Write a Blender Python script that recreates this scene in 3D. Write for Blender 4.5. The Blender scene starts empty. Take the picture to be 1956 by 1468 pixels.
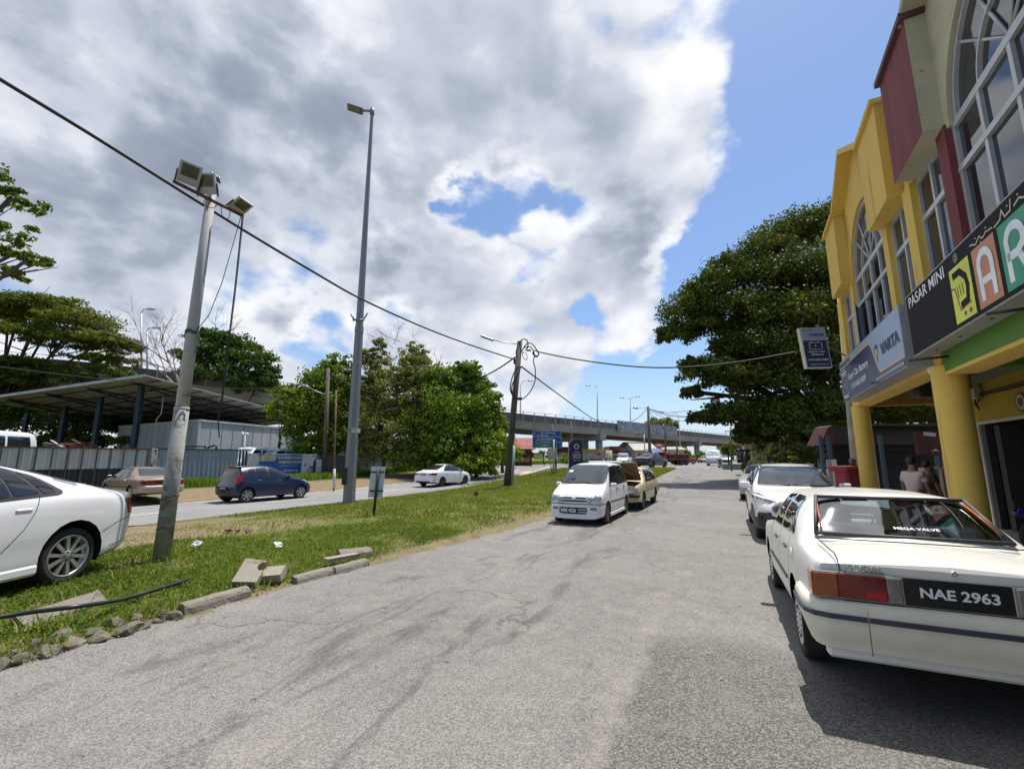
import bpy, bmesh, math, random
import numpy as np
from mathutils import Vector, Matrix
R = math.radians
C = bpy.context.scene.collection
sc = bpy.context.scene
# ------------------------------------------------------------------ camera
CAMH, FPX, CX, CY = 1.75, 850.0, 978.0, 734.0
PITCH = math.atan(140 / 850)
SP, CP = math.sin(PITCH), math.cos(PITCH)
cam_d = bpy.data.cameras.new('camera')
cam_d.sensor_width = 36
cam_d.lens = 36 * FPX / 1956
cam_d.clip_end = 4000
cam_d.clip_start = 0.05
cam = bpy.data.objects.new('camera', cam_d)
C.objects.link(cam)
cam.location = (0, 0, CAMH)
cam.rotation_euler = (R(90) + PITCH, 0, 0)
sc.camera = cam
# ------------------------------------------------------------------ light
SUN_AZ, SUN_EL = R(36), R(70)        # azimuth from +Y towards +X
SUND = Vector((math.sin(SUN_AZ) * math.cos(SUN_EL), math.cos(SUN_AZ) * math.cos(SUN_EL), math.sin(SUN_EL)))
sun_d = bpy.data.lights.new('sun', 'SUN')
sun_d.energy = 4.6
sun_d.angle = R(0.5)
sun_d.color = (1.0, 0.955, 0.88)
sun = bpy.data.objects.new('sun', sun_d)
C.objects.link(sun)
sun.rotation_euler = (-SUND).to_track_quat('-Z', 'Y').to_euler()
sun.location = (0, 0, 50)
sc.view_settings.view_transform = 'Standard'
sc.view_settings.look = 'None'
sc.view_settings.gamma = 1
sc.view_settings.exposure = 0.30
SKY_K = 0.105
def ray(px, py):
	v = (py - CY) / FPX
	return ((px - CX) / FPX, CP + v * SP, SP - v * CP)
def D(px, py, Y):
	r = ray(px, py)
	t = Y / r[1]
	return Vector((r[0] * t, Y, CAMH + r[2] * t))
def G(px, py, z=0.0):
	r = ray(px, py)
	t = (z - CAMH) / r[2]
	return Vector((r[0] * t, r[1] * t, z))
def at_h(px, py, Y):                 # ground point below the ray at depth Y
	p = D(px, py, Y)
	return p
world = bpy.data.worlds.new('World')
sc.world = world
world.use_nodes = True
class NT:
	"""tiny node-tree writer"""
	def __init__(s, tree):
		s.t = tree
		s.t.nodes.clear()
	def n(s, typ, **kw):
		nd = s.t.nodes.new(typ)
		for k, v in kw.items():
			if k.startswith('i_'):
				key = k[2:]
				key = int(key) if key.isdigit() else key.replace('_', ' ')
				if isinstance(v, bpy.types.NodeSocket):
					s.t.links.new(v, nd.inputs[key])
				else:
					nd.inputs[key].default_value = v
			else:
				setattr(nd, k, v)
		return nd
	def l(s, a, b):
		s.t.links.new(a, b)
	def m(s, op, a, b=0.0, c=None, clamp=False):
		nd = s.t.nodes.new('ShaderNodeMath')
		nd.operation = op
		nd.use_clamp = clamp
		for i, v in enumerate((a, b, c)):
			if v is None:
				continue
			if isinstance(v, bpy.types.NodeSocket):
				s.t.links.new(v, nd.inputs[i])
			else:
				nd.inputs[i].default_value = v
		return nd.outputs[0]
	def vm(s, op, a, b=None, out=0, sc_=None):
		nd = s.t.nodes.new('ShaderNodeVectorMath')
		nd.operation = op
		for i, v in enumerate((a, b)):
			if v is None:
				continue
			if isinstance(v, bpy.types.NodeSocket):
				s.t.links.new(v, nd.inputs[i])
			else:
				nd.inputs[i].default_value = v
		if sc_ is not None:
			nd.inputs['Scale'].default_value = sc_
		return nd.outputs[out]
	def sm(s, v, a, b, to0=0.0, to1=1.0):
		nd = s.n('ShaderNodeMapRange', interpolation_type='SMOOTHSTEP', i_0=v)
		nd.inputs[1].default_value = a
		nd.inputs[2].default_value = b
		nd.inputs[3].default_value = to0
		nd.inputs[4].default_value = to1
		return nd.outputs[0]
	def noise(s, vec, scale, detail=4, rough=0.5, dist=0.0, dim='3D', lac=2.0):
		nd = s.n('ShaderNodeTexNoise', noise_dimensions=dim)
		s.l(vec, nd.inputs['Vector'])
		nd.inputs['Scale'].default_value = scale
		nd.inputs['Detail'].default_value = detail
		nd.inputs['Roughness'].default_value = rough
		nd.inputs['Distortion'].default_value = dist
		nd.inputs['Lacunarity'].default_value = lac
		return nd.outputs[0]
	def mix(s, fac, a, b, mode='MIX'):
		nd = s.t.nodes.new('ShaderNodeMix')
		nd.data_type = 'RGBA'
		nd.blend_type = mode
		for i, v in ((0, fac), (6, a), (7, b)):
			if isinstance(v, bpy.types.NodeSocket):
				s.t.links.new(v, nd.inputs[i])
			elif i == 0:
				nd.inputs[i].default_value = v
			else:
				nd.inputs[i].default_value = (*v[:3], 1)
		return nd.outputs[2]
def build_sky():
	N = NT(world.node_tree)
	tc = N.n('ShaderNodeTexCoord')
	dirv = N.vm('NORMALIZE', tc.outputs['Generated'])
	sky = N.n('ShaderNodeTexSky', sky_type='NISHITA', sun_disc=False)
	sky.sun_elevation = SUN_EL
	sky.sun_rotation = SUN_AZ
	sky.air_density = 1.0
	sky.dust_density = 0.6
	sky.ozone_density = 2.5
	skyc = N.vm('SCALE', sky.outputs[0], None, 0, SKY_K)
	skyc = N.mix(1.0, skyc, (1.06, 1.13, 1.22), 'MULTIPLY')
	def dv(px, py):
		return Vector(ray(px, py)).normalized()
	def blob(px, py, rad, hard=0.35):
		c = dv(px, py)
		d = N.vm('DISTANCE', dirw, tuple(c), 1)
		r = rad / 850.0
		return N.sm(d, r, r * hard)
	sep = N.n('ShaderNodeSeparateXYZ', i_0=dirv)
	comb = N.n('ShaderNodeCombineXYZ', i_0=sep.outputs[0], i_1=sep.outputs[1])
	N.l(N.m('MULTIPLY', sep.outputs[2], 1.55), comb.inputs[2])
	P = comb.outputs[0]
	def puff(vec, sc, det=0.0):
		v = N.n('ShaderNodeTexVoronoi', feature='F1', i_Scale=sc, i_Detail=det, i_Roughness=0.5)
		N.l(vec, v.inputs['Vector'])
		return N.m('SUBTRACT', 0.62, v.outputs['Distance'])
	wn0 = N.n('ShaderNodeTexNoise', i_Vector=P, i_Scale=6.0, i_Detail=4.0)
	Pw = N.vm('ADD', P, N.vm('SCALE', N.vm('SUBTRACT', wn0.outputs[1], (.5, .5, .5)), None, 0, .10))
	n1 = N.m('ADD', N.noise(P, 2.6, 10, 0.55, 0.1), N.m('MULTIPLY', puff(Pw, 7.0, 2.0), .20))
	P2 = N.vm('ADD', Pw, (SUND.x * 0.035, SUND.y * 0.035, 0.075))
	Pn = N.vm('ADD', P, (SUND.x * 0.035, SUND.y * 0.035, 0.075))
	n2 = N.m('ADD', N.noise(Pn, 2.6, 4, 0.52, 0.1), N.m('MULTIPLY', puff(P2, 7.0, 0.0), .20))
	nb = N.noise(P, 1.3, 3, 0.5)
	nm = N.noise(P, 4.2, 6, 0.55, 0.4)
	nf = N.noise(P, 9.0, 5, 0.6, 0.2)
	wn = N.n('ShaderNodeTexNoise', i_Vector=P, i_Scale=3.4, i_Detail=5.0, i_Roughness=0.6)
	wnv = N.vm('SCALE', N.vm('SUBTRACT', wn.outputs[1], (.5, .5, .5)), None, 0, 0.24)
	dirw = N.vm('ADD', dirv, wnv)
	# cloud cover masses (+) and clear gaps (-), as directions
	cov = None
	for (x, y, r, a) in [(250, 250, 820, .62), (800, 60, 800, .62), (1150, 150, 480, .55), (1330, 60, 330, .38), (1430, 90, 190, .45), (1480, 30, 170, .5), (1450, 240, 90, .35), (1400, 250, 150, .5), (1250, 420, 150, .4), (1225, 590, 100, .5), (1130, 640, 120, .3), (760, 640, 160, .3), (1270, 330, 260, .55), (1385, 210, 170, .25),
                         (650, 430, 560, .3), (1150, 380, 260, .3), (930, 520, 110, .35), (1100, 540, 130, .42), (1190, 600, 110, .42),
                         (900, 640, 260, .34), (1060, 660, 160, .16), (500, 700, 160, .45), (120, 560, 330, .28), (250, 640, 230, .2), (1240, 640, 90, .2),
                         (1020, 730, 160, .26), (-700, 300, 1000, .6), (20, 20, 300, .5), (380, 540, 300, .5), (560, 480, 260, .35), (1080, 300, 200, .3), (780, 500, 160, .3), (900, -700, 1000, .5), (1700, -300, 380, .18), (1230, 780, 120, .2)]:
		b = N.m('MULTIPLY', blob(x, y, r), a)
		cov = b if cov is None else N.m('ADD', cov, b)
	cov = N.m('MINIMUM', cov, .74)
	for (x, y, r, a) in [(945, 400, 108, .54), (1060, 410, 80, .40), (880, 365, 60, .3), (1020, 500, 70, .38), (1700, 330, 300, .8), (1720, 60, 190, .6), (1530, 600, 300, .5), (1420, 430, 100, .5),
                         (615, 650, 90, .36), (1110, 585, 55, .4), (1230, 720, 150, .3), (1360, 530, 130, .5), (740, 620, 60, .25)]:
		b = N.m('MULTIPLY', blob(x, y, r), -a)
		cov = N.m('ADD', cov, b)
	cov = N.m('ADD', cov, N.m('MULTIPLY', N.m('SUBTRACT', n1, 0.5), 1.7))
	cov = N.m('ADD', cov, N.m('MULTIPLY', N.m('SUBTRACT', nf, 0.5), 0.28))
	dens = N.sm(cov, 0.22, 0.50)
	thick = N.sm(cov, 0.35, 1.25)
	# grey undersides
	dk = None
	for (x, y, r, a) in [(530, 340, 460, 1.0), (300, 220, 380, .7), (650, 520, 260, .55), (1180, 420, 170, .8), (1000, 180, 280, .45), (1240, 440, 120, .4), (120, 480, 200, .3), (380, 520, 220, .4), (860, 560, 130, .3), (1100, 200, 200, .3), (60, 200, 200, .3)]:
		b = N.m('MULTIPLY', blob(x, y, r, 0.1), a)
		dk = b if dk is None else N.m('ADD', dk, b)
	dk = N.m('MULTIPLY', N.m('MINIMUM', dk, 1.2), .68)
	dk = N.m('MULTIPLY', dk, N.sm(nb, 0.3, 0.65, 0.8, 1.1))
	dk = N.m('MULTIPLY', dk, N.sm(thick, 0.0, 0.55))
	rel = N.m('MULTIPLY', N.m('SUBTRACT', n2, n1), 1.25)
	shade = N.m('ADD', N.m('ADD', dk, rel), 0.05)
	shade = N.m('ADD', shade, N.m('MULTIPLY', N.m('SUBTRACT', nm, 0.5), 0.26))
	shade = N.m('ADD', shade, N.m('MULTIPLY', N.m('SUBTRACT', nf, 0.5), 0.20), clamp=True)
	colr = N.n('ShaderNodeValToRGB', i_0=shade)
	e = colr.color_ramp.elements
	e[0].position = 0.0
	e[0].color = (.86, .87, .90, 1)
	e[1].position = 1.0
	e[1].color = (.245, .285, .365, 1)
	m1 = colr.color_ramp.elements.new(0.3)
	m1.color = (.54, .58, .665, 1)
	m2 = colr.color_ramp.elements.new(0.62)
	m2.color = (.36, .405, .495, 1)
	cl = N.vm('SCALE', colr.outputs[0], None, 0, .94)
	# a veil near the horizon
	veil = N.sm(sep.outputs[2], 0.22, 0.0, 0.0, 0.55)
	skyc2 = N.mix(veil, skyc, (.47, .57, .74))
	out = N.mix(dens, skyc2, cl)
	bg = N.n('ShaderNodeBackground', i_0=out, i_1=1.0)
	wo = N.n('ShaderNodeOutputWorld')
	N.l(bg.outputs[0], wo.inputs[0])
build_sky()
# ------------------------------------------------------------------ road frame
RA = R(26)
RU = Vector((math.sin(RA), math.cos(RA), 0))     # along the road, away
RW = Vector((math.cos(RA), -math.sin(RA), 0))    # to the right
def UW(u, w, z=0.0):
	p = RU * u + RW * w
	return Vector((p.x, p.y, z))
def touw(p):
	return (p[0] * RU.x + p[1] * RU.y, p[0] * RW.x + p[1] * RW.y)
def sstep(a, b, x):
	t = max(0.0, min(1.0, (x - a) / (b - a)))
	return t * t * (3 - 2 * t)
KX = [-60, -36, -24, -21.8, -15.9, -15.0, -12, -10, -8, -6.2, -5.35, -5.0, 40]
KZ = [0.0, 0.0, 0.0, -.2, -.2, -.14, .05, .2, .25, .17, .07, .0, .0]
def hz(u, w):
	z = float(np.interp(w, KX, KZ))
	if z > 0:
		z *= 1 - 0.75 * sstep(9, 24, u)
	return z * (1 - sstep(34, 60, u)) + .75 * sstep(18, 54, u)
def gz(p):
	u, w = touw(p)
	return hz(u, w)
def Gg(px, py):                       # ray against the modelled ground
	p = G(px, py, 0)
	for _ in range(12):
		p = G(px, py, gz(p))
	return p
# ------------------------------------------------------------------ helpers
def tag(o, label=None, cat=None, group=None, kind=None):
	if label:
		o['label'] = label
	if cat:
		o['category'] = cat
	if group:
		o['group'] = group
	if kind:
		o['kind'] = kind
	return o
def thing(name, label, cat, loc=(0, 0, 0), rotz=0.0, group=None):
	o = bpy.data.objects.new(name, None)
	o.empty_display_size = 0.3
	C.objects.link(o)
	o.location = loc
	o.rotation_euler = (0, 0, rotz)
	return tag(o, label, cat, group)
def link_mesh(name, me, parent=None, mats=(), world=False):
	o = bpy.data.objects.new(name, me)
	C.objects.link(o)
	for m in mats:
		me.materials.append(m)
	if parent:
		o.parent = parent
		if world:
			me.transform(Matrix.Translation(-Vector(parent.location)))
			if parent.rotation_euler.z:
				me.transform(Matrix.Rotation(-parent.rotation_euler.z, 4, 'Z'))
	return o
class MB:
	def __init__(s):
		s.v = []
		s.f = []
		s.m = []
		s.sm = []
	def add(s, vs, fs, mi=0, smooth=False):
		b = len(s.v)
		s.v += [tuple(v) for v in vs]
		for f in fs:
			s.f.append(tuple(i + b for i in f))
			s.m.append(mi)
			s.sm.append(smooth)
		return s
	def box(s, c, d, mi=0, ax=None, bev=0.0):
		"""c centre, d full sizes, ax optional (x,y,z) axis vectors"""
		X, Y, Z = ax if ax else (Vector((1, 0, 0)), Vector((0, 1, 0)), Vector((0, 0, 1)))
		c = Vector(c)
		hx, hy, hz_ = d[0] / 2, d[1] / 2, d[2] / 2
		if bev > 0:
			b = min(bev, hx * .9, hy * .9, hz_ * .9)
			vs = []
			for sx in (-1, 1):
				for sy in (-1, 1):
					for sz in (-1, 1):
						vs.append(c + X * sx * (hx) + Y * sy * (hy - b) + Z * sz * (hz_ - b))
						vs.append(c + X * sx * (hx - b) + Y * sy * (hy) + Z * sz * (hz_ - b))
						vs.append(c + X * sx * (hx - b) + Y * sy * (hy - b) + Z * sz * (hz_))
			idx = lambda a, b_, c_, k: ((a * 2 + b_) * 2 + c_) * 3 + k
			fs = []
			for a in (0, 1):
				q = [idx(a, 0, 0, 0), idx(a, 1, 0, 0), idx(a, 1, 1, 0), idx(a, 0, 1, 0)]
				fs.append(q if a else q[::-1])
				q = [idx(0, a, 0, 1), idx(0, a, 1, 1), idx(1, a, 1, 1), idx(1, a, 0, 1)]
				fs.append(q if a else q[::-1])
				q = [idx(0, 0, a, 2), idx(1, 0, a, 2), idx(1, 1, a, 2), idx(0, 1, a, 2)]
				fs.append(q if a else q[::-1])
			for a in (0, 1):
				for b_ in (0, 1):
					fs.append([idx(a, b_, 0, 0), idx(a, b_, 1, 0), idx(a, b_, 1, 1), idx(a, b_, 0, 1)])
					fs.append([idx(a, 0, b_, 0), idx(a, 1, b_, 0), idx(a, 1, b_, 2), idx(a, 0, b_, 2)])
					fs.append([idx(0, a, b_, 1), idx(1, a, b_, 1), idx(1, a, b_, 2), idx(0, a, b_, 2)])
			for a in (0, 1):
				for b_ in (0, 1):
					for c_ in (0, 1):
						fs.append([idx(a, b_, c_, 0), idx(a, b_, c_, 1), idx(a, b_, c_, 2)])
			return s.add(vs, fs, mi)
		vs = [c + X * sx * hx + Y * sy * hy + Z * sz * hz_ for sx in (-1, 1) for sy in (-1, 1) for sz in (-1, 1)]
		return s.add(vs, [(0, 1, 3, 2), (4, 6, 7, 5), (0, 4, 5, 1), (2, 3, 7, 6), (0, 2, 6, 4), (1, 5, 7, 3)], mi)
	def prism(s, poly, lo, hi, fn, mi=0):
		"""poly list of 2d; fn(a,b,t) -> 3d with t lo/hi"""
		n = len(poly)
		vs = [fn(a, b, lo) for a, b in poly] + [fn(a, b, hi) for a, b in poly]
		fs = [tuple(range(n))[::-1], tuple(range(n, 2 * n))]
		fs += [(i, (i + 1) % n, (i + 1) % n + n, i + n) for i in range(n)]
		return s.add(vs, fs, mi)
	def tube(s, pts, r, n=8, mi=0, cap=True, smooth=True):
		pts = [Vector(p) for p in pts]
		k = len(pts)
		rs = r if isinstance(r, (list, tuple)) else [r] * k
		vs = []
		ref = None
		for i, p in enumerate(pts):
			t = (pts[min(i + 1, k - 1)] - pts[max(i - 1, 0)])
			if t.length < 1e-9:
				t = Vector((0, 0, 1))
			t.normalize()
			if ref is None:
				ref = Vector((1, 0, 0)) if abs(t.x) < .8 else Vector((0, 1, 0))
			a = (ref - t * ref.dot(t)).normalized()
			ref = a
			b = t.cross(a)
			for j in range(n):
				an = 2 * math.pi * j / n
				vs.append(p + (a * math.cos(an) + b * math.sin(an)) * rs[i])
		fs = []
		for i in range(k - 1):
			for j in range(n):
				q = i * n
				fs.append((q + j, q + (j + 1) % n, q + n + (j + 1) % n, q + n + j))
		s.add(vs, fs, mi, smooth)
		if cap:
			b = len(s.v) - len(vs)
			s.f.append(tuple(b + j for j in range(n))[::-1])
			s.m.append(mi)
			s.sm.append(False)
			s.f.append(tuple(b + (k - 1) * n + j for j in range(n)))
			s.m.append(mi)
			s.sm.append(False)
		return s
	def lathe(s, prof, fn, n=32, mi=0, smooth=True):
		"""prof list of (r, h); fn(x,y,h)->3d"""
		vs = []
		for r, h in prof:
			for j in range(n):
				a = 2 * math.pi * j / n
				vs.append(fn(r * math.cos(a), r * math.sin(a), h))
		fs = []
		for i in range(len(prof) - 1):
			for j in range(n):
				q = i * n
				fs.append((q + j, q + (j + 1) % n, q + n + (j + 1) % n, q + n + j))
		return s.add(vs, fs, mi, smooth)
	def build(s, name, mats, parent=None, world=True, fix=True):
		me = bpy.data.meshes.new(name)
		me.from_pydata(s.v, [], s.f)
		me.polygons.foreach_set('material_index', s.m)
		me.polygons.foreach_set('use_smooth', s.sm)
		if fix:
			bm = bmesh.new()
			bm.from_mesh(me)
			bmesh.ops.recalc_face_normals(bm, faces=bm.faces)
			bm.to_mesh(me)
			bm.free()
		me.update()
		if not isinstance(mats, (list, tuple)):
			mats = [mats]
		return link_mesh(name, me, parent, mats, world and parent is not None)
# ------------------------------------------------------------------ materials
MATS = {}
def pm(name, col, rough=0.6, metal=0.0, var=0.12, vs=2.5, bump=0.0, bs=40.0, col2=None, c2s=3.0, c2t=(0.5, 0.62), coat=0.0, streak=False, spec=0.5, fine=0.0, backdark=False):
	if name in MATS:
		return MATS[name]
	m = bpy.data.materials.new(name)
	m.use_nodes = True
	N = NT(m.node_tree)
	tc = N.n('ShaderNodeTexCoord')
	vec = tc.outputs['Object']
	col = tuple(col)
	if streak:
		mp = N.n('ShaderNodeMapping')
		N.l(vec, mp.inputs[0])
		mp.inputs['Scale'].default_value = (1, 1, .12)
		svec = mp.outputs[0]
	else:
		svec = vec
	c = col
	if var > 0:
		nz = N.noise(svec, vs, 6, 0.6)
		f = N.sm(nz, 0.3, 0.7)
		c = N.mix(f, tuple(x * (1 - var) for x in col), tuple(min(1, x * (1 + var)) for x in col))
	if fine > 0:
		nz = N.noise(vec, 60, 3, 0.6)
		c = N.mix(N.sm(nz, .35, .65), c, tuple(x * (1 - fine) for x in col))
	if col2:
		nz = N.noise(svec, c2s, 8, 0.65, 0.4)
		c = N.mix(N.sm(nz, c2t[0], c2t[1]), c, col2)
	b = N.n('ShaderNodeBsdfPrincipled')
	if backdark:
		geo = N.n('ShaderNodeNewGeometry')
		if not isinstance(c, bpy.types.NodeSocket):
			c = N.mix(0.0, c, c)
		c = N.mix(geo.outputs['Backfacing'], c, (.03, .03, .032))
	if isinstance(c, bpy.types.NodeSocket):
		N.l(c, b.inputs['Base Color'])
	else:
		b.inputs['Base Color'].default_value = (*c, 1)
	b.inputs['Roughness'].default_value = rough
	b.inputs['Metallic'].default_value = metal
	b.inputs['Specular IOR Level'].default_value = spec
	if coat:
		b.inputs['Coat Weight'].default_value = coat
		b.inputs['Coat Roughness'].default_value = 0.04
	if bump > 0:
		bn = N.n('ShaderNodeBump')
		bn.inputs['Strength'].default_value = bump
		bn.inputs['Distance'].default_value = 0.02
		N.l(N.noise(vec, bs, 5, 0.6), bn.inputs['Height'])
		N.l(bn.outputs[0], b.inputs['Normal'])
	o = N.n('ShaderNodeOutputMaterial')
	N.l(b.outputs[0], o.inputs[0])
	MATS[name] = m
	return m
def paint(name, col, rough=0.32, dust=0.06, coat=0.6):
	return pm('paint_' + name, col, rough, 0.0, dust, 1.2, coat=coat, backdark=True)
def glass_dark(name='tinted_glass', col=(.012, .016, .02), rough=0.03):
	return pm(name, col, rough, 0.0, 0.0, spec=0.75)
def glass_clear(name='clear_glass', tint=(.80, .90, .87), fac=0.0):
	if name in MATS:
		return MATS[name]
	m = bpy.data.materials.new(name)
	m.use_nodes = True
	N = NT(m.node_tree)
	tr = N.n('ShaderNodeBsdfTransparent')
	tr.inputs[0].default_value = (*tint, 1)
	gl = N.n('ShaderNodeBsdfGlossy')
	gl.inputs['Roughness'].default_value = 0.02
	fr = N.n('ShaderNodeFresnel')
	fr.inputs[0].default_value = 1.5
	f = N.m('ADD', N.m('MULTIPLY', fr.outputs[0], 1.5), fac, clamp=True)
	mx = N.n('ShaderNodeMixShader')
	N.l(f, mx.inputs[0])
	N.l(tr.outputs[0], mx.inputs[1])
	N.l(gl.outputs[0], mx.inputs[2])
	o = N.n('ShaderNodeOutputMaterial')
	N.l(mx.outputs[0], o.inputs[0])
	MATS[name] = m
	return m
def leafmat(name, dark, light, dry=None, trans=0.35):
	if name in MATS:
		return MATS[name]
	m = bpy.data.materials.new(name)
	m.use_nodes = True
	N = NT(m.node_tree)
	geo = N.n('ShaderNodeNewGeometry')
	tc = N.n('ShaderNodeTexCoord')
	rnd = geo.outputs['Random Per Island']
	nz = N.noise(tc.outputs['Object'], 0.35, 3, 0.6)
	f = N.m('ADD', N.m('MULTIPLY', rnd, 0.55), N.m('MULTIPLY', N.sm(nz, .35, .65), 0.5), clamp=True)
	c = N.mix(f, dark, light)
	if dry:
		c = N.mix(N.sm(rnd, dry[1], dry[1] + .03), c, dry[0])
	d = N.n('ShaderNodeBsdfPrincipled', i_0=c)
	d.inputs['Roughness'].default_value = 0.5
	d.inputs['Specular IOR Level'].default_value = 0.12
	t = N.n('ShaderNodeBsdfTranslucent')
	c2 = N.mix(1.0, c, (1.5, 1.6, .6), 'MULTIPLY')
	N.l(c2, t.inputs[0])
	mx = N.n('ShaderNodeMixShader')
	mx.inputs[0].default_value = trans
	N.l(d.outputs[0], mx.inputs[1])
	N.l(t.outputs[0], mx.inputs[2])
	o = N.n('ShaderNodeOutputMaterial')
	N.l(mx.outputs[0], o.inputs[0])
	MATS[name] = m
	return m
BLACK = pm('black_plastic', (.018, .018, .02), .5, 0, 0)
RUBBER = pm('tyre_rubber', (.022, .021, .02), .85, 0, .25, 8)
CHROME = pm('bright_metal', (.72, .72, .72), .18, 1, 0)
STEEL = pm('galvanised_steel', (.42, .45, .47), .5, .55, .15, 3, .1, 60)
CONC = pm('concrete', (.36, .34, .31), .9, 0, .2, 2, .35, 30, (.16, .145, .125), 2.2, (.52, .72))
CABLE = pm('black_cable', (.015, .015, .016), .6, 0, 0)
WHITE_ = pm('white_print', (.8, .8, .8), .5, 0, 0)
FONT_CACHE = {}
def text_mesh(s, bold=0.0, extrude=0.0):
	cu = bpy.data.curves.new('txt', 'FONT')
	cu.body = s
	cu.offset = bold
	cu.extrude = extrude
	cu.resolution_u = 4
	cu.align_x = 'LEFT'
	ob = bpy.data.objects.new('txt', cu)
	C.objects.link(ob)
	dg = bpy.context.evaluated_depsgraph_get()
	dg.update()
	me = bpy.data.meshes.new_from_object(ob.evaluated_get(dg))
	bpy.data.objects.remove(ob)
	bpy.data.curves.remove(cu)
	return me
def lettering(s, org, xd, ud, w, h, mat, parent, name='lettering', bold=0.01, shear=0.0, world=True, off=0.004):
	"""fit text s in a w*h box whose lower-left corner is org; xd to the right, ud up"""
	me = text_mesh(s, bold)
	if not me.vertices:
		return None
	co = np.array([v.co[:] for v in me.vertices])
	lo, hi = co.min(0), co.max(0)
	xd, ud = Vector(xd).normalized(), Vector(ud).normalized()
	nn = xd.cross(ud)
	k = (w / max(1e-6, hi[0] - lo[0]), h / max(1e-6, hi[1] - lo[1]))
	for v in me.vertices:
		a = (v.co.x - lo[0]) * k[0]
		b = (v.co.y - lo[1]) * k[1]
		a += b * shear
		p = Vector(org) + xd * a + ud * b + nn * off
		v.co = p
	me.update()
	return link_mesh(name, me, parent, [mat], world)
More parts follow.
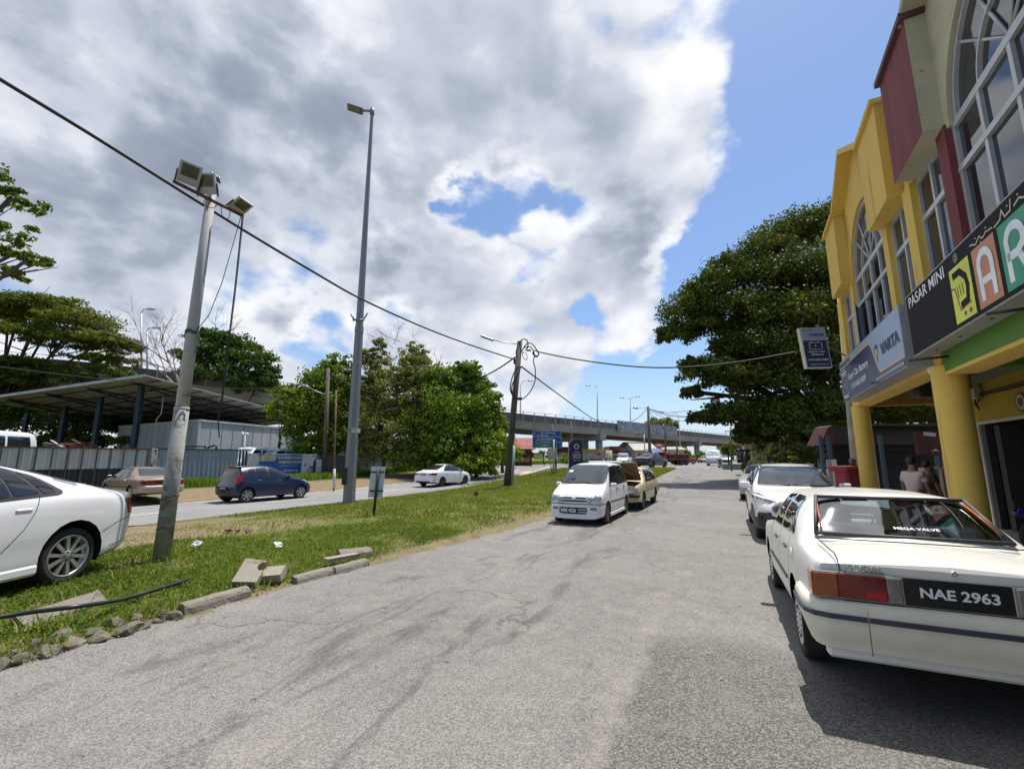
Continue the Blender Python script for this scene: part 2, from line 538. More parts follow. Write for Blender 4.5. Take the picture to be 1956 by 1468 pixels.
# ================================================================== GROUND
def road_material(name, base, agg=0.22, stain=True, scale=85, warm=(1.0, .975, .94), patch=0.0, wear=.35):
	m = bpy.data.materials.new(name)
	m.use_nodes = True
	N = NT(m.node_tree)
	tc = N.n('ShaderNodeTexCoord')
	o = tc.outputs['Object']
	rot = N.n('ShaderNodeMapping')
	N.l(o, rot.inputs[0])
	rot.inputs['Rotation'].default_value = (0, 0, RA)     # now y runs along the road
	r = rot.outputs[0]
	base = tuple(base * w for w in warm)
	big = N.noise(r, 0.35, 5, 0.62)
	c = N.mix(N.sm(big, .3, .7), tuple(x * .84 for x in base), tuple(x * 1.16 for x in base))
	mid = N.noise(r, 4.5, 6, 0.7)
	c = N.mix(N.sm(mid, .35, .75), c, tuple(x * 1.18 for x in base))
	vo = N.n('ShaderNodeTexVoronoi', i_Scale=scale)
	N.l(o, vo.inputs['Vector'])
	sep = N.n('ShaderNodeSeparateColor', i_0=vo.outputs['Color'])
	stone = N.sm(sep.outputs[0], 0.1, 0.9, 1 - agg * 2.0, 1 + agg * 1.7)
	stc = N.n('ShaderNodeCombineXYZ', i_0=stone, i_1=stone, i_2=stone)
	c = N.mix(1.0, c, stc.outputs[0], 'MULTIPLY')
	fine = N.noise(o, 320, 2, .5)
	f2 = N.sm(fine, .35, .65, .86, 1.14)
	stc = N.n('ShaderNodeCombineXYZ', i_0=f2, i_1=f2, i_2=f2)
	c = N.mix(1.0, c, stc.outputs[0], 'MULTIPLY')
	if stain:
		# long worn tracks and spots of oil
		mp = N.n('ShaderNodeMapping')
		N.l(r, mp.inputs[0])
		mp.inputs['Scale'].default_value = (1.7, .36, 1)
		st = N.noise(mp.outputs[0], 1.15, 8, 0.68, 0.7)
		sx = N.n('ShaderNodeSeparateXYZ', i_0=r)
		lane = N.m('MULTIPLY', N.sm(sx.outputs[0], -5.4, -4.2), N.sm(sx.outputs[0], -.6, -2.8))
		lane = N.m('ADD', N.m('MULTIPLY', lane, .16), 0.0)
		sf = N.sm(N.m('ADD', st, lane), .655, .77)
		c = N.mix(N.m('MULTIPLY', sf, .44), c, (.045, .043, .042))
		mp2 = N.n('ShaderNodeMapping')
		N.l(r, mp2.inputs[0])
		mp2.inputs['Scale'].default_value = (1, 1.6, 1)
		sp = N.noise(mp2.outputs[0], 7.5, 3, 0.6, .3)
		c = N.mix(N.m('MULTIPLY', N.sm(sp, .655, .71), .62), c, (.05, .048, .046))
		# cracks
		vc = N.n('ShaderNodeTexVoronoi', feature='DISTANCE_TO_EDGE', i_Scale=0.42)
		wv = N.vm('ADD', r, N.vm('SCALE', N.n('ShaderNodeTexNoise', i_Vector=r, i_Scale=2.2, i_Detail=6.0).outputs[1], None, 0, .75))
		N.l(wv, vc.inputs['Vector'])
		crk = N.m('MULTIPLY', N.sm(vc.outputs[0], 0.011, 0.003), N.sm(N.noise(r, .5, 3, .5), .52, .6))
		c = N.mix(N.m('MULTIPLY', crk, .5), c, (.04, .038, .036))
		# dusty pale band at the kerb side
		dst = N.m('MULTIPLY', N.sm(N.noise(r, 1.6, 6, .7), .5, .75), .35)
		c = N.mix(dst, c, (.34, .31, .265))
	if patch:
		sxx = N.n('ShaderNodeSeparateXYZ', i_0=r)
		jn = N.m('MULTIPLY', N.m('SUBTRACT', N.noise(r, 5, 4, .7), .5), .30)
		wv_, uv_ = N.m('ADD', sxx.outputs[0], jn), N.m('ADD', sxx.outputs[1], N.m('MULTIPLY', N.m('SUBTRACT', N.noise(r, 1.1, 4, .6), .5), 1.5))
		pmk = N.m('MULTIPLY', N.sm(wv_, -.86, -.74), N.m('MULTIPLY', N.sm(uv_, 5.2, 4.7), N.sm(wv_, 2.9, .6)))
		pmk = N.m('MULTIPLY', pmk, N.sm(N.noise(r, 2.2, 5, .7), .3, .55, .6, 1))
		v2 = N.n('ShaderNodeTexVoronoi', i_Scale=105)
		N.l(o, v2.inputs['Vector'])
		s2 = N.n('ShaderNodeSeparateColor', i_0=v2.outputs['Color'])
		pc = N.mix(N.sm(s2.outputs[0], .35, .95), (.045, .045, .043), (.23, .225, .20))
		c = N.mix(N.m('MULTIPLY', pmk, .72), c, pc)
		seam_ = N.m('MULTIPLY', N.m('MULTIPLY', N.sm(wv_, -1.0, -.92), N.sm(wv_, -.76, -.84)), N.sm(N.noise(r, 3, 5, .7), .4, .6, .2, 1))
		c = N.mix(N.m('MULTIPLY', seam_, N.sm(sxx.outputs[1], 7.5, 6.0, 0, .25)), c, (.30, .27, .22))
	b = N.n('ShaderNodeBsdfPrincipled', i_0=c)
	b.inputs['Roughness'].default_value = 0.88
	b.inputs['Specular IOR Level'].default_value = .3
	bn = N.n('ShaderNodeBump')
	bn.inputs['Strength'].default_value = 0.55
	bn.inputs['Distance'].default_value = 0.006
	N.l(sep.outputs[1], bn.inputs['Height'])
	N.l(bn.outputs[0], b.inputs['Normal'])
	out = N.n('ShaderNodeOutputMaterial')
	N.l(b.outputs[0], out.inputs[0])
	return m
def ground_material():
	m = bpy.data.materials.new('soil_and_grass')
	m.use_nodes = True
	N = NT(m.node_tree)
	tc = N.n('ShaderNodeTexCoord')
	o = tc.outputs['Object']
	rot = N.n('ShaderNodeMapping')
	N.l(o, rot.inputs[0])
	rot.inputs['Rotation'].default_value = (0, 0, RA)
	r = rot.outputs[0]
	sx = N.n('ShaderNodeSeparateXYZ', i_0=r)
	w = sx.outputs[0]
	n = N.noise(r, .9, 8, .65)
	wj = N.m('ADD', w, N.m('MULTIPLY', N.m('SUBTRACT', n, .5), 2.6))
	grass = N.mix(N.sm(N.noise(r, 1.8, 8, .7), .35, .65), (.11, .13, .03), (.22, .21, .075))
	grass = N.mix(N.sm(N.noise(r, 40, 4, .7), .35, .7), grass, (.05, .075, .018))
	dry = N.mix(N.sm(N.noise(r, 3.0, 8, .7), .35, .7), (.19, .145, .09), (.30, .235, .14))
	dry = N.mix(N.sm(N.noise(r, 50, 4, .7), .4, .75), dry, (.13, .105, .06))
	# dirt shoulder beyond the main road and the dry band beside it
	f1 = N.m('MULTIPLY', N.sm(wj, -28.8, -28.0), N.sm(wj, -21.0, -21.8))
	f2 = N.m('MULTIPLY', N.sm(wj, -15.8, -14.6), N.sm(wj, -8.4, -9.4))
	f2 = N.m('MULTIPLY', f2, N.sm(sx.outputs[1], 11.5, 6.0))
	f4 = N.m('MULTIPLY', N.sm(N.noise(r, 1.1, 6, .7), .56, .66), .6)
	f5 = N.m('MULTIPLY', N.sm(wj, -6.1, -5.3), .8)
	f = N.m('MAXIMUM', N.m('MAXIMUM', f1, f2), N.m('MAXIMUM', f4, f5))
	far = N.sm(w, 2.0, 4.0)
	f = N.m('MAXIMUM', f, far)
	c = N.mix(f, grass, dry)
	b = N.n('ShaderNodeBsdfPrincipled', i_0=c)
	b.inputs['Roughness'].default_value = .95
	b.inputs['Specular IOR Level'].default_value = .1
	bn = N.n('ShaderNodeBump')
	bn.inputs['Strength'].default_value = .6
	bn.inputs['Distance'].default_value = .03
	N.l(N.noise(r, 25, 6, .7), bn.inputs['Height'])
	N.l(bn.outputs[0], b.inputs['Normal'])
	out = N.n('ShaderNodeOutputMaterial')
	N.l(b.outputs[0], out.inputs[0])
	return m
def main_bend(u):
	return -0.0042 * max(0, u - 20) ** 2 if u < 60 else -6.72 - .336 * (u - 60)
def sheet(name, us, wlo, whi, nw, dz, mat, kind='structure', jag=None):
	mb = MB()
	vs = []
	for u in us:
		a, b = wlo(u), whi(u)
		for j in range(nw + 1):
			w = a + (b - a) * j / nw
			vs.append(UW(u, w, hz(u, w) + dz))
	fs = []
	for i in range(len(us) - 1):
		for j in range(nw):
			q = i * (nw + 1) + j
			fs.append((q, q + 1, q + nw + 2, q + nw + 1))
	mb.add(vs, fs, 0, False)
	o = mb.build(name, mat, fix=False)
	for p in o.data.polygons:
		if p.normal.z < 0:
			p.flip()
	return tag(o, kind=kind)
def frange(a, b, st):
	return list(np.arange(a, b + 1e-6, st))
GM = ground_material()
us = [-400, -150, -60, -30] + frange(-20, 70, 1.5) + [80, 95, 120, 180, 300, 600, 1200]
ws = [-900, -300, -120, -60, -40, -36, -30, -26] + frange(-24, -4.5, .35) + [0, 5, 10, 20, 40, 100, 300, 900]
mb = MB()
rng = random.Random(3)
vs = []
for u in us:
	for w in ws:
		j = 0.03 * (rng.random() - .5) if (-15 < w < -6 and -15 < u < 45) else 0
		lo = -.03 if (w > -5.2 or w < -16 or u > 46) else 0
		vs.append(UW(u, w, hz(u, w) + j + lo))
nw = len(ws)
fs = [(i * nw + j, i * nw + j + 1, (i + 1) * nw + j + 1, (i + 1) * nw + j) for i in range(len(us) - 1) for j in range(nw - 1)]
mb.add(vs, fs, 0, True)
g = mb.build('ground', GM, fix=False)
for p in g.data.polygons:
	if p.normal.z < 0:
		p.flip()
tag(g, kind='structure')
ASPH = road_material('old_asphalt', .19, agg=.17, scale=115, patch=1.0, warm=(1.0, .95, .895))
ASPH2 = road_material('main_road_asphalt', .225, agg=.12, stain=False, warm=(1, .985, .97))
rng = random.Random(5)
jg = {}
def edge_w(u):
	k = round(u / .25)
	if k not in jg:
		jg[k] = (rng.random() - .5) * .12
	base = -5.36 + .38 * sstep(4, 12, u)
	return base + jg[k]
sheet('service_road', frange(-12, 46.75, .25), edge_w, lambda u: 12.0, 12, .004, ASPH)
sheet('junction', frange(46.75, 70, 1.5) + [75, 80, 95, 120, 150, 190], lambda u: -24 + main_bend(min(u, 60)) * .3, lambda u: 3.2 if u < 130 else 12, 10, .005, road_material('junction_asphalt', .19, agg=.08, stain=False))
sheet('main_road', frange(-40, 60, 1.5), lambda u: -21.75 + main_bend(u), lambda u: -15.55 + main_bend(u), 6, .006, ASPH2)
LINE = pm('road_line_white', (.62, .61, .57), .8, 0, .15, 6, col2=(.3, .29, .27), c2s=14, c2t=(.5, .62))
LINEY = pm('road_line_yellow', (.62, .40, .12), .8, 0, .15, 6, col2=(.35, .28, .17), c2s=9, c2t=(.5, .62))
mb = MB()
def strip(mb, u0, u1, w, wd, dz=.011, st=2.0, bend=True, mi=0):
	n = max(1, int((u1 - u0) / st))
	for i in range(n):
		a, b = u0 + (u1 - u0) * i / n, u0 + (u1 - u0) * (i + 1) / n
		q = []
		for (uu, s) in ((a, -1), (a, 1), (b, 1), (b, -1)):
			ww = w + (main_bend(uu) if bend else 0) + s * wd / 2
			q.append(UW(uu, ww, hz(uu, ww) + dz))
		mb.add(q, [(0, 1, 2, 3)], mi)
strip(mb, -40, 58, -15.95, .16)
strip(mb, -40, 58, -21.45, .14)
u = -30
while u < 50:
	strip(mb, u, u + 2.7, -18.6, .13)
	u += 6.2
tag(mb.build('lane_markings', LINE, fix=False), kind='structure')
# yellow hump bars
mb = MB()
strip(mb, 39.0, 42.0, -16.35, .85, .013)
strip(mb, 39.0, 42.0, -18.1, .35, .013)
mb2 = mb.build('hump_markings', LINEY, fix=False)
tag(mb2, kind='structure')
# painted marks at the junction (arrows, edge lines)
mb = MB()
def gline(mb, pts, wd, dz=.012):
	P = [Gg(x, y) for x, y in pts]
	for a, b in zip(P, P[1:]):
		d = (b - a)
		d.z = 0
		n = Vector((-d.y, d.x, 0)).normalized() * wd / 2
		z = Vector((0, 0, dz))
		mb.add([a - n + z, a + n + z, b + n + z, b - n + z], [(0, 1, 2, 3)])
for seg, wd in [([(1259, 895.5), (1244, 901)], .25), ([(1257, 901), (1300, 902.0)], .16), ([(1265, 895), (1318, 895.3)], .5), ([(1283, 897.5), (1300, 893.8)], .7), ([(1285, 897.2), (1296, 897.2)], .9), ([(1318, 898.5), (1325, 893.3)], .3),
				([(1319, 900), (1378, 900.8)], .28), ([(1344, 903), (1391, 905)], .26), ([(1258, 904.5), (1283, 906)], .2), ([(1352, 905), (1388, 909)], .2), ([(1349, 893.8), (1356, 896.8)], .5), ([(1356, 897), (1368, 896.8)], .5), ([(1368, 896.8), (1373, 893.8)], .5), ([(1330, 889.3), (1345, 889.3)], .6)]:
	gline(mb, seg, wd)
tag(mb.build('junction_markings', LINE, fix=False), kind='structure')
# five foot way slab
FA = R(27.5)
FD = Vector((math.sin(FA), math.cos(FA), 0))
FO = Vector((-math.cos(FA), math.sin(FA), 0))
C1 = Vector((6.46, 6.47, 0))
UPZ = Vector((0, 0, 1))
def B(s, o, z):
	return C1 + FD * s + FO * o + UPZ * z
def bbox(mb, s0, s1, o0, o1, z0, z1, mi=0, bev=0):
	return mb.box(B((s0 + s1) / 2, (o0 + o1) / 2, (z0 + z1) / 2), (abs(s1 - s0), abs(o1 - o0), abs(z1 - z0)), mi, (FD, FO, UPZ), bev)
mb = MB()
bbox(mb, -16, 6.9, -9, .22, -.1, .14)
tag(mb.build('walkway', CONC), kind='structure')
# ================================================================== SHOP BUILDING
YEL = pm('yellow_wall_paint', (.66, .45, .095), .75, 0, .06, 1.5, .12, 45, (.38, .25, .07), 3, (.55, .72), streak=True)
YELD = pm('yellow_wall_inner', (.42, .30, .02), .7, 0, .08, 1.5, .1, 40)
RED = pm('maroon_wall_paint', (.155, .030, .034), .75, 0, .22, 3, .15, 30, (.24, .07, .07), 5, (.6, .72), streak=True)
CREAM = pm('mouldy_cream_wall', (.42, .40, .29), .85, 0, .12, 1.5, .2, 30, (.045, .045, .035), 3.2, (.60, .69))
GREEN = pm('green_beam_paint', (.075, .19, .012), .6, 0, .12, 2)
CEIL = pm('soffit_grey', (.20, .195, .18), .9, 0, .15, 2)
FRAME = pm('aluminium_frame', (.46, .47, .50), .4, .25, .06, 5)
PANE = pm('window_pane', (.012, .017, .024), .04, 0, .3, .6, spec=.8)
GRIME = pm('roof_edge_brown', (.10, .05, .045), .7, 0, .3, 4)
TILE = pm('white_tile', (.55, .56, .55), .25, 0, .1, 3)
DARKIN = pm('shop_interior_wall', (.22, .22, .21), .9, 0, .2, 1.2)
SHUT = pm('dark_metal_door', (.05, .05, .055), .5, .3, .2, 2)
bld = thing('shop_building', 'yellow and maroon two-storey shophouse row with arched windows on the right side of the road', 'building', B(0, 0, 0))
def bpart(name, mb, mats, parent=None):
	p = parent or bld
	o = mb.build(name, mats, None)
	loc = Vector(bld.location)
	o.data.transform(Matrix.Translation(-loc))
	o.parent = p
	return o
units = [(3.45, 1.42, YEL, YEL, YEL), (-2.66, 1.37, RED, CREAM, RED), (-8.78, 1.4, CREAM, CREAM, YEL)]
for c, ra, boxm, gm, pilm in units:
	# gable wall with an arched opening
	mb = MB()
	n = 28
	top = lambda s: 8.1 + (1.55 - abs(s - c)) / 1.55 * .82
	outer, inner = [], []
	for i in range(n + 1):
		a = math.pi * i / n
		inner.append((c + ra * math.cos(a), 6.15 + ra * math.sin(a)))
		ss = c + 1.55 * (1 - 2 * i / n)
		outer.append((ss, top(ss)))
	for i in range(n):
		q = [inner[i], inner[i + 1], outer[i + 1], outer[i]]
		mb.add([B(s, 0, z) for s, z in q] + [B(s, -.2, z) for s, z in q], [(0, 1, 2, 3), (7, 6, 5, 4), (0, 4, 5, 1), (2, 6, 7, 3)], 0)
	for sg in (-1, 1):
		bbox(mb, c + sg * ra, c + sg * 1.56, -.2, 0, 6.15, 8.1)
	bpart('gable_wall', mb, gm)
	# sloping verge
	mb = MB()
	for sg in (-1, 1):
		p0, p1 = (c + sg * 1.62, 8.04), (c, 8.92)
		dz = .13
		vs = [B(p0[0], -.3, p0[1]), B(p0[0], .27, p0[1]), B(p1[0], .27, p1[1]), B(p1[0], -.3, p1[1])]
		vs2 = [v + UPZ * dz for v in vs]
		mb.add(vs + vs2, [(0, 1, 2, 3), (4, 5, 6, 7), (0, 1, 5, 4), (1, 2, 6, 5), (3, 2, 6, 7), (0, 3, 7, 4)])
	bpart('gable_verge', mb, gm)
	for sg in (-1, 1):
		mb = MB()
		s0, s1 = c + sg * 1.50, c + sg * 2.82
		bbox(mb, s0, s1, -.2, .235, 6.21, 8.06, 0)
		# near returns and undersides keep the older cream coat on the maroon unit
		if boxm is RED:
			e = min(s0, s1)
			bbox(mb, e - .003, e + .02, -.2, .232, 6.213, 8.05, 1)
			bbox(mb, e, max(s0, s1), -.2, .232, 6.205, 6.22, 1)
		bpart('parapet_box', mb, [boxm, CREAM])
		mb = MB()
		bbox(mb, min(s0, s1) - .1 * (sg > 0) * 0 - .05, max(s0, s1) + .05, -.3, .30, 8.06, 8.15, 0)
		bpart('coping', mb, GRIME if boxm is RED else boxm)
	# window-bay pilasters
	for a, b in ((c - 1.74, c - 1.45), (c + 1.45, c + 1.74)):
		mb = MB()
		bbox(mb, a, b, -.2, .03, 4.2, 6.22)
		bpart('pilaster', mb, pilm)
	# arched bay window
	mb = MB()
	fw = .035
	zb = 4.3
	x0, x1 = c - 1.45, c + 1.45
	for s_ in (x0 + fw, c - .72, c, c + .72, x1 - fw):
		bbox(mb, s_ - fw, s_ + fw, -.12, -.05, zb, 6.12)
	bbox(mb, x0, x1, -.13, -.045, 6.10, 6.2)
	bbox(mb, x0, x1, -.13, -.04, 5.47, 5.55)
	for k in range(n):
		a0, a1 = math.pi * k / n, math.pi * (k + 1) / n
		for rr, tt in ((ra - .03, .05), (ra * .5, .03)):
			q = [(rr, a0), (rr, a1), (rr - tt, a1), (rr - tt, a0)]
			vs = [B(c + r_ * math.cos(t_), -.05, 6.15 + r_ * math.sin(t_)) for r_, t_ in q] + [B(c + r_ * math.cos(t_), -.12, 6.15 + r_ * math.sin(t_)) for r_, t_ in q]
			mb.add(vs, [(0, 1, 2, 3), (0, 1, 5, 4), (2, 3, 7, 6)])
	for a in (42, 66, 114, 138):
		a = R(a)
		p0 = B(c, -.085, 6.17)
		p1 = B(c + (ra - .03) * math.cos(a), -.085, 6.15 + (ra - .03) * math.sin(a))
		mb.tube([p0, p1], .019, 6)
	fr = bpart('window_frame', mb, FRAME)
	mb = MB()
	bbox(mb, x0, x1, -.11, -.09, zb, 6.15)
	vs = [B(c + (ra) * math.cos(math.pi * k / n), -.1, 6.15 + ra * math.sin(math.pi * k / n)) for k in range(n + 1)]
	mb.add(vs, [tuple(range(n + 1))])
	bpart('pane', mb, PANE, fr)
	# side windows
	for a, b in ((c - 2.9, c - 1.74), (c + 1.74, c + 2.9)):
		if c > 3 and a > c:
			b = c + 2.85
		mb = MB()
		for s_ in (a + fw, (a + b) / 2, b - fw):
			bbox(mb, s_ - fw * .9, s_ + fw * .9, -.12, -.05, zb, 6.2)
		bbox(mb, a, b, -.13, -.045, 5.47, 5.55)
		bbox(mb, a, b, -.13, -.045, 6.13, 6.2)
		fr = bpart('window_frame', mb, FRAME)
		mb = MB()
		bbox(mb, a, b, -.11, -.09, zb, 6.18)
		bpart('pane', mb, PANE, fr)
for a, b in ((6.3, 6.85), (.2, .58), (-5.9, -5.55), (-12.1, -11.6)):
	mb = MB()
	bbox(mb, a, b, -.22, .05, 3.45, 6.2)
	bpart('pilaster', mb, YEL)
	mb = MB()
	bbox(mb, a, b, -.22, -.0, 6.2, 8.05)
	bpart('party_wall', mb, YEL if a > -1 else CREAM)
# opened casement in the arched bay
mb = MB()
h0 = B(4.86, -.03, 0)
dd = (FO * .30 + FD * -.95).normalized()
nn = dd.cross(UPZ)
for (a0, a1, z0, z1) in ((0, .05, 4.42, 5.46), (.6, .65, 4.42, 5.46), (0, .65, 4.42, 4.47), (0, .65, 5.41, 5.46)):
	mb.box(h0 + dd * (a0 + a1) / 2 + UPZ * (z0 + z1) / 2, (a1 - a0, .035, z1 - z0), 0, (dd, nn, UPZ))
mb.box(h0 + dd * .325 + UPZ * 4.94, (.58, .008, .98), 1, (dd, nn, UPZ))
bpart('open_casement', mb, [FRAME, PANE])
# wall below windows, walls, slab, roof
mb = MB()
bbox(mb, -12, 6.85, -.2, -.01, 3.5, 4.3)
bpart('spandrel_wall', mb, YEL)
mb = MB()
bbox(mb, 6.7, 6.85, -9, -.22, 3.5, 8.0)
bbox(mb, -12.1, -11.9, -9, -.22, 0, 8.0)
bbox(mb, -12, 6.8, -9, -8.8, 0, 8.0)
bpart('outer_wall', mb, YEL)
mb = MB()
bbox(mb, -12.1, 6.85, -9, -.25, 7.7, 7.85)
bpart('roof', mb, GRIME)
mb = MB()
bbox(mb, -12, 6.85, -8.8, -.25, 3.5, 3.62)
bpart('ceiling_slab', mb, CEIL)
# ground-floor beams
mb = MB()
bbox(mb, .16, 6.6, -.32, .02, 3.12, 3.5)
bpart('front_beam', mb, YEL)
mb = MB()
bbox(mb, -12, .16, -.34, .0, 3.02, 3.5)
bpart('front_beam', mb, GREEN)
mb = MB()
bbox(mb, -12, .1, -.36, .01, 2.97, 3.02)
bpart('beam_edging', mb, YEL)
for s_ in (6.42, -5.7):
	mb = MB()
	bbox(mb, s_ - .14, s_ + .14, -2.3, -.33, 3.12, 3.5)
	bpart('cross_beam', mb, pm('brown_yellow_beam', (.33, .19, .05), .8, 0, .15, 2))
mb = MB()
bbox(mb, .1, .36, -2.3, -.35, 3.05, 3.5)
bpart('cross_beam', mb, GREEN)
# shop fronts, set back behind the walkway
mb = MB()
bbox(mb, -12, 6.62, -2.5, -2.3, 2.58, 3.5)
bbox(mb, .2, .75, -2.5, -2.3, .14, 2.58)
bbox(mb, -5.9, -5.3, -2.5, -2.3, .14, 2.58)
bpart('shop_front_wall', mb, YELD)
mb = MB()
bbox(mb, 6.05, 6.6, -2.5, -2.28, .14, 2.58)
for z_ in frange(.44, 2.4, .3):
	bbox(mb, 6.05, 6.602, -2.49, -2.277, z_, z_ + .008, 1)
bpart('tiled_pier', mb, [TILE, DARKIN])
mb = MB()
bbox(mb, .75, 6.62, -2.3, -2.24, 2.53, 2.60)
bpart('door_track', mb, pm('pale_trim', (.5, .5, .46), .6))
mb = MB()
bbox(mb, 5.85, 6.05, -2.45, -2.32, .14, 2.56)
for k in range(5):
	bbox(mb, 5.66 - .05 * k, 5.70 - .05 * k, -2.9 - .05 * k, -2.42, .14, 2.5)
bpart('folding_gate', mb, SHUT)
mb = MB()
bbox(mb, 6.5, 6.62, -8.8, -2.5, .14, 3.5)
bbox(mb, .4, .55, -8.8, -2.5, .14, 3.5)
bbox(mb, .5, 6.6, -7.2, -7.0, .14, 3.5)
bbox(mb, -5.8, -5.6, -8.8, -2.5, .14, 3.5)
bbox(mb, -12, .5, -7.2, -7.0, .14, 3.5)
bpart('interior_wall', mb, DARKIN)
# round columns
for s_, r_ in ((.30, .205), (6.32, .20), (-5.75, .205)):
	mb = MB()
	base = B(s_, -.09, 0)
	mb.lathe([(r_ + .02, .14), (r_ + .02, .3), (r_, .32), (r_, 3.13)], lambda x, y, h: base + Vector((x, y, h)), 40)
	bpart('column', mb, YEL)
# ceiling fittings, conduit, meter, wall fan sign
mb = MB()
for k in range(2):
	mb.tube([B(-.25, -.13 - k * .09, 3.13), B(-1.45, -.13 - k * .09, 3.13)], .016, 8)
bbox(mb, -1.5, -.2, -.26, -.08, 3.15, 3.19)
fl = bpart('fluorescent_fitting', mb, pm('tube_white', (.75, .75, .72), .3))
mb = MB()
mb.tube([B(4.2, -1.2, 3.40), B(3.0, -1.2, 3.40)], .02, 8)
bbox(mb, 2.95, 4.25, -1.25, -1.15, 3.42, 3.5)
bpart('fluorescent_fitting', mb, pm('tube_white', (.75, .75, .72), .3))
mb = MB()
mb.tube([B(6.2, -2.24, 3.2), B(3.4, -2.24, 3.17), B(.5, -2.24, 3.2)], .022, 6)
mb.tube([B(6.2, -2.22, 3.24), B(3.4, -2.22, 3.22), B(.5, -2.22, 3.25)], .014, 6)
mb.tube([B(.3, -.4, 3.45), B(.6, -1.2, 3.38), B(.2, -2.0, 3.4)], .012, 6)
mb.tube([B(.9, -.4, 3.45), B(.9, -1.3, 3.30), B(1.0, -2.2, 3.4)], .012, 6)
bpart('conduit', mb, BLACK)
mb = MB()
bbox(mb, 5.55, 5.75, -2.28, -2.12, 3.12, 3.42, 0, .02)
bbox(mb, 5.83, 5.97, -2.28, -2.2, 3.1, 3.4, 0, .02)
mb.tube([B(5.7, -2.18, 3.12), B(5.75, -2.2, 2.98), B(5.62, -2.2, 2.92)], .02, 6, 1)
mb.tube([B(5.5, -2.2, 3.12), B(5.68, -2.2, 3.0), B(5.6, -2.2, 2.86)], .016, 6, 1)
bpart('meter_box', mb, [pm('meter_beige', (.48, .42, .3), .6), BLACK])
mb = MB()
for r_, mi_, o_ in ((.2, 0, .0), (.155, 1, .004), (.1, 2, .008)):
	cc = B(4.02, -2.29 + o_, 2.87)
	vs = [cc + FD * r_ * math.cos(2 * math.pi * k / 28) + UPZ * r_ * math.sin(2 * math.pi * k / 28) for k in range(28)]
	vs2 = [v + FO * .012 for v in vs]
	mb.add(vs + vs2, [tuple(range(28, 56))] + [(k, (k + 1) % 28, (k + 1) % 28 + 28, k + 28) for k in range(28)], mi_)
bpart('round_plaque', mb, [pm('plaque_red', (.3, .03, .02), .5), pm('plaque_cream', (.5, .45, .35), .5), pm('plaque_grey', (.12, .12, .1), .5)])
mb = MB()
bbox(mb, 3.2, 3.55, -1.0, -.5, 2.98, 3.46, 0, .03)
mb.tube([B(3.4, -.75, 3.46), B(3.4, -.75, 3.5)], .03, 8)
tag(bpart('loudspeaker', mb, BLACK), )
mb = MB()
bbox(mb, 4.0, 5.4, -1.6, -.9, 3.2, 3.5)
bpart('air_duct', mb, pm('duct_grey', (.10, .105, .11), .7))
mb = MB()
mb.lathe([(0, 0), (.05, .0), (.07, -.03), (.07, -.07), (.05, -.11), (0, -.13)], lambda x, y, h: B(.46, .03, 3.17) + Vector((x, y, h)), 16)
mb.tube([B(.46, .03, 3.16), B(.46, -.03, 3.2)], .03, 8)
bpart('dome_camera', mb, pm('camera_white', (.7, .7, .68), .3))
# under-sign floodlight arms
for s_ in (5.0, 2.2, -.1, -2.6):
	mb = MB()
	mb.tube([B(s_, .0, 3.22), B(s_, .46, 3.2)], .018, 6)
	bpart('sign_bracket', mb, BLACK)
# interior pictures and board
mb = MB()
bbox(mb, 6.46, 6.5, -4.6, -3.6, 1.3, 2.2)
bpart('notice_board', mb, pm('board_dark', (.03, .025, .02), .6))
mb = MB()
bbox(mb, 6.45, 6.5, -4.3, -3.9, 1.0, 1.28)
bpart('notice_board', mb, pm('board_pale', (.3, .3, .28), .6))
# ------------------------------------------------------------------ SIGNS ON THE SHOPS
SB = pm('sign_light_blue', (.30, .39, .56), .35, 0, .04, 1)
NAVY = pm('sign_navy', (.030, .042, .105), .35, 0, .05, 1)
ORNG = pm('sign_orange', (.70, .42, .16), .4, 0, 0)
SBLK = pm('sign_black', (.012, .0125, .014), .7, 0, .1, 1, spec=.15)
SILV = pm('sign_silver_edge', (.33, .34, .37), .4, .4, .08, 3)
WPR = pm('print_white', (.75, .76, .78), .5, 0, 0)
NAVT = pm('print_navy', (.020, .025, .07), .5, 0, 0)
XS = -FD       # rightwards on the facade as seen from the street
def face(mb, pts, o, mi=0, th=None):
	"""flat polygon on the sign face, pts in (s,z)"""
	n = len(pts)
	if th is None:
		mb.add([B(s, o, z) for s, z in pts], [tuple(range(n))], mi)
	else:
		mb.add([B(s, o, z) for s, z in pts] + [B(s, o + th, z) for s, z in pts], [tuple(range(n)), tuple(range(n, 2 * n))] + [(i, (i + 1) % n, (i + 1) % n + n, i + n) for i in range(n)], mi)
def arcpts(c, r, a0, a1, n=10, ks=1):
	return [(c[0] + ks * r * math.cos(R(a0 + (a1 - a0) * i / n)), c[1] + r * math.sin(R(a0 + (a1 - a0) * i / n))) for i in range(n + 1)]
def stroke(mb, pts, wd, o, mi=0):
	for k_, (a, b) in enumerate(zip(pts, pts[1:])):
		o += .00025
		d = Vector((b[0] - a[0], b[1] - a[1]))
		if d.length < 1e-6:
			continue
		e = d.normalized() * wd * .25
		n = Vector((-d.y, d.x)).normalized() * wd / 2
		face(mb, [(a[0] - n.x - e.x, a[1] - n.y - e.y), (a[0] + n.x - e.x, a[1] + n.y - e.y), (b[0] + n.x + e.x, b[1] + n.y + e.y), (b[0] - n.x + e.x, b[1] - n.y + e.y)], o, mi)
def wtext(s, sl, sr, z0, z1, o, mat, par, bold=.02, shear=0.0):
	return lettering(s, B(sl, o, z0), XS, UPZ, sl - sr, z1 - z0, mat, par, bold=bold, shear=shear)
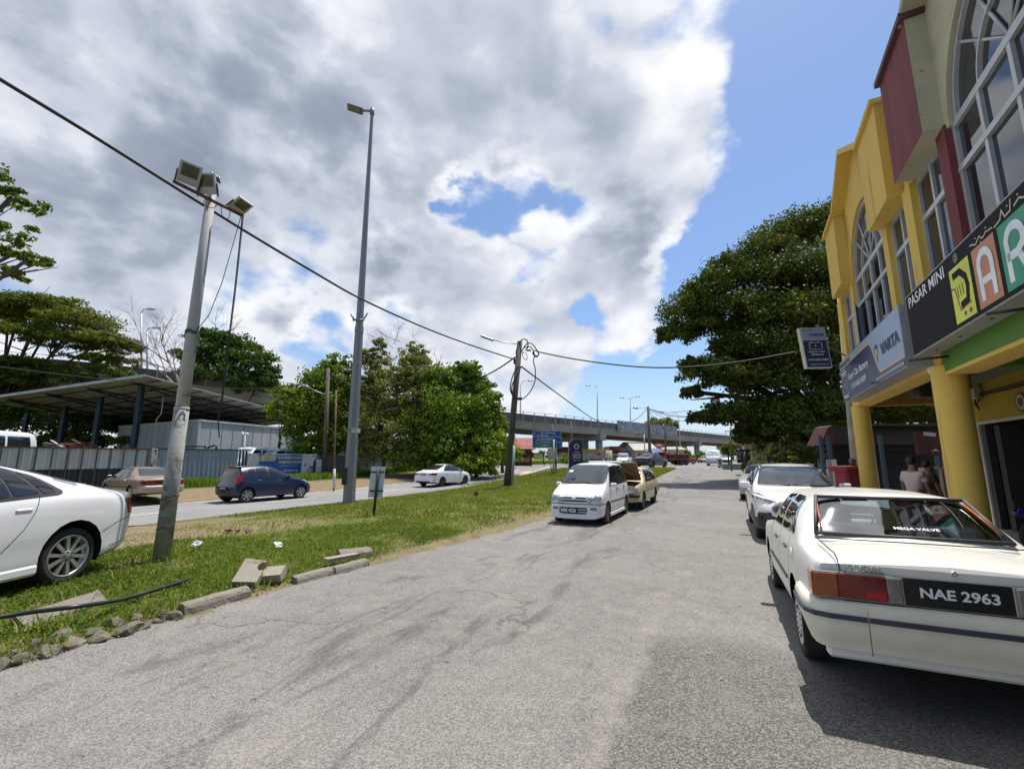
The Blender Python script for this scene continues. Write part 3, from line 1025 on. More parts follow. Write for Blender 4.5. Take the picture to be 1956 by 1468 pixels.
V = thing('shop_sign', 'pale blue and navy battery shop signboard reading VARTA and Super Car Battery', 'sign', B(3.05, .2, 3.19))
mb = MB()
bbox(mb, .42, 5.72, .02, .35, 3.19, 4.23)
mb.build('sign_box', SILV, V)
mb = MB()
face(mb, [(5.70, 3.21), (.44, 3.21), (.44, 4.21), (5.70, 4.21)], .3525)
mb.build('sign_face', SB, V)
def navy_shape(g):
	"""navy field with a rounded step; g grows it"""
	p = [(5.70, 3.21), (.44, 3.21), (.44, 3.355 + g * .75)]
	p += [(1.85, 3.355 + g)]
	p += arcpts((1.95, 3.50), .14 - g * .5, -90, -10, 6, 1)[::-1][:0]
	# rising S-curve from (1.95,3.36) to (2.55,4.05)
	for i in range(13):
		t = i / 12
		e = t * t * (3 - 2 * t)
		p.append((1.93 + .62 * t - g * .9, 3.36 + g * (1 - t) + (.68) * e + g * t))
	p += [(2.68, 4.05 + g), (5.70, 4.03 + g)]
	return p
mb = MB()
face(mb, navy_shape(.035), .354)
mb.build('orange_band', ORNG, V)
mb = MB()
face(mb, navy_shape(0), .3555)
mb.build('navy_field', NAVY, V)
wtext('VARTA', 1.73, .56, 3.64, 3.86, .3555, NAVT, V, .045)
mb = MB()
face(mb, [(2.16, 3.86), (2.02, 3.62), (1.90, 3.86), (2.03, 3.80)], .356)
mb.build('emblem', ORNG, V)
mb = MB()
face(mb, [(2.16, 3.88), (2.03, 3.82), (1.90, 3.88), (2.03, 3.93)], .356)
stroke(mb, [(2.17, 3.87), (2.02, 3.60), (1.89, 3.87)], .02, .3565)
mb.build('emblem_edge', NAVT, V)
wtext('KEDAI BATERI', 5.62, 4.42, 4.075, 4.17, .3545, NAVT, V, .02)
wtext('Super Car Battery', 4.76, 2.74, 3.60, 3.80, .3565, WPR, V, .015)
wtext('010-660 0689', 4.42, 3.05, 3.39, 3.52, .3565, WPR, V, .015)
wtext('KEDAI KITA SERVIS KERETA BATTERY PENGHANTARAN PERCUMA', 2.3, .5, 3.245, 3.30, .3565, WPR, V, .01)
mb = MB()
stroke(mb, [(5.55, 3.32), (5.55, 3.84), (5.0, 3.84), (5.0, 3.32), (5.55, 3.32)], .022, .3567)
stroke(mb, [(5.62, 3.90), (4.93, 3.90)], .03, .3567)
stroke(mb, [(5.45, 3.91), (5.45, 3.97), (5.33, 3.97), (5.33, 3.91)], .02, .3567)
stroke(mb, [(5.22, 3.91), (5.22, 3.97), (5.10, 3.97), (5.10, 3.91)], .02, .3567)
stroke(mb, [(5.6, 3.27), (4.95, 3.27)], .025, .3567)
stroke(mb, arcpts((4.55, 3.455), .05, 0, 360, 12), .014, .3567)
mb.build('battery_drawing', WPR, V)
mb = MB()
face(mb, [(5.34, 3.56), (5.22, 3.72), (5.27, 3.6)], .357)
face(mb, [(5.27, 3.6), (5.33, 3.44), (5.20, 3.59)], .357)
mb.build('bolt', ORNG, V)
PMN = thing('shop_sign', 'long black mini market signboard with PASAR MINI lettering and coloured letter tiles', 'sign', B(-3, .1, 3.31))
mb = MB()
bbox(mb, -9.6, .27, .02, .29, 3.31, 4.28)
mb.build('sign_box', pm('sign_frame_grey', (.30, .29, .28), .5, .2), PMN)
mb = MB()
face(mb, [(.25, 3.33), (-9.58, 3.33), (-9.58, 4.26), (.25, 4.26)], .2925)
mb.build('sign_face', SBLK, PMN)
wtext('PASAR MINI', .12, -1.29, 4.055, 4.22, .2925, WPR, PMN, .012)
YT = pm('tile_yellow', (.62, .66, .05), .45)
tiles = [(-1.42, -1.97, YT), (-2.06, -2.58, pm('tile_orange', (.50, .19, .09), .45)), (-2.66, -3.2, pm('tile_green', (.015, .27, .15), .45)), (-3.28, -3.82, pm('tile_red', (.5, .05, .05), .45))]
for a, b, m_ in tiles:
	mb = MB()
	face(mb, [(a, 3.38), (b, 3.38), (b, 4.07), (a, 4.07)], .294)
	mb.build('letter_tile', m_, PMN)
TW = pm('tile_letter_white', (.72, .78, .84), .5)
def round_letter(kind, a, b, mat):
	"""thick rounded capitals"""
	mb = MB()
	cx_, hw = (a + b) / 2, abs(a - b) * .28
	z0, z1 = 3.47, 3.97
	tw = .085
	if kind == 'A':
		pts = [(cx_ + hw * .95, z0)] + [(cx_ + hw * math.cos(R(t)), z1 - hw * 1.1 + hw * 1.1 * math.sin(R(t))) for t in range(0, 181, 15)] + [(cx_ - hw * .95, z0)]
		stroke(mb, pts, tw, .2955)
		stroke(mb, [(cx_ + hw, 3.66), (cx_ - hw, 3.66)], tw * .9, .2955)
	elif kind == 'R':
		pts = [(cx_ + hw, z0), (cx_ + hw, z1 - .12)] + [(cx_ + hw * math.cos(R(t)), z1 - .14 + .14 * math.sin(R(t))) for t in range(0, 181, 15)] + [(cx_ - hw * .9, 3.76), (cx_ - hw * .2, 3.70)]
		stroke(mb, pts, tw, .2955)
		stroke(mb, [(cx_ + hw, 3.70), (cx_ - hw * .2, 3.70), (cx_ - hw, z0)], tw, .2955)
	elif kind == 'D':
		pts = [(cx_ + hw * 1.1, z1), (cx_ - hw * .1, z1), (cx_ - hw * .9, z1 - .1), (cx_ - hw * 1.1, (z0 + z1) / 2 + .03), (cx_ - hw * .8, z0 + .12), (cx_ + hw * .3, z0 + .1)]
		stroke(mb, pts, tw, .2955)
	mb.build('tile_letter', mat, PMN)
round_letter('A', -2.06, -2.58, TW)
round_letter('R', -2.66, -3.2, TW)
round_letter('A', -3.28, -3.82, TW)
round_letter('D', -1.42, -1.97, SBLK)
mb = MB()
stroke(mb, [(-1.43, 3.83), (-1.52, 3.81), (-1.60, 3.52), (-1.88, 3.55)], .022, .296)
for q in (-1.70, -1.84):
	stroke(mb, arcpts((q, 3.455), .016, 0, 360, 8), .03, .296)
mb.build('trolley_drawing', pm('trolley_maroon', (.25, .04, .05), .5), PMN)
mb = MB()
for q in (-1.58, -1.65, -1.72):
	stroke(mb, [(q, 3.82), (q - .02, 3.68)], .012, .2965)
mb.build('trolley_lines', SBLK, PMN)
mb = MB()
stroke(mb, arcpts((-1.66, 4.165), .055, 0, 360, 8), .008, .294)
stroke(mb, [(-1.64, 4.20), (-1.68, 4.17), (-1.64, 4.15), (-1.69, 4.13)], .01, .294)
# flowing jawi-style line
wv = [(-2.06 - .012 * i * 4, 4.12 + .018 * math.sin(i * 1.7) + (.02 if i % 5 == 0 else 0)) for i in range(12)]
stroke(mb, wv, .016, .294)
stroke(mb, [(-2.62, 4.10), (-2.75, 4.12), (-2.80, 4.2), (-2.84, 4.11), (-2.95, 4.12), (-2.98, 4.22)], .018, .294)
stroke(mb, [(-3.02, 4.13), (-3.12, 4.16), (-3.22, 4.11), (-3.30, 4.17), (-3.42, 4.12)], .018, .294)
for q in ((-2.2, 4.17), (-2.3, 4.08), (-2.9, 4.19), (-3.1, 4.2), (-2.45, 4.18)):
	stroke(mb, [q, (q[0] - .015, q[1])], .016, .294)
mb.build('script_lettering', pm('script_gold', (.5, .47, .35), .5), PMN)
for s_ in (-.25, -1.05, -1.9, -3.0):
	mb = MB()
	mb.tube([B(s_, .16, 3.31), B(s_, .16, 3.30)], .02, 8)
	mb.build('bolt', BLACK, PMN)
# ================================================================== CARS
def chaikin(p, it=2, closed=False):
	p = [tuple(map(float, q)) for q in p]
	for _ in range(it):
		q = [p[0]]
		for a, b in zip(p, p[1:]):
			q.append(tuple(x * .75 + y * .25 for x, y in zip(a, b)))
			q.append(tuple(x * .25 + y * .75 for x, y in zip(a, b)))
		q.append(p[-1])
		p = q
	return p
def roundpoly(pts, r=0.03, n=3):
	"""round the corners of a convex polygon"""
	out = []
	k = len(pts)
	for i in range(k):
		a, b, c = Vector(pts[i - 1]), Vector(pts[i]), Vector(pts[(i + 1) % k])
		d1, d2 = (a - b), (c - b)
		rr = min(r, d1.length * .45, d2.length * .45)
		p0, p1 = b + d1.normalized() * rr, b + d2.normalized() * rr
		for j in range(n + 1):
			t = j / n
			out.append(tuple((1 - t) ** 2 * p0 + 2 * t * (1 - t) * b + t * t * p1))
	return out
def body_mesh(S, nst=64):
	L = S['L']
	W = S['W'] / 2
	sm_it = S.get('smooth', 2)
	top = chaikin(S['top'], sm_it)
	belt = chaikin(S['belt'], 1)
	plan = chaikin(S['plan'], 2)
	tw = chaikin(S['tw'], 1)
	bot = S['bot']
	f = lambda pl, x: float(np.interp(x, [q[0] for q in pl], [q[1] for q in pl]))
	xs = sorted(set([round(v, 4) for v in np.linspace(0, L, nst)] + [.02, .06, .12, L - .02, L - .06, L - .12]))
	rear, nose = S.get('rearprof', [(0, 0), (2, 0)]), S.get('noseprof', [(0, 0), (2, 0)])
	rb, nbw = S.get('rearbow', .07), S.get('nosebow', .1)
	waist = S.get('waist', 0.0)
	crown = S.get('crown', .03)
	rows = []
	for x in xs:
		w = W * f(plan, x)
		zb, zt = f(bot, x), f(top, x)
		zs = min(f(belt, x), zt - crown - .006)
		h = zt - zs
		t_ = W * f(tw, x)
		mid = zb + (zs - zb) * .55
		g = min(1, h / .35)
		ctl = [(0, zb), (.70 * w, zb), (.93 * w, zb + .015), (.985 * w, zb + .07), (w * (1 - waist), zb + (zs - zb) * .33), (w, mid), (.99 * w, zs - (zs - zb) * .14), (.955 * w, zs),
               (.955 * w * (1 - .5) + t_ * .5 + .022 * g, min(zs + h * .5, zt - crown * .97)), (t_ + .004, min(zs + h * .86 - .02 * g, zt - crown * .94)), (t_ - .055 - .03 * g, zt - crown * .9), (t_ * .55, zt - crown * .35), (0, zt)]
		ring = chaikin(ctl, 2)
		wr = max(0, 1 - x / .45) ** 2
		wf = max(0, 1 - (L - x) / .5) ** 2
		row = []
		for (y, z) in ring:
			xx = x + wr * (f(rear, z) + rb * (y / W) ** 2) - wf * (f(nose, z) + nbw * (abs(y) / W) ** 2.4)
			row.append((xx, y, z))
		rows.append(row)
	bm = bmesh.new()
	K = len(rows[0])
	V = []
	for row in rows:
		vs = [bm.verts.new(p) for p in row]
		vs2 = [vs[0]] + [bm.verts.new((p[0], -p[1], p[2])) for p in row[1:-1]] + [vs[-1]]
		V.append((vs, vs2))
	for (a, a2), (b, b2) in zip(V, V[1:]):
		for i in range(K - 1):
			bm.faces.new((a[i], b[i], b[i + 1], a[i + 1]))
			bm.faces.new((a2[i + 1], b2[i + 1], b2[i], a2[i]))
	# end caps
	for e, (vl, vr) in ((0, V[0]), (1, V[-1])):
		n = 6
		row_prev = None
		for i in range(K):
			pl = vl[i].co
			if i in (0, K - 1):
				row = [vl[i]] * (2 * n + 1)
			else:
				row = []
				for c in range(-n, n + 1):
					if c == -n:
						row.append(vr[i])
					elif c == n:
						row.append(vl[i])
					else:
						y = pl.y * c / n
						if e == 0:
							x = f(rear, pl.z) + rb * (y / W) ** 2
						else:
							x = L - f(nose, pl.z) - nbw * (abs(y) / W) ** 2.4
						row.append(bm.verts.new((x, y, pl.z)))
			if row_prev:
				for c in range(2 * n):
					q = [row_prev[c], row_prev[c + 1], row[c + 1], row[c]]
					u = []
					for v in q:
						if v not in u:
							u.append(v)
					if len(u) >= 3:
						try:
							bm.faces.new(u)
						except ValueError:
							pass
			row_prev = row
	bmesh.ops.recalc_face_normals(bm, faces=bm.faces)
	bm.normal_update()
	for fc in bm.faces:
		fc.smooth = True
	return bm
VIEW = {'L': ((0, 1, 0), 0, 2, 1), 'R': ((0, -1, 0), 0, 2, -1), 'F': ((1, 0, 0), 1, 2, 1), 'B': ((-1, 0, 0), 1, 2, -1), 'T': ((0, 0, 1), 0, 1, 1)}
def in_view_faces(bm, view, poly, mind=0.12):
	ax, i0, i1, sg = VIEW[view]
	ax = Vector(ax)
	lo0, hi0 = min(p[0] for p in poly), max(p[0] for p in poly)
	lo1, hi1 = min(p[1] for p in poly), max(p[1] for p in poly)
	out = []
	for f in bm.faces:
		if f.normal.dot(ax) < mind:
			continue
		a = [v.co[i0] for v in f.verts]
		b = [v.co[i1] for v in f.verts]
		if max(a) < lo0 or min(a) > hi0 or max(b) < lo1 or min(b) > hi1:
			continue
		out.append(f)
	return out
def poly_planes(view, poly):
	ax, i0, i1, sg = VIEW[view]
	n = len(poly)
	area = sum(poly[i][0] * poly[(i + 1) % n][1] - poly[(i + 1) % n][0] * poly[i][1] for i in range(n))
	pl = []
	for i in range(n):
		a, b = poly[i], poly[(i + 1) % n]
		d = (b[0] - a[0], b[1] - a[1])
		if abs(d[0]) + abs(d[1]) < 1e-6:
			continue
		nrm = (d[1], -d[0]) if area > 0 else (-d[1], d[0])    # outward
		co, no = [0, 0, 0], [0, 0, 0]
		co[i0], co[i1] = a
		no[i0], no[i1] = nrm
		pl.append((Vector(co), Vector(no).normalized()))
	return pl
def panel(src, view, poly, off=.004, mind=0.12, flt=None, thick=0.0):
	"""a piece of the body surface inside poly, lifted by off; src stays untouched"""
	keep = in_view_faces(src, view, poly, mind)
	bm = bmesh.new()
	vm = {}
	for f in keep:
		if flt and not flt(f.calc_center_median()):
			continue
		vs = []
		for v in f.verts:
			if v.index not in vm:
				nv = bm.verts.new(v.co)
				vm[v.index] = nv
				nv.normal = v.normal
			vs.append(vm[v.index])
		try:
			nf = bm.faces.new(vs)
			nf.smooth = True
		except ValueError:
			pass
	for co, no in poly_planes(view, poly):
		bmesh.ops.bisect_plane(bm, geom=bm.verts[:] + bm.edges[:] + bm.faces[:], plane_co=co, plane_no=no, clear_outer=True, dist=1e-5)
	bm.normal_update()
	for v in bm.verts:
		v.co += v.normal * off
	if thick > 0 and bm.faces:
		r = bmesh.ops.solidify(bm, geom=bm.faces[:], thickness=thick)
	me = bpy.data.meshes.new('panel')
	bm.to_mesh(me)
	bm.free()
	return me
def cut(src, view, poly, mind=0.12, flt=None):
	"""split src along poly and remove the inside"""
	fs = [f for f in in_view_faces(src, view, poly, mind) if not flt or flt(f.calc_center_median())]
	for co, no in poly_planes(view, poly):
		geom = set(fs)
		for f in fs:
			geom.update(f.edges)
			geom.update(f.verts)
		r = bmesh.ops.bisect_plane(src, geom=list(geom), plane_co=co, plane_no=no, dist=1e-5)
		fs = [g for g in r['geom'] if isinstance(g, bmesh.types.BMFace) and g.is_valid and (g.calc_center_median() - co).dot(no) < 1e-6]
	bmesh.ops.delete(src, geom=fs, context='FACES')
	src.verts.index_update()
	src.verts.ensure_lookup_table()
	src.normal_update()
WH = {}
def wheel_meshes(r, w, style, rimr=None):
	key = (r, w, style)
	if key in WH:
		return WH[key]
	rimr = rimr or r * .66
	mb = MB()
	ax = lambda x, y, h: (x, h, y)
	h = w / 2
	mb.lathe([(rimr * .98, h * .75), (rimr * 1.02, h * .92), (rimr + (r - rimr) * .45, h * 1.0), (r * .955, h * .9), (r * .99, h * .7), (r, h * .35), (r, -h * .35), (r * .99, -h * .7), (r * .955, -h * .9), (rimr, -h), (rimr * .5, -h), (.01, -h * .9)], ax, 44)
	tm = mb.build('wheel', RUBBER, None, False).data
	o = bpy.data.objects[-1] if False else None
	mb = MB()
	spk, col, hubcap = style
	mb.lathe([(rimr * 1.01, h * .80), (rimr * 1.0, h * .95), (rimr * .95, h * .96), (rimr * .92, h * .80), (rimr * .9, h * .3), (rimr * .3, h * .2), (.001, h * .2)], ax, 44, 0)
	if hubcap:
		mb.lathe([(rimr * .93, h * .84), (rimr * .8, h * .93), (rimr * .45, h * .90), (rimr * .40, h * .97), (.001, h * 1.02)], ax, 44, 0)
		for k in range(spk * 2):
			a = 2 * math.pi * k / (spk * 2)
			d = Vector((math.cos(a), 0, math.sin(a)))
			e = Vector((-d.z, 0, d.x))
			mb.box(d * rimr * .66 + Vector((0, h * .925, 0)), (rimr * .10, .012, rimr * .05), 1, (d, Vector((0, 1, 0)), e))
	else:
		for k in range(spk):
			a = 2 * math.pi * k / spk + .2
			d = Vector((math.cos(a), 0, math.sin(a)))
			e = Vector((-d.z, 0, d.x))
			w0, w1 = rimr * (.13 if spk > 7 else .2), rimr * (.09 if spk > 7 else .13)
			p = [d * rimr * .14 - e * w0 * .55, d * rimr * .14 + e * w0 * .55, d * rimr * .93 + e * w1, d * rimr * .93 - e * w1]
			yo, yi = Vector((0, h * .84, 0)), Vector((0, h * .55, 0))
			md = [q * .5 + p[3 - i] * .5 for i, q in enumerate(p)]
			vs = [p[0] + yo, p[1] + yo, p[2] + yo * 1.05, p[3] + yo * 1.05, p[0] + yi, p[1] + yi, p[2] + yi, p[3] + yi]
			mb.add(vs, [(0, 1, 2, 3), (0, 1, 5, 4), (1, 2, 6, 5), (2, 3, 7, 6), (3, 0, 4, 7)], 0)
		mb.lathe([(rimr * .27, h * .5), (rimr * .27, h * .82), (rimr * .2, h * .9), (.001, h * .92)], ax, 20, 0)
		for k in range(5):
			a = 2 * math.pi * k / 5
			c = Vector((math.cos(a) * rimr * .2, h * .9, math.sin(a) * rimr * .2))
			mb.box(c, (.018, .02, .018), 1)
		mb.lathe([(rimr * .88, h * .30), (rimr * .3, h * .22), (.001, h * .22)], ax, 30, 1)
	rm = mb.build('rim', [col, BLACK], None, False).data
	# strip the temporary objects
	for nm in (tm, rm):
		for ob in [q for q in bpy.data.objects if q.data == nm]:
			bpy.data.objects.remove(ob)
	WH[key] = (tm, rm)
	return WH[key]
def add_wheel(root, x, y, r, w, style, side, rimr=None, steer=0.0):
	tm, rm = wheel_meshes(r, w, style, rimr)
	o = bpy.data.objects.new('wheel', tm)
	C.objects.link(o)
	o.parent = root
	o.location = (x, y, r)
	o.rotation_euler = (0, 0, (0 if side > 0 else math.pi) + steer)
	q = bpy.data.objects.new('rim', rm)
	C.objects.link(q)
	q.parent = o
	return o
SILVR = pm('alloy_rim', (.50, .50, .50), .3, .7, .05, 8)
DARKR = pm('dark_rim', (.09, .085, .075), .45, .5, .1, 8)
BRONZ = pm('bronze_rim', (.16, .13, .08), .45, .6, .1, 8)
HEADL = pm('lamp_lens', (.45, .48, .50), .08, .3, .15, 9, spec=.9)
REDL = pm('tail_lamp_red', (.33, .012, .010), .12, 0, .15, 14)
ORGL = pm('indicator_orange', (.50, .11, .015), .15, 0, .15, 14)
TRIMB = pm('trim_black', (.022, .022, .025), .45, 0, .1, 5)
PLATE = pm('plate_black', (.008, .008, .009), .3, 0, 0)
UNDER = pm('underbody_dark', (.012, .012, .012), .9, 0, 0)
WSG = pm('windscreen_glass', (.035, .05, .065), .03, 0, .35, 1.2, spec=.9)
SEAM = pm('panel_gap', (.03, .03, .03), .8, 0, 0)
def plate(root, S, text, x, z, w=.50, h=.13, back=True, y=0.0, tilt=0.0):
	sg = -1 if back else 1
	mb = MB()
	mb.box((x, y, z), (.016, w, h), 0, None, .004)
	p = mb.build('number_plate', PLATE, root, False)
	if text:
		xd = Vector((0, -1 if back else 1, 0))
		k = .84
		lettering(text, Vector((x + sg * .008, y, z)) - xd * w * k / 2 - Vector((0, 0, h * .31)), xd, (0, 0, 1), w * k, h * .62, WPR, p, 'plate_lettering', bold=.03, world=False, off=.002)
	return p
def car(name, label, cat, S, pos, heading, pcol, group=None, lod=0):
	"""pos: ground point under the middle of the rear axle; heading: clockwise from +Y"""
	rz = math.pi / 2 - heading
	root = thing(name, label, cat, pos, rz, group)
	xr = S['rear_axle']
	bm = body_mesh(S, S.get('nst', 60 if lod == 0 else 36))
	# shift so that the rear axle sits at the origin
	bmesh.ops.translate(bm, verts=bm.verts, vec=(-xr, 0, 0))
	bm.verts.index_update()
	sh = lambda poly, view: [(p[0] - xr, p[1]) for p in poly] if view in 'LRT' else poly
	wr = S['wheel_r']
	panels = []
	for p in S['panels']:
		nm, view, poly, mat = p[:4]
		opt = p[4] if len(p) > 4 else {}
		if lod > 1 and opt.get('fine'):
			continue
		for vw in (('L', 'R') if view == 'S' else (view,)):
			pl = [(a, b) for a, b in poly]
			if view == 'S':
				pass
			reps = [pl]
			if view in ('F2', 'B2'):
				vw = view[0]
				reps = [pl, [(-a, b) for a, b in pl][::-1]]
			for q in reps:
				q = sh(q, vw)
				if opt.get('round', .02):
					q = roundpoly(q, opt.get('round', .02), 3 if lod == 0 else 2)
				fl_ = opt.get('flt') or ((lambda c, sg_=(1 if vw == 'L' else -1): c.y * sg_ > S['W'] * .21) if vw in 'LR' else None)
				me = panel(bm, vw, q, opt.get('off', .004), opt.get('mind', .12), fl_)
				if not len(me.polygons):
					continue
				panels.append((nm, me, mat, q, vw, opt))
	for nm, me, mat, q, vw, opt in panels:
		o = link_mesh(nm, me, root, [mat])
		if opt.get('label'):
			o['label'] = opt['label']
		if opt.get('cut'):
			cut(bm, vw, roundpoly([(a, b) for a, b in q], 0.0, 0) if False else q, opt.get('mind', .12), opt.get('flt'))
	# wheel arches
	axles = [0.0, S['wb']]
	for ax in axles:
		ar = wr * S.get('arch', 1.13)
		circ = [(ax + ar * math.cos(2 * math.pi * k / 20 + .1), wr + .01 + ar * math.sin(2 * math.pi * k / 20 + .1)) for k in range(20)]
		for vw in 'LR':
			sg = 1 if vw == 'L' else -1
			fl = lambda c, sg=sg: c.y * sg > S['W'] * .28
			bm.verts.index_update()
			fs = [f for f in bm.faces if fl(f.calc_center_median()) and abs(f.calc_center_median().x - ax) < ar + .3 and f.calc_center_median().z < wr + ar + .2]
			for co, no in poly_planes(vw, circ):
				geom = set(fs)
				for f in fs:
					geom.update(f.edges)
					geom.update(f.verts)
				r_ = bmesh.ops.bisect_plane(bm, geom=list(geom), plane_co=co, plane_no=no, dist=1e-5)
				fs = [g_ for g_ in r_['geom'] if isinstance(g_, bmesh.types.BMFace) and g_.is_valid and (g_.calc_center_median() - co).dot(no) < 1e-6]
			bmesh.ops.delete(bm, geom=fs, context='FACES')
	bm.normal_update()
	for f in bm.faces:
		c = f.calc_center_median()
		f.material_index = 1 if (f.normal.z < -.6 and c.z < wr + .1) else 0
		lower = S.get('lower_trim')
		if lower and c.z < lower:
			f.material_index = 2
	me = bpy.data.meshes.new('body')
	bm.to_mesh(me)
	bm.free()
	me.set_sharp_from_angle(angle=R(S.get('sharp', 38)))
	body = link_mesh('body', me, root, [pcol, UNDER, TRIMB])
	# arch liners
	for ax in axles:
		ar = wr * S.get('arch', 1.13)
		for sg in (-1, 1):
			mb = MB()
			y0, y1 = sg * S['W'] * .27, sg * (S['W'] / 2 - .045)
			n = 20
			vs = []
			for k in range(n + 1):
				a = R(-20 + 220 * k / n)
				for y in (y0, y1):
					vs.append((ax + ar * math.cos(a), y, wr + .01 + ar * math.sin(a)))
			mb.add(vs, [(2 * k, 2 * k + 1, 2 * k + 3, 2 * k + 2) for k in range(n)], 0, True)
			vs = [(ax + ar * math.cos(R(-20 + 220 * k / n)), y0, wr + .01 + ar * math.sin(R(-20 + 220 * k / n))) for k in range(n + 1)]
			mb.add(vs, [tuple(range(n + 1))], 0)
			mb.build('wheel_arch_liner', UNDER, root, False)
	# arch lip
	yw = S['W'] / 2 - S.get('inset', .03) - S['wheel_w'] / 2
	for ax in axles:
		for sg in (1, -1):
			add_wheel(root, ax, sg * yw, wr, S['wheel_w'], S['wheel'], sg, S.get('rimr'), S.get('steer', 0) if ax > 0 else 0)
	# mirrors
	if S.get('mirror'):
		mx, mz, mw = S['mirror'][:3]
		mc = S['mirror'][3] if len(S['mirror']) > 3 else pcol
		mx -= xr
		for sg in (1, -1):
			mb = MB()
			yb = S['mirror_y'] if 'mirror_y' in S else S['W'] / 2 * .93
			c = Vector((mx, sg * (yb + mw * .62), mz))
			mb.box(c, (.10, mw, mw * .62), 0, None, .03)
			mb.box(c - Vector((.052, 0, 0)), (.006, mw * .84, mw * .5), 1)
			mb.box((mx + .01, sg * (yb + .02), mz - mw * .15), (.06, .12, .04), 0)
			mb.build('wing_mirror', [mc, glass_dark()], root, False)
	# handles
	for hx, hz_ in S.get('handles', []):
		for sg in (1, -1):
			mb = MB()
			yy = S['W'] / 2 * S.get('handle_y', .995)
			hm = S.get('handle_mat', pcol)
			mb.box((hx - xr, sg * (yy + .008), hz_), (.17, .022, .028), 0, None, .008)
			mb.build('door_handle', hm, root, False)
	if S.get('wiper') and lod == 0:
		mb = MB()
		x0, z0 = S['wiper']
		for a, b in ((-.05, .55), (-.62, -.08)):
			mb.tube([(x0 - xr, b, z0), (x0 - xr - .01, (a + b) / 2, z0 + .015), (x0 - xr - .02, a, z0 + .02)], .009, 6)
		mb.build('wiper', BLACK, root, False)
	return root
SEDAN = dict(L=4.50, W=1.75, smooth=2, rear_axle=.98, wb=2.60, wheel_r=.315, wheel_w=.20, wheel=(10, SILVR, False), handle_y=.985,
             top=[(0, .93), (.12, 1.0), (.62, 1.06), (1.12, 1.30), (1.65, 1.43), (2.1, 1.475), (2.65, 1.42), (3.42, 1.02), (3.6, .985), (4.1, .86), (4.38, .72), (4.5, .60)],
             belt=[(0, .90), (.6, 1.0), (1.4, 1.0), (3.0, .93), (3.6, .88), (4.2, .76), (4.5, .58)],
             plan=[(0, .86), (.1, .95), (.5, 1.0), (3.6, 1.0), (4.1, .97), (4.4, .88), (4.5, .76)],
             tw=[(0, .70), (.6, .72), (1.1, .64), (1.7, .66), (2.4, .66), (3.3, .74), (3.7, .80), (4.3, .76), (4.5, .66)],
             bot=[(0, .32), (.5, .22), (4, .20), (4.5, .26)], rearprof=[(0, .06), (.35, .02), (.6, 0), (.8, .06), (1.0, .04)], noseprof=[(0, .08), (.3, .0), (.5, .0), (.75, .1), (1, .2)],
             mirror=(3.02, 1.0, .2), handles=[(1.45, .88), (2.35, .86)], wiper=(3.52, 1.0))
def win_panels(quads, frame, mat=None, fm=None, off=.006):
	"""quads: list of side-window polygons; frame: outer outline polygon"""
	out = [('window_surround', 'S', frame, fm or TRIMB, dict(off=.002, round=.05))]
	for q in quads:
		out.append(('side_window', 'S', q, mat or glass_dark(), dict(off=off, round=.04)))
	return out
def seams(lines, w=.006):
	out = []
	for pl in lines:
		for a, b in zip(pl, pl[1:]):
			d = Vector((b[0] - a[0], b[1] - a[1]))
			n = Vector((-d.y, d.x)).normalized() * w / 2
			out.append(('panel_gap', 'S', [(a[0] - n.x, a[1] - n.y), (a[0] + n.x, a[1] + n.y), (b[0] + n.x, b[1] + n.y), (b[0] - n.x, b[1] - n.y)], SEAM, dict(off=.0015, round=0, fine=True)))
	return out
def mk(base, **kw):
	d = dict(base)
	d.update(kw)
	return d
# ---------------------------------------------------------------- 1 blue hatchback on the main road
HATCH = dict(L=3.65, W=1.67, rear_axle=.56, wb=2.44, wheel_r=.30, wheel_w=.19, wheel=(6, SILVR, False), handle_y=.985,
             top=[(0, 1.04), (.05, 1.36), (.14, 1.45), (.55, 1.50), (1.2, 1.52), (1.75, 1.46), (2.62, 1.03), (2.8, .98), (3.3, .86), (3.56, .70), (3.65, .58)],
             belt=[(0, 1.0), (.8, .99), (2.4, .93), (3.0, .84), (3.5, .68), (3.65, .55)],
             plan=[(0, .90), (.08, .96), (.35, 1.0), (3.0, 1.0), (3.35, .96), (3.58, .86), (3.65, .76)],
             tw=[(0, .62), (.3, .68), (1.5, .69), (2.4, .76), (2.9, .82), (3.5, .74), (3.65, .66)],
             bot=[(0, .30), (.3, .20), (3.3, .19), (3.65, .24)], rearprof=[(0, .08), (.4, .0), (.65, .0), (.85, .10), (1.4, .30), (1.6, .34)], noseprof=[(0, .06), (.3, 0), (.5, 0), (.8, .12), (1, .2)], rearbow=.09,
             mirror=(2.32, 1.0, .19), handles=[(1.0, .90), (1.9, .88)])
MY_NAVY = paint('navy', (.003, .007, .045), .3, .1, .4)
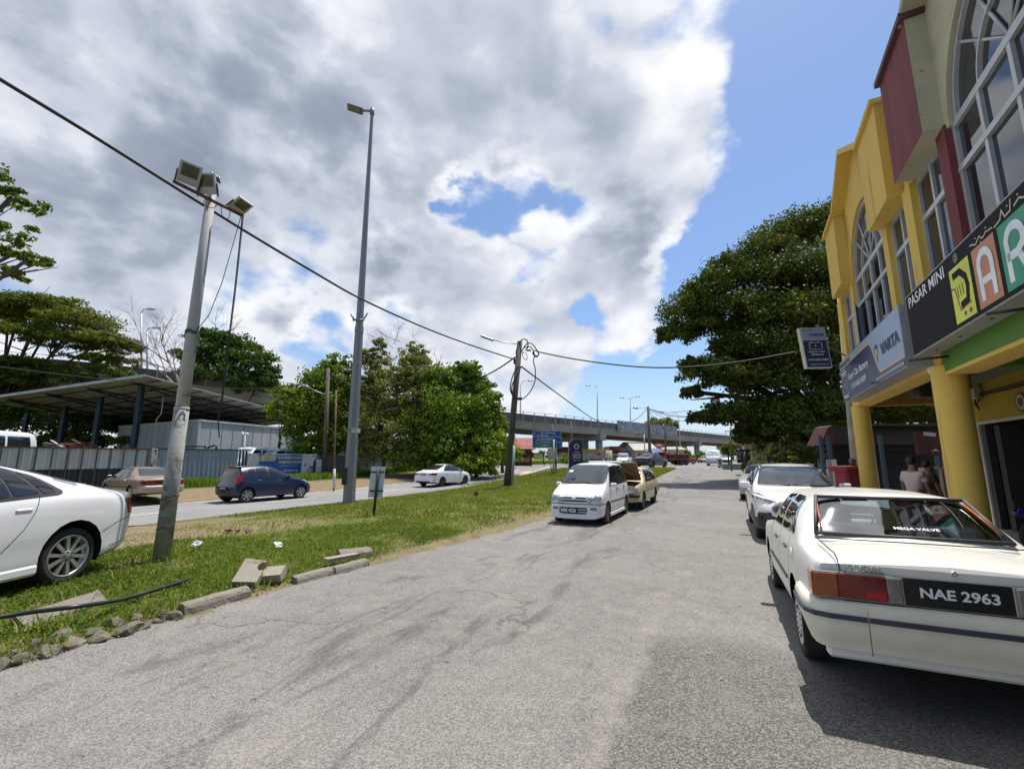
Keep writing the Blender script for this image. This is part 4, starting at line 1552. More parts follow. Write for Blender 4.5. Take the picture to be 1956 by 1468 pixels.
HATCH['panels'] = win_panels([[(.42, 1.02), (.86, 1.0), (.86, 1.37), (.62, 1.36)], [(.90, 1.0), (1.42, .98), (1.36, 1.42), (.90, 1.39)], [(1.50, .98), (2.34, .96), (2.28, 1.06), (1.84, 1.34), (1.46, 1.41)]],
                             [(.38, 1.0), (2.45, .94), (2.3, 1.08), (1.85, 1.36), (1.45, 1.44), (.85, 1.42), (.6, 1.39)]) + [
	('rear_window', 'B', [(-.58, 1.04), (.58, 1.04), (.50, 1.40), (-.50, 1.40)], glass_dark(), dict(off=.006, round=.06)),
	('windscreen', 'F', [(-.64, 1.04), (.64, 1.04), (.52, 1.43), (-.52, 1.43)], WSG, dict(off=.006, round=.06)),
	('tail_light', 'B2', [(.56, .84), (.80, .80), (.80, 1.1), (.66, 1.16), (.58, 1.02)], REDL, dict(off=.012, mind=.05)),
	('tail_light', 'S', [(.02, .84), (.16, .84), (.22, 1.12), (.08, 1.12)], REDL, dict(off=.012)),
	('headlight', 'F2', [(.50, .66), (.78, .74), (.78, .84), (.52, .76)], HEADL, dict(off=.01)),
	('headlight', 'S', [(3.2, .74), (3.5, .66), (3.48, .76), (3.22, .84)], HEADL, dict(off=.01)),
	('bumper_insert', 'B', [(-.6, .26), (.6, .26), (.55, .46), (-.55, .46)], TRIMB, dict(off=.004)),
	('grille', 'F', [(-.5, .3), (.5, .3), (.55, .5), (-.55, .5)], TRIMB, dict(off=.006)),
] + seams([[(.92, .42), (.92, .98)], [(1.46, .34), (1.46, .96)], [(2.46, .40), (2.42, .92)], [(1.0, .34), (2.4, .32)]])
MYSC = 1.06
pr, pf = Gg(468.6, 960), Gg(570, 951.8)
def side_pos(p, heading, off):
	"""shift from the near-side wheel contact to the axle middle; off>0 moves left of the heading"""
	l = Vector((-math.cos(heading), math.sin(heading), 0))
	q = p + l * off
	return q
A26 = RA
hb = car('blue_hatchback', 'dark blue five-door hatchback driving away on the main road behind the tall lamp post', 'car', HATCH, side_pos(pr, R(30), .75), R(30), MY_NAVY)
hb.scale = (1.06, 1.06, 1.06)
plate(hb, HATCH, 'NDK 9102', -.575, .60, .44, .11)
mb = MB()
mb.box((-.30, 0, 1.47), (.30, 1.1, .03), 0, None, .012)
mb.box((-.44, 0, 1.455), (.02, .2, .02), 1)
mb.build('roof_spoiler', [MY_NAVY, REDL], hb, False)
# ---------------------------------------------------------------- 2 white sedan on the main road
PW = paint('white', (.76, .76, .75), .3, .03)
S = mk(SEDAN, W=1.74, wheel=(9, DARKR, False), panels=win_panels(
	[[(1.22, 1.04), (1.50, 1.03), (1.72, 1.37), (1.58, 1.33)], [(1.54, 1.03), (2.12, 1.01), (2.10, 1.41), (1.78, 1.385)], [(2.20, 1.01), (3.05, .98), (2.98, 1.08), (2.58, 1.33), (2.16, 1.41)]],
	[(1.12, 1.02), (3.15, .96), (3.02, 1.12), (2.6, 1.36), (2.12, 1.44), (1.78, 1.42), (1.45, 1.28)]) + [
	('rear_window', 'B', [(-.62, 1.10), (.62, 1.10), (.50, 1.40), (-.50, 1.40)], glass_dark(), dict(off=.006, round=.08)),
	('windscreen', 'F', [(-.66, 1.06), (.66, 1.06), (.54, 1.42), (-.54, 1.42)], WSG, dict(off=.006, round=.06)),
	('tail_light', 'B2', [(.36, .80), (.86, .76), (.86, .92), (.42, .88)], REDL, dict(off=.008, mind=.05)),
	('tail_light', 'S', [(.03, .78), (.26, .84), (.24, .93), (.05, .92)], REDL, dict(off=.008)),
	('headlight', 'S', [(4.0, .70), (4.34, .62), (4.3, .70), (4.02, .80)], HEADL, dict(off=.008)),
	('headlight', 'F2', [(.5, .62), (.8, .66), (.8, .74), (.5, .68)], HEADL, dict(off=.008)),
	('grille', 'F', [(-.45, .42), (.45, .42), (.5, .64), (-.5, .64)], TRIMB, dict(off=.006)),
	('bumper_insert', 'B', [(-.62, .30), (.62, .30), (.55, .40), (-.55, .40)], TRIMB, dict(off=.004)),
	('reflector_slot', 'S', [(.12, .40), (.17, .40), (.22, .56), (.17, .56)], TRIMB, dict(off=.006)),
] + seams([[(1.42, .40), (1.50, 1.0)], [(2.2, .34), (2.14, 1.0)], [(3.12, .36), (3.1, .96)], [(1.5, .34), (3.0, .32)]]))
SED_W = S
p = side_pos(Gg(843.4, 929.5), R(29), .78)
wc = car('white_sedan', 'white compact sedan driving away on the main road in front of the overgrown trees', 'car', S, p, R(29), PW)
plate(wc, S, 'VED 8262', -.985, .82, .4, .11)
# ---------------------------------------------------------------- 3 champagne sedan on the dirt shoulder
GOLD = paint('champagne', (.27, .195, .135), .35, .06)
S = dict(L=4.25, W=1.67, smooth=1, rear_axle=.98, wb=2.45, wheel_r=.295, wheel_w=.18, wheel=(8, pm('hubcap_grey', (.35, .34, .32), .45, .3, .1), True), handle_y=.985, handle_mat=GOLD,
         top=[(0, .84), (.08, .92), (.80, .97), (1.18, 1.27), (1.5, 1.36), (2.45, 1.37), (2.75, 1.28), (3.28, .92), (4.0, .78), (4.22, .66), (4.25, .55)],
         belt=[(0, .84), (.8, .90), (3.2, .86), (4.1, .72), (4.25, .55)],
         plan=[(0, .88), (.08, .96), (.4, 1.0), (3.6, 1.0), (4.1, .93), (4.25, .82)],
         tw=[(0, .80), (.8, .78), (1.2, .68), (2.5, .68), (3.2, .77), (4.0, .80), (4.25, .74)],
         bot=[(0, .30), (.4, .22), (3.8, .20), (4.25, .26)], rearprof=[(0, .08), (.35, 0), (.55, 0), (.6, .05), (.9, .05)], noseprof=[(0, .05), (.5, 0), (.8, .06)],
         mirror=(2.95, .95, .17), handles=[(1.55, .80), (2.25, .79)],
         panels=win_panels([[(1.28, .94), (1.42, .94), (1.60, 1.26), (1.50, 1.26)], [(1.47, .94), (2.10, .93), (2.06, 1.29), (1.66, 1.28)], [(2.16, .93), (2.98, .91), (2.60, 1.24), (2.12, 1.29)]],
                           [(1.22, .92), (3.05, .89), (2.62, 1.26), (2.1, 1.315), (1.5, 1.30)]) + [
             ('rear_window', 'B', [(-.60, .99), (.60, .99), (.50, 1.30), (-.50, 1.30)], WSG, dict(off=.006, round=.06)),
             ('windscreen', 'F', [(-.62, .95), (.62, .95), (.52, 1.31), (-.52, 1.31)], WSG, dict(off=.006, round=.05)),
             ('tail_light', 'B', [(-.74, .66), (.74, .66), (.74, .80), (-.74, .80)], pm('tail_lamp_dark_red', (.10, .01, .01), .15), dict(off=.008, mind=.05)),
             ('tail_light', 'B2', [(.32, .665), (.76, .665), (.76, .795), (.32, .795)], REDL, dict(off=.012, mind=.05)),
             ('tail_light', 'S', [(.04, .66), (.22, .66), (.20, .80), (.04, .80)], REDL, dict(off=.012)),
             ('headlight', 'F2', [(.44, .58), (.76, .58), (.76, .70), (.44, .70)], HEADL, dict(off=.01)),
             ('body_strip', 'S', [(.4, .52), (3.9, .50), (3.9, .53), (.4, .55)], TRIMB, dict(off=.006, round=0)),
             ('bumper', 'B', [(-.80, .34), (.80, .34), (.80, .56), (-.80, .56)], paint('champagne_light', (.38, .28, .20), .4, .05), dict(off=.03, round=.04, mind=.02)),
         ] + seams([[(1.40, .40), (1.44, .92)], [(2.13, .32), (2.12, .92)], [(2.98, .34), (2.98, .9)], [(1.5, .30), (2.9, .30)]]))
p = side_pos(Gg(248, 956), R(14), -.74 + 1.5)
p = Gg(248, 955)
h3 = R(-60)
p = p + Vector((math.cos(h3), -math.sin(h3), 0)) * .76
gc = car('gold_sedan', 'faded champagne old sedan parked on the dirt shoulder behind the leaning pole', 'car', S, p, h3, GOLD)
plate(gc, S, None, -.98, .50, .5, .12)
# ---------------------------------------------------------------- 4 white mini MPV, facing us
PWK = paint('white_worn', (.74, .75, .76), .35, .04, .5)
CLRL = pm('round_lamp', (.42, .50, .47), .12, .2, .12, 14, spec=.9)
S = dict(L=3.56, W=1.50, smooth=2, rear_axle=.50, wb=2.36, wheel_r=.28, wheel_w=.17, inset=.01, wheel=(12, BRONZ, False), handle_y=.99, handle_mat=TRIMB,
         top=[(0, 1.06), (.03, 1.45), (.12, 1.57), (.6, 1.615), (1.6, 1.61), (2.05, 1.55), (2.78, 1.06), (2.92, .98), (3.35, .84), (3.50, .74), (3.56, .62)],
         belt=[(0, .98), (.8, .98), (2.6, .94), (3.1, .84), (3.45, .72), (3.56, .58)],
         plan=[(0, .92), (.06, .97), (.3, 1.0), (2.9, 1.0), (3.3, .985), (3.5, .93), (3.56, .86)],
         tw=[(0, .74), (.3, .80), (1.6, .80), (2.2, .80), (2.8, .86), (3.3, .84), (3.56, .76)],
         bot=[(0, .28), (.3, .20), (3.2, .19), (3.56, .17)], rearprof=[(0, .05), (.5, 0), (1.0, .02), (1.5, .16)], noseprof=[(0, .0), (.22, -.01), (.45, .0), (.5, .05), (.8, .09), (1, .2)], nosebow=.10, rearbow=.05,
         mirror=(2.42, 1.0, .18), handles=[(.85, .88), (1.75, .87)], wiper=(2.80, 1.05), crown=.05,
         panels=win_panels([[(.24, 1.03), (.66, 1.02), (.70, 1.49), (.34, 1.46)], [(.72, 1.02), (1.36, 1.0), (1.34, 1.51), (.76, 1.50)], [(1.46, 1.0), (2.42, .98), (2.30, 1.14), (1.98, 1.46), (1.44, 1.51)]],
                           [(.18, 1.0), (2.55, .95), (2.35, 1.18), (2.02, 1.49), (1.42, 1.535), (.72, 1.53), (.3, 1.5)]) + [
             ('windscreen_seal', 'F', [(-.66, 1.03), (.66, 1.03), (.57, 1.545), (-.57, 1.545)], TRIMB, dict(off=.003, round=.06)),
             ('windscreen', 'F', [(-.63, 1.055), (.63, 1.055), (.545, 1.52), (-.545, 1.52)], WSG, dict(off=.008, round=.06)),
             ('rear_window', 'B', [(-.58, 1.03), (.58, 1.03), (.52, 1.42), (-.52, 1.42)], glass_dark(), dict(off=.006, round=.06)),
             ('grille', 'F', [(-.44, .60), (.44, .60), (.46, .71), (-.46, .71)], TRIMB, dict(off=.006, round=.03, mind=.03)),
             ('tail_light', 'B2', [(.54, .78), (.70, .78), (.70, 1.05), (.58, 1.05)], REDL, dict(off=.01)),
             ('bumper_crease', 'F', [(-.76, .535), (.76, .535), (.76, .553), (-.76, .553)], SEAM, dict(off=.006, round=0, mind=.0)),
             ('body_strip', 'S', [(.72, .50), (2.55, .52), (2.55, .57), (.72, .55)], pm('strip_grey', (.12, .11, .12), .5), dict(off=.008, round=0)),
             ('air_intake', 'F', [(-.34, .295), (.34, .295), (.36, .46), (-.36, .46)], TRIMB, dict(off=.006, round=.05)),
             ('fog_lamp', 'F2', [(.44, .40), (.60, .40), (.60, .46), (.44, .46)], pm('fog_lens', (.16, .15, .14), .2), dict(off=.01, round=.02)),
         ] + seams([[(1.41, .30), (1.40, 1.0)], [(.68, .50), (.70, 1.0)], [(2.55, .34), (2.60, .94)], [(.9, .28), (2.4, .28)]]))
hk = R(26 + 180)
ctr = (Gg(1153, 997) + Gg(1064, 997)) / 2         # front axle
fwd = Vector((math.sin(hk), math.cos(hk), 0))
ctr = ctr + Vector((0.03, .0, 0)) - fwd * 0.06
kp = ctr - fwd * S['wb']
kn = car('white_minivan', 'white boxy mini MPV with round twin headlamps parked facing the camera beside the grass', 'car', S, kp, hk, PWK)
plate(kn, S, 'MBE 4226', 3.085, .385, .50, .15, back=False, y=-.14)
# round twin lamps
for sg in (-1, 1):
	for (yy, rr) in ((.59, .108), (.405, .084)):
		mb = MB()
		xx = 3.06 - .47 * 0 - .085 * (yy / .75) ** 2.4 - .015
		zc = .665
		fn = lambda x, y, h, xx=xx, yy=yy, sg=sg, zc=zc: (xx + h - .10 * (yy > .5), sg * yy + x, zc + y)
		mb.lathe([(rr, -.10), (rr, .0), (rr * .93, .018), (rr * .6, .04), (.001, .05)], fn, 26, 0)
		mb.lathe([(rr * 1.05, -.10), (rr * 1.05, .004), (rr * .98, .01)], fn, 26, 1)
		mb.build('headlight', [CLRL, CHROME], kn, False)
mb = MB()
for z_ in (.66,):
	mb.box((3.035, 0, z_), (.03, .84, .02), 0)
for z_ in (.345, .41):
	mb.box((3.065, .0, z_), (.02, .68, .014), 0)
mb.box((3.05, 0, .695), (.04, .10, .05), 0, None, .015)
mb.build('grille_bar', PWK, kn, False)
for sg in (1, -1):
	mb = MB()
	mb.box((1.24, sg * .745, .215), (1.75, .05, .10), 0, None, .02)
	mb.build('side_skirt', PWK, kn, False)
mb = MB()
mb.box((-.42, 0, 1.625), (.24, 1.14, .04), 0, None, .018)
mb.box((-.36, .5, 1.59), (.12, .04, .06), 0)
mb.box((-.36, -.5, 1.59), (.12, .04, .06), 0)
mb.build('roof_spoiler', PWK, kn, False)
mb = MB()
mb.box((2.05, -.38, 1.37), (.01, .12, .10), 0, (Vector((.55, 0, .83)), Vector((0, 1, 0)), Vector((-.83, 0, .55))))
mb.build('tax_disc', pm('sticker_white', (.6, .6, .62), .5), kn, False)
# ---------------------------------------------------------------- 5 beige wagon with the bonnet up
BEI = paint('beige', (.50, .395, .24), .4, .06, .4)
BEIIN = pm('bonnet_underside', (.17, .115, .045), .8, 0, .25, 5)
S = dict(L=4.2, W=1.62, smooth=1, rear_axle=.98, wb=2.43, wheel_r=.295, wheel_w=.17, wheel=(8, BLACK, True), handle_mat=CHROME, handle_y=.985,
         top=[(0, .90), (.10, 1.02), (.42, 1.33), (.8, 1.40), (2.3, 1.41), (2.55, 1.34), (3.0, .96), (3.1, .93), (4.1, .84), (4.18, .78), (4.2, .66)],
         belt=[(0, .84), (.8, .90), (3.0, .87), (4.1, .79), (4.2, .62)],
         plan=[(0, .93), (.06, .97), (.3, 1.0), (3.9, .99), (4.15, .95), (4.2, .92)],
         tw=[(0, .80), (.4, .72), (1.0, .74), (2.4, .74), (3.0, .84), (4.1, .86), (4.2, .82)],
         bot=[(0, .32), (.4, .24), (3.8, .22), (4.2, .28)], noseprof=[(0, .05), (.5, 0), (.9, .02)], nosebow=.02, rearbow=.03,
         mirror=(2.72, 1.0, .17, TRIMB), handles=[(1.42, .84), (2.28, .83)],
         panels=win_panels([[(.50, .96), (1.12, .95), (1.14, 1.30), (.70, 1.29)], [(1.20, .95), (1.72, .94), (1.74, 1.31), (1.24, 1.31)], [(1.82, .94), (2.72, .93), (2.48, 1.24), (2.38, 1.30), (1.84, 1.31)]],
                           [(.44, .93), (2.8, .90), (2.5, 1.26), (2.36, 1.335), (.66, 1.32)], fm=TRIMB) + [
             ('windscreen', 'F', [(-.62, .98), (.62, .98), (.55, 1.33), (-.55, 1.33)], WSG, dict(off=.006, round=.05)),
             ('rear_window', 'B', [(-.58, .98), (.58, .98), (.5, 1.26), (-.5, 1.26)], glass_dark(), dict(off=.006, round=.05)),
             ('engine_bay', 'T', [(3.14, -.66), (4.02, -.66), (4.02, .66), (3.14, .66)], pm('engine_bay_black', (.010, .010, .010), .8), dict(off=.004, round=.05, mind=.5)),
             ('grille', 'F', [(-.38, .56), (.38, .56), (.38, .76), (-.38, .76)], TRIMB, dict(off=.006)),
             ('headlight', 'F2', [(.40, .58), (.64, .58), (.64, .74), (.40, .74)], HEADL, dict(off=.012, round=.02)),
             ('indicator', 'F2', [(.65, .58), (.74, .58), (.74, .74), (.65, .74)], BEI, dict(off=.012, round=.01)),
             ('body_strip', 'S', [(.2, .60), (3.9, .58), (3.9, .605), (.2, .625)], TRIMB, dict(off=.006, round=0)),
             ('tail_light', 'B2', [(.5, .62), (.74, .62), (.74, .78), (.5, .78)], REDL, dict(off=.01)),
         ] + seams([[(1.17, .42), (1.16, .94)], [(1.78, .32), (1.78, .93)], [(2.78, .34), (2.8, .9)], [(1.3, .30), (2.7, .30)]]))
hw = R(26.5 + 180)
fwd = Vector((math.sin(hw), math.cos(hw), 0))
rgt = Vector((math.cos(hw), -math.sin(hw), 0))      # vehicle's right
p = Gg(1225, 972)
ctrw = p + rgt * .68                                 # from the left wheel to the middle
wp = ctrw - fwd * S['wb']
wg = car('beige_wagon', 'beige old estate car parked with its bonnet propped open behind the white mini MPV', 'car', S, wp, hw, BEI)
# bonnet, hinged at the windscreen base
mb = MB()
h0 = Vector((2.14, 0, .97))
up = Vector((.80, 0, .60)).normalized()
nb_ = Vector((.60, 0, -.80))
mb.box(h0 + up * .52, (1.04, 1.38, .025), 0, (up, Vector((0, 1, 0)), nb_), .01)
mb.box(h0 + up * .52 + nb_ * .016, (1.0, 1.34, .006), 1, (up, Vector((0, 1, 0)), nb_))
for a, b in (((.02, -.62), (.98, 0)), ((.98, 0), (.02, .62)), ((.02, 0), (1.0, 0)), ((.98, -.64), (.98, .64)), ((.03, -.64), (.03, .64))):
	pa = h0 + up * a[0] + Vector((0, a[1], 0)) + nb_ * .024
	pb = h0 + up * b[0] + Vector((0, b[1], 0)) + nb_ * .024
	mb.tube([pa, pb], .016, 5, 2)
mb.build('bonnet', [BEI, BEIIN, pm('bonnet_rib', (.26, .19, .08), .8)], wg, False)
mb = MB()
mb.tube([(3.0, .1, .84), (h0 + up * .8 + Vector((0, .05, 0))), ], .007, 6)
mb.build('bonnet_stay', STEEL, wg, False)
for x_ in (3.24, -1.0):
	mb = MB()
	mb.box((x_, 0, .50), (.10, 1.6, .12), 0, None, .03)
	mb.build('bumper', [TRIMB], wg, False)
plate(wg, S, None, 3.30, .50, .42, .10, back=False, y=0)
# ---------------------------------------------------------------- 6 white crossover, facing us
S = dict(L=4.46, W=1.83, smooth=2, rear_axle=.95, wb=2.64, wheel_r=.345, wheel_w=.225, wheel=(5, DARKR, False), handle_y=.985,
         top=[(0, 1.1), (.08, 1.38), (.25, 1.52), (.9, 1.60), (1.9, 1.62), (2.5, 1.54), (3.28, 1.14), (3.45, 1.09), (4.1, .98), (4.38, .82), (4.46, .66)],
         belt=[(0, 1.08), (.8, 1.07), (3.0, 1.01), (3.6, .98), (4.2, .86), (4.46, .62)],
         plan=[(0, .90), (.1, .97), (.4, 1.0), (3.7, 1.0), (4.15, .96), (4.38, .87), (4.46, .78)],
         tw=[(0, .62), (.3, .66), (1.5, .68), (2.5, .69), (3.3, .80), (3.8, .84), (4.3, .80), (4.46, .70)],
         bot=[(0, .34), (.4, .25), (4, .23), (4.46, .27)], rearprof=[(0, .06), (.4, 0), (.8, 0), (1.0, .06), (1.5, .28)], noseprof=[(0, .08), (.35, .0), (.7, .02), (.9, .12), (1.1, .3)], nosebow=.16,
         mirror=(2.98, 1.12, .23), handles=[(1.35, .98), (2.25, .96)], wiper=(3.32, 1.14), lower_trim=.36, crown=.035,
         panels=win_panels([[(.62, 1.12), (1.02, 1.11), (1.04, 1.46), (.86, 1.44)], [(1.08, 1.11), (1.78, 1.09), (1.76, 1.50), (1.10, 1.48)], [(1.86, 1.09), (2.86, 1.06), (2.78, 1.16), (2.34, 1.45), (1.84, 1.50)]],
                           [(.56, 1.10), (2.98, 1.03), (2.8, 1.2), (2.36, 1.48), (1.8, 1.54), (1.0, 1.52), (.8, 1.48)]) + [
             ('windscreen_seal', 'F', [(-.75, 1.12), (.75, 1.12), (.59, 1.55), (-.59, 1.55)], TRIMB, dict(off=.003, round=.06)),
             ('windscreen', 'F', [(-.72, 1.145), (.72, 1.145), (.565, 1.525), (-.565, 1.525)], WSG, dict(off=.007, round=.07)),
             ('rear_window', 'B', [(-.6, 1.14), (.6, 1.14), (.5, 1.46), (-.5, 1.46)], glass_dark(), dict(off=.006, round=.06)),
             ('lower_bumper', 'F', [(-.92, .26), (.92, .26), (.92, .38), (.60, .46), (-.60, .46), (-.92, .38)], TRIMB, dict(off=.012, round=.02, mind=.02)),
             ('bumper_cheek', 'F2', [(.60, .40), (.93, .34), (.93, .50), (.66, .54)], TRIMB, dict(off=.010, round=.02, mind=.0)),
             ('grille_surround', 'F', [(-.42, .50), (.42, .50), (.60, .70), (.44, .88), (-.44, .88), (-.60, .70)], pm('dark_chrome', (.20, .20, .21), .3, .8), dict(off=.006, round=.04)),
             ('grille', 'F', [(-.39, .53), (.39, .53), (.55, .70), (.41, .85), (-.41, .85), (-.55, .70)], TRIMB, dict(off=.014, round=.03)),
             ('headlight', 'F2', [(.60, .80), (.90, .88), (.90, .98), (.78, .98), (.50, .86)], pm('dark_lens', (.10, .11, .12), .08, .3, .3, 12, spec=.9), dict(off=.010, round=.02, mind=.02)),
             ('light_strip', 'F2', [(.48, .860), (.50, .835), (.92, .945), (.92, .985)], pm('lamp_white', (.7, .72, .74), .15), dict(off=.016, round=.0, mind=.02)),
             ('headlight', 'S', [(3.95, .86), (4.28, .80), (4.25, .88), (3.90, .97)], HEADL, dict(off=.010)),
             ('arch_cladding', 'S', [(3.1, .28), (4.1, .28), (4.02, .60), (3.86, .74), (3.36, .74), (3.18, .6)], TRIMB, dict(off=.006, round=.1)),
             ('arch_cladding', 'S', [(.45, .28), (1.45, .28), (1.38, .60), (1.2, .74), (.72, .74), (.54, .6)], TRIMB, dict(off=.006, round=.1)),
         ] + seams([[(1.05, .5), (1.06, 1.1)], [(1.84, .40), (1.82, 1.08)], [(2.95, .42), (3.0, 1.02)]]))
PWC = paint('white_clean', (.80, .80, .80), .25, .02, .8)
hc = R(25.0 + 180)
fwd = Vector((math.sin(hc), math.cos(hc), 0))
lft = Vector((-math.cos(hc), math.sin(hc), 0))
p = Gg(1452, 1026)                                    # its right front wheel, on our left
ctrc = p + lft * .80
cp = ctrc - fwd * (S['wb'])
cc = car('white_crossover', 'white crossover SUV parked facing the camera just ahead of the old cream sedan', 'car', S, cp, hc, PWC)
mb = MB()
for sg in (-1, 1):
	mb.tube([(-.45, sg * .555, 1.49), (-.2, sg * .56, 1.575), (.5, sg * .565, 1.605), (1.0, sg * .565, 1.59), (1.3, sg * .56, 1.54)], .016, 6)
mb.build('roof_rail', TRIMB, cc, False)
mb = MB()
for i in range(5):
	for j in range(-5, 6):
		zz = .56 + i * .065
		yy = j * .085 + (i % 2) * .04
		if abs(yy) < .40 - abs(zz - .70) * .4:
			mb.box((3.505 - .11 * (abs(yy) / .9) ** 2.0 + (-.02 if zz > .75 else .0), yy, zz), (.02, .045, .022), 0)
mb.build('grille_mesh', pm('grille_cell', (.12, .12, .125), .3, .5), cc, False)
plate(cc, S, None, 3.535, .45, .5, .12, back=False)
# ---------------------------------------------------------------- 7 silver saloon behind it
PSI = paint('silver', (.33, .36, .37), .3, .05)
S7 = mk(SED_W, wheel=(10, SILVR, False))
hs = R(32 + 180)
fwd = Vector((math.sin(hs), math.cos(hs), 0))
sp = Gg(1436, 958)
car('silver_sedan', 'pale silver sedan tucked in behind the white crossover, only its corner showing', 'car', S7, sp - fwd * 3.15 + Vector((.55, .2, 0)) * 1.0, hs, PSI)
# ---------------------------------------------------------------- 8 large white sedan on the left, cut by the frame
S = dict(L=4.78, W=1.86, smooth=2, rear_axle=1.02, wb=2.77, wheel_r=.335, wheel_w=.22, wheel=(10, SILVR, False), rimr=.245, nst=90, handle_y=.975, inset=.045,
         top=[(0, .98), (.10, 1.03), (.45, 1.075), (.9, 1.20), (1.45, 1.36), (2.05, 1.445), (2.5, 1.45), (3.0, 1.36), (3.6, 1.02), (4.2, .86), (4.6, .72), (4.78, .6)],
         belt=[(0, .92), (.5, .99), (1.3, 1.01), (3.0, .94), (3.8, .86), (4.4, .76), (4.78, .58)],
         plan=[(0, .80), (.12, .90), (.5, .985), (.9, 1.0), (3.8, 1.0), (4.3, .96), (4.65, .86), (4.78, .74)],
         tw=[(0, .68), (.5, .68), (1.1, .62), (1.8, .65), (2.5, .66), (3.4, .74), (3.9, .80), (4.5, .76), (4.78, .66)],
         bot=[(0, .36), (.3, .27), (.6, .22), (4.2, .19), (4.78, .24)], rearprof=[(0, .22), (.3, .12), (.5, .02), (.75, 0), (.9, .05), (.96, .0), (1.1, .0)], rearbow=.16, noseprof=[(0, .08), (.3, .0), (.5, .0), (.75, .1), (1, .2)],
         mirror=(3.2, 1.0, .2), handles=[(1.62, .895)], waist=.012, arch=1.14,
         panels=[('window_surround', 'S', [(1.16, 1.055), (1.22, 1.02), (3.35, .93), (3.2, 1.06), (2.7, 1.32), (2.25, 1.385), (1.75, 1.36), (1.38, 1.24)], TRIMB, dict(off=.003, round=.05)),
                 ('side_window', 'S', [(1.24, 1.06), (1.40, 1.045), (1.56, 1.29), (1.42, 1.22)], glass_dark(), dict(off=.008, round=.03)),
                 ('side_window', 'S', [(1.44, 1.05), (1.70, 1.035), (1.78, 1.335), (1.62, 1.30)], glass_dark(), dict(off=.008, round=.03)),
                 ('side_window', 'S', [(1.74, 1.035), (2.36, 1.00), (2.30, 1.34), (1.80, 1.335)], glass_dark(), dict(off=.008, round=.03)),
                 ('side_window', 'S', [(2.44, 1.00), (3.2, .965), (3.1, 1.06), (2.7, 1.28), (2.38, 1.335)], glass_dark(), dict(off=.008, round=.03)),
                 ('window_visor', 'S', [(1.70, 1.31), (2.36, 1.31), (2.34, 1.375), (1.74, 1.355)], pm('visor_smoke', (.03, .024, .028), .15), dict(off=.03, round=.02)),
                 ('rear_window', 'B', [(-.64, 1.10), (.64, 1.10), (.50, 1.39), (-.50, 1.39)], glass_dark(), dict(off=.006, round=.08)),
                 ('windscreen', 'F', [(-.66, 1.06), (.66, 1.06), (.54, 1.42), (-.54, 1.42)], WSG, dict(off=.006, round=.06)),
                 ('tail_light', 'B2', [(.42, .74), (.86, .72), (.86, .92), (.50, .90)], REDL, dict(off=.008, mind=.05)),
                 ('tail_light', 'S', [(.05, .76), (.20, .80), (.17, .93), (.04, .93)], REDL, dict(off=.010)),
                 ] + seams([[(1.95, .37), (1.78, .50), (1.60, .70), (1.50, .88), (1.45, 1.03)], [(2.44, .34), (2.40, 1.0)], [(1.95, .355), (3.3, .33)], [(.14, .70), (.44, .64), (.66, .55)], [(.10, .42), (.52, .36)]], .008))
PWL = paint('white_gloss', (.78, .78, .79), .22, .02, .9)
hl = R(184)
fwd = Vector((math.sin(hl), math.cos(hl), 0))
lft = Vector((-math.cos(hl), math.sin(hl), 0))
pw = Vector((-848 / 850 * 5.5, 5.5 * 1.052, .22))
lp = pw - lft * (1.86 / 2 - .045)
lc = car('white_saloon', 'large glossy white sedan with tinted windows parked on the verge, cut by the left edge', 'car', S, lp, hl, PWL)
for sg in (1, -1):
	mb = MB()
	mb.box((1.36, sg * .895, .265), (2.0, .07, .12), 0, None, .03)
	mb.build('side_skirt', PWL, lc, False)
mb = MB()
mb.tube([(.75, .1, 1.40), (.35, .1, 1.62)], .008, 6)
mb.build('aerial', BLACK, lc, False)
# a taller body on the same wheels
for ch in lc.children:
	if not ch.name.startswith('wheel') or ch.name.startswith('wheel_arch'):
		ch.matrix_local = Matrix.Translation((0, 0, -.025)) @ Matrix.Diagonal((1, 1, 1.085, 1)) @ ch.matrix_local
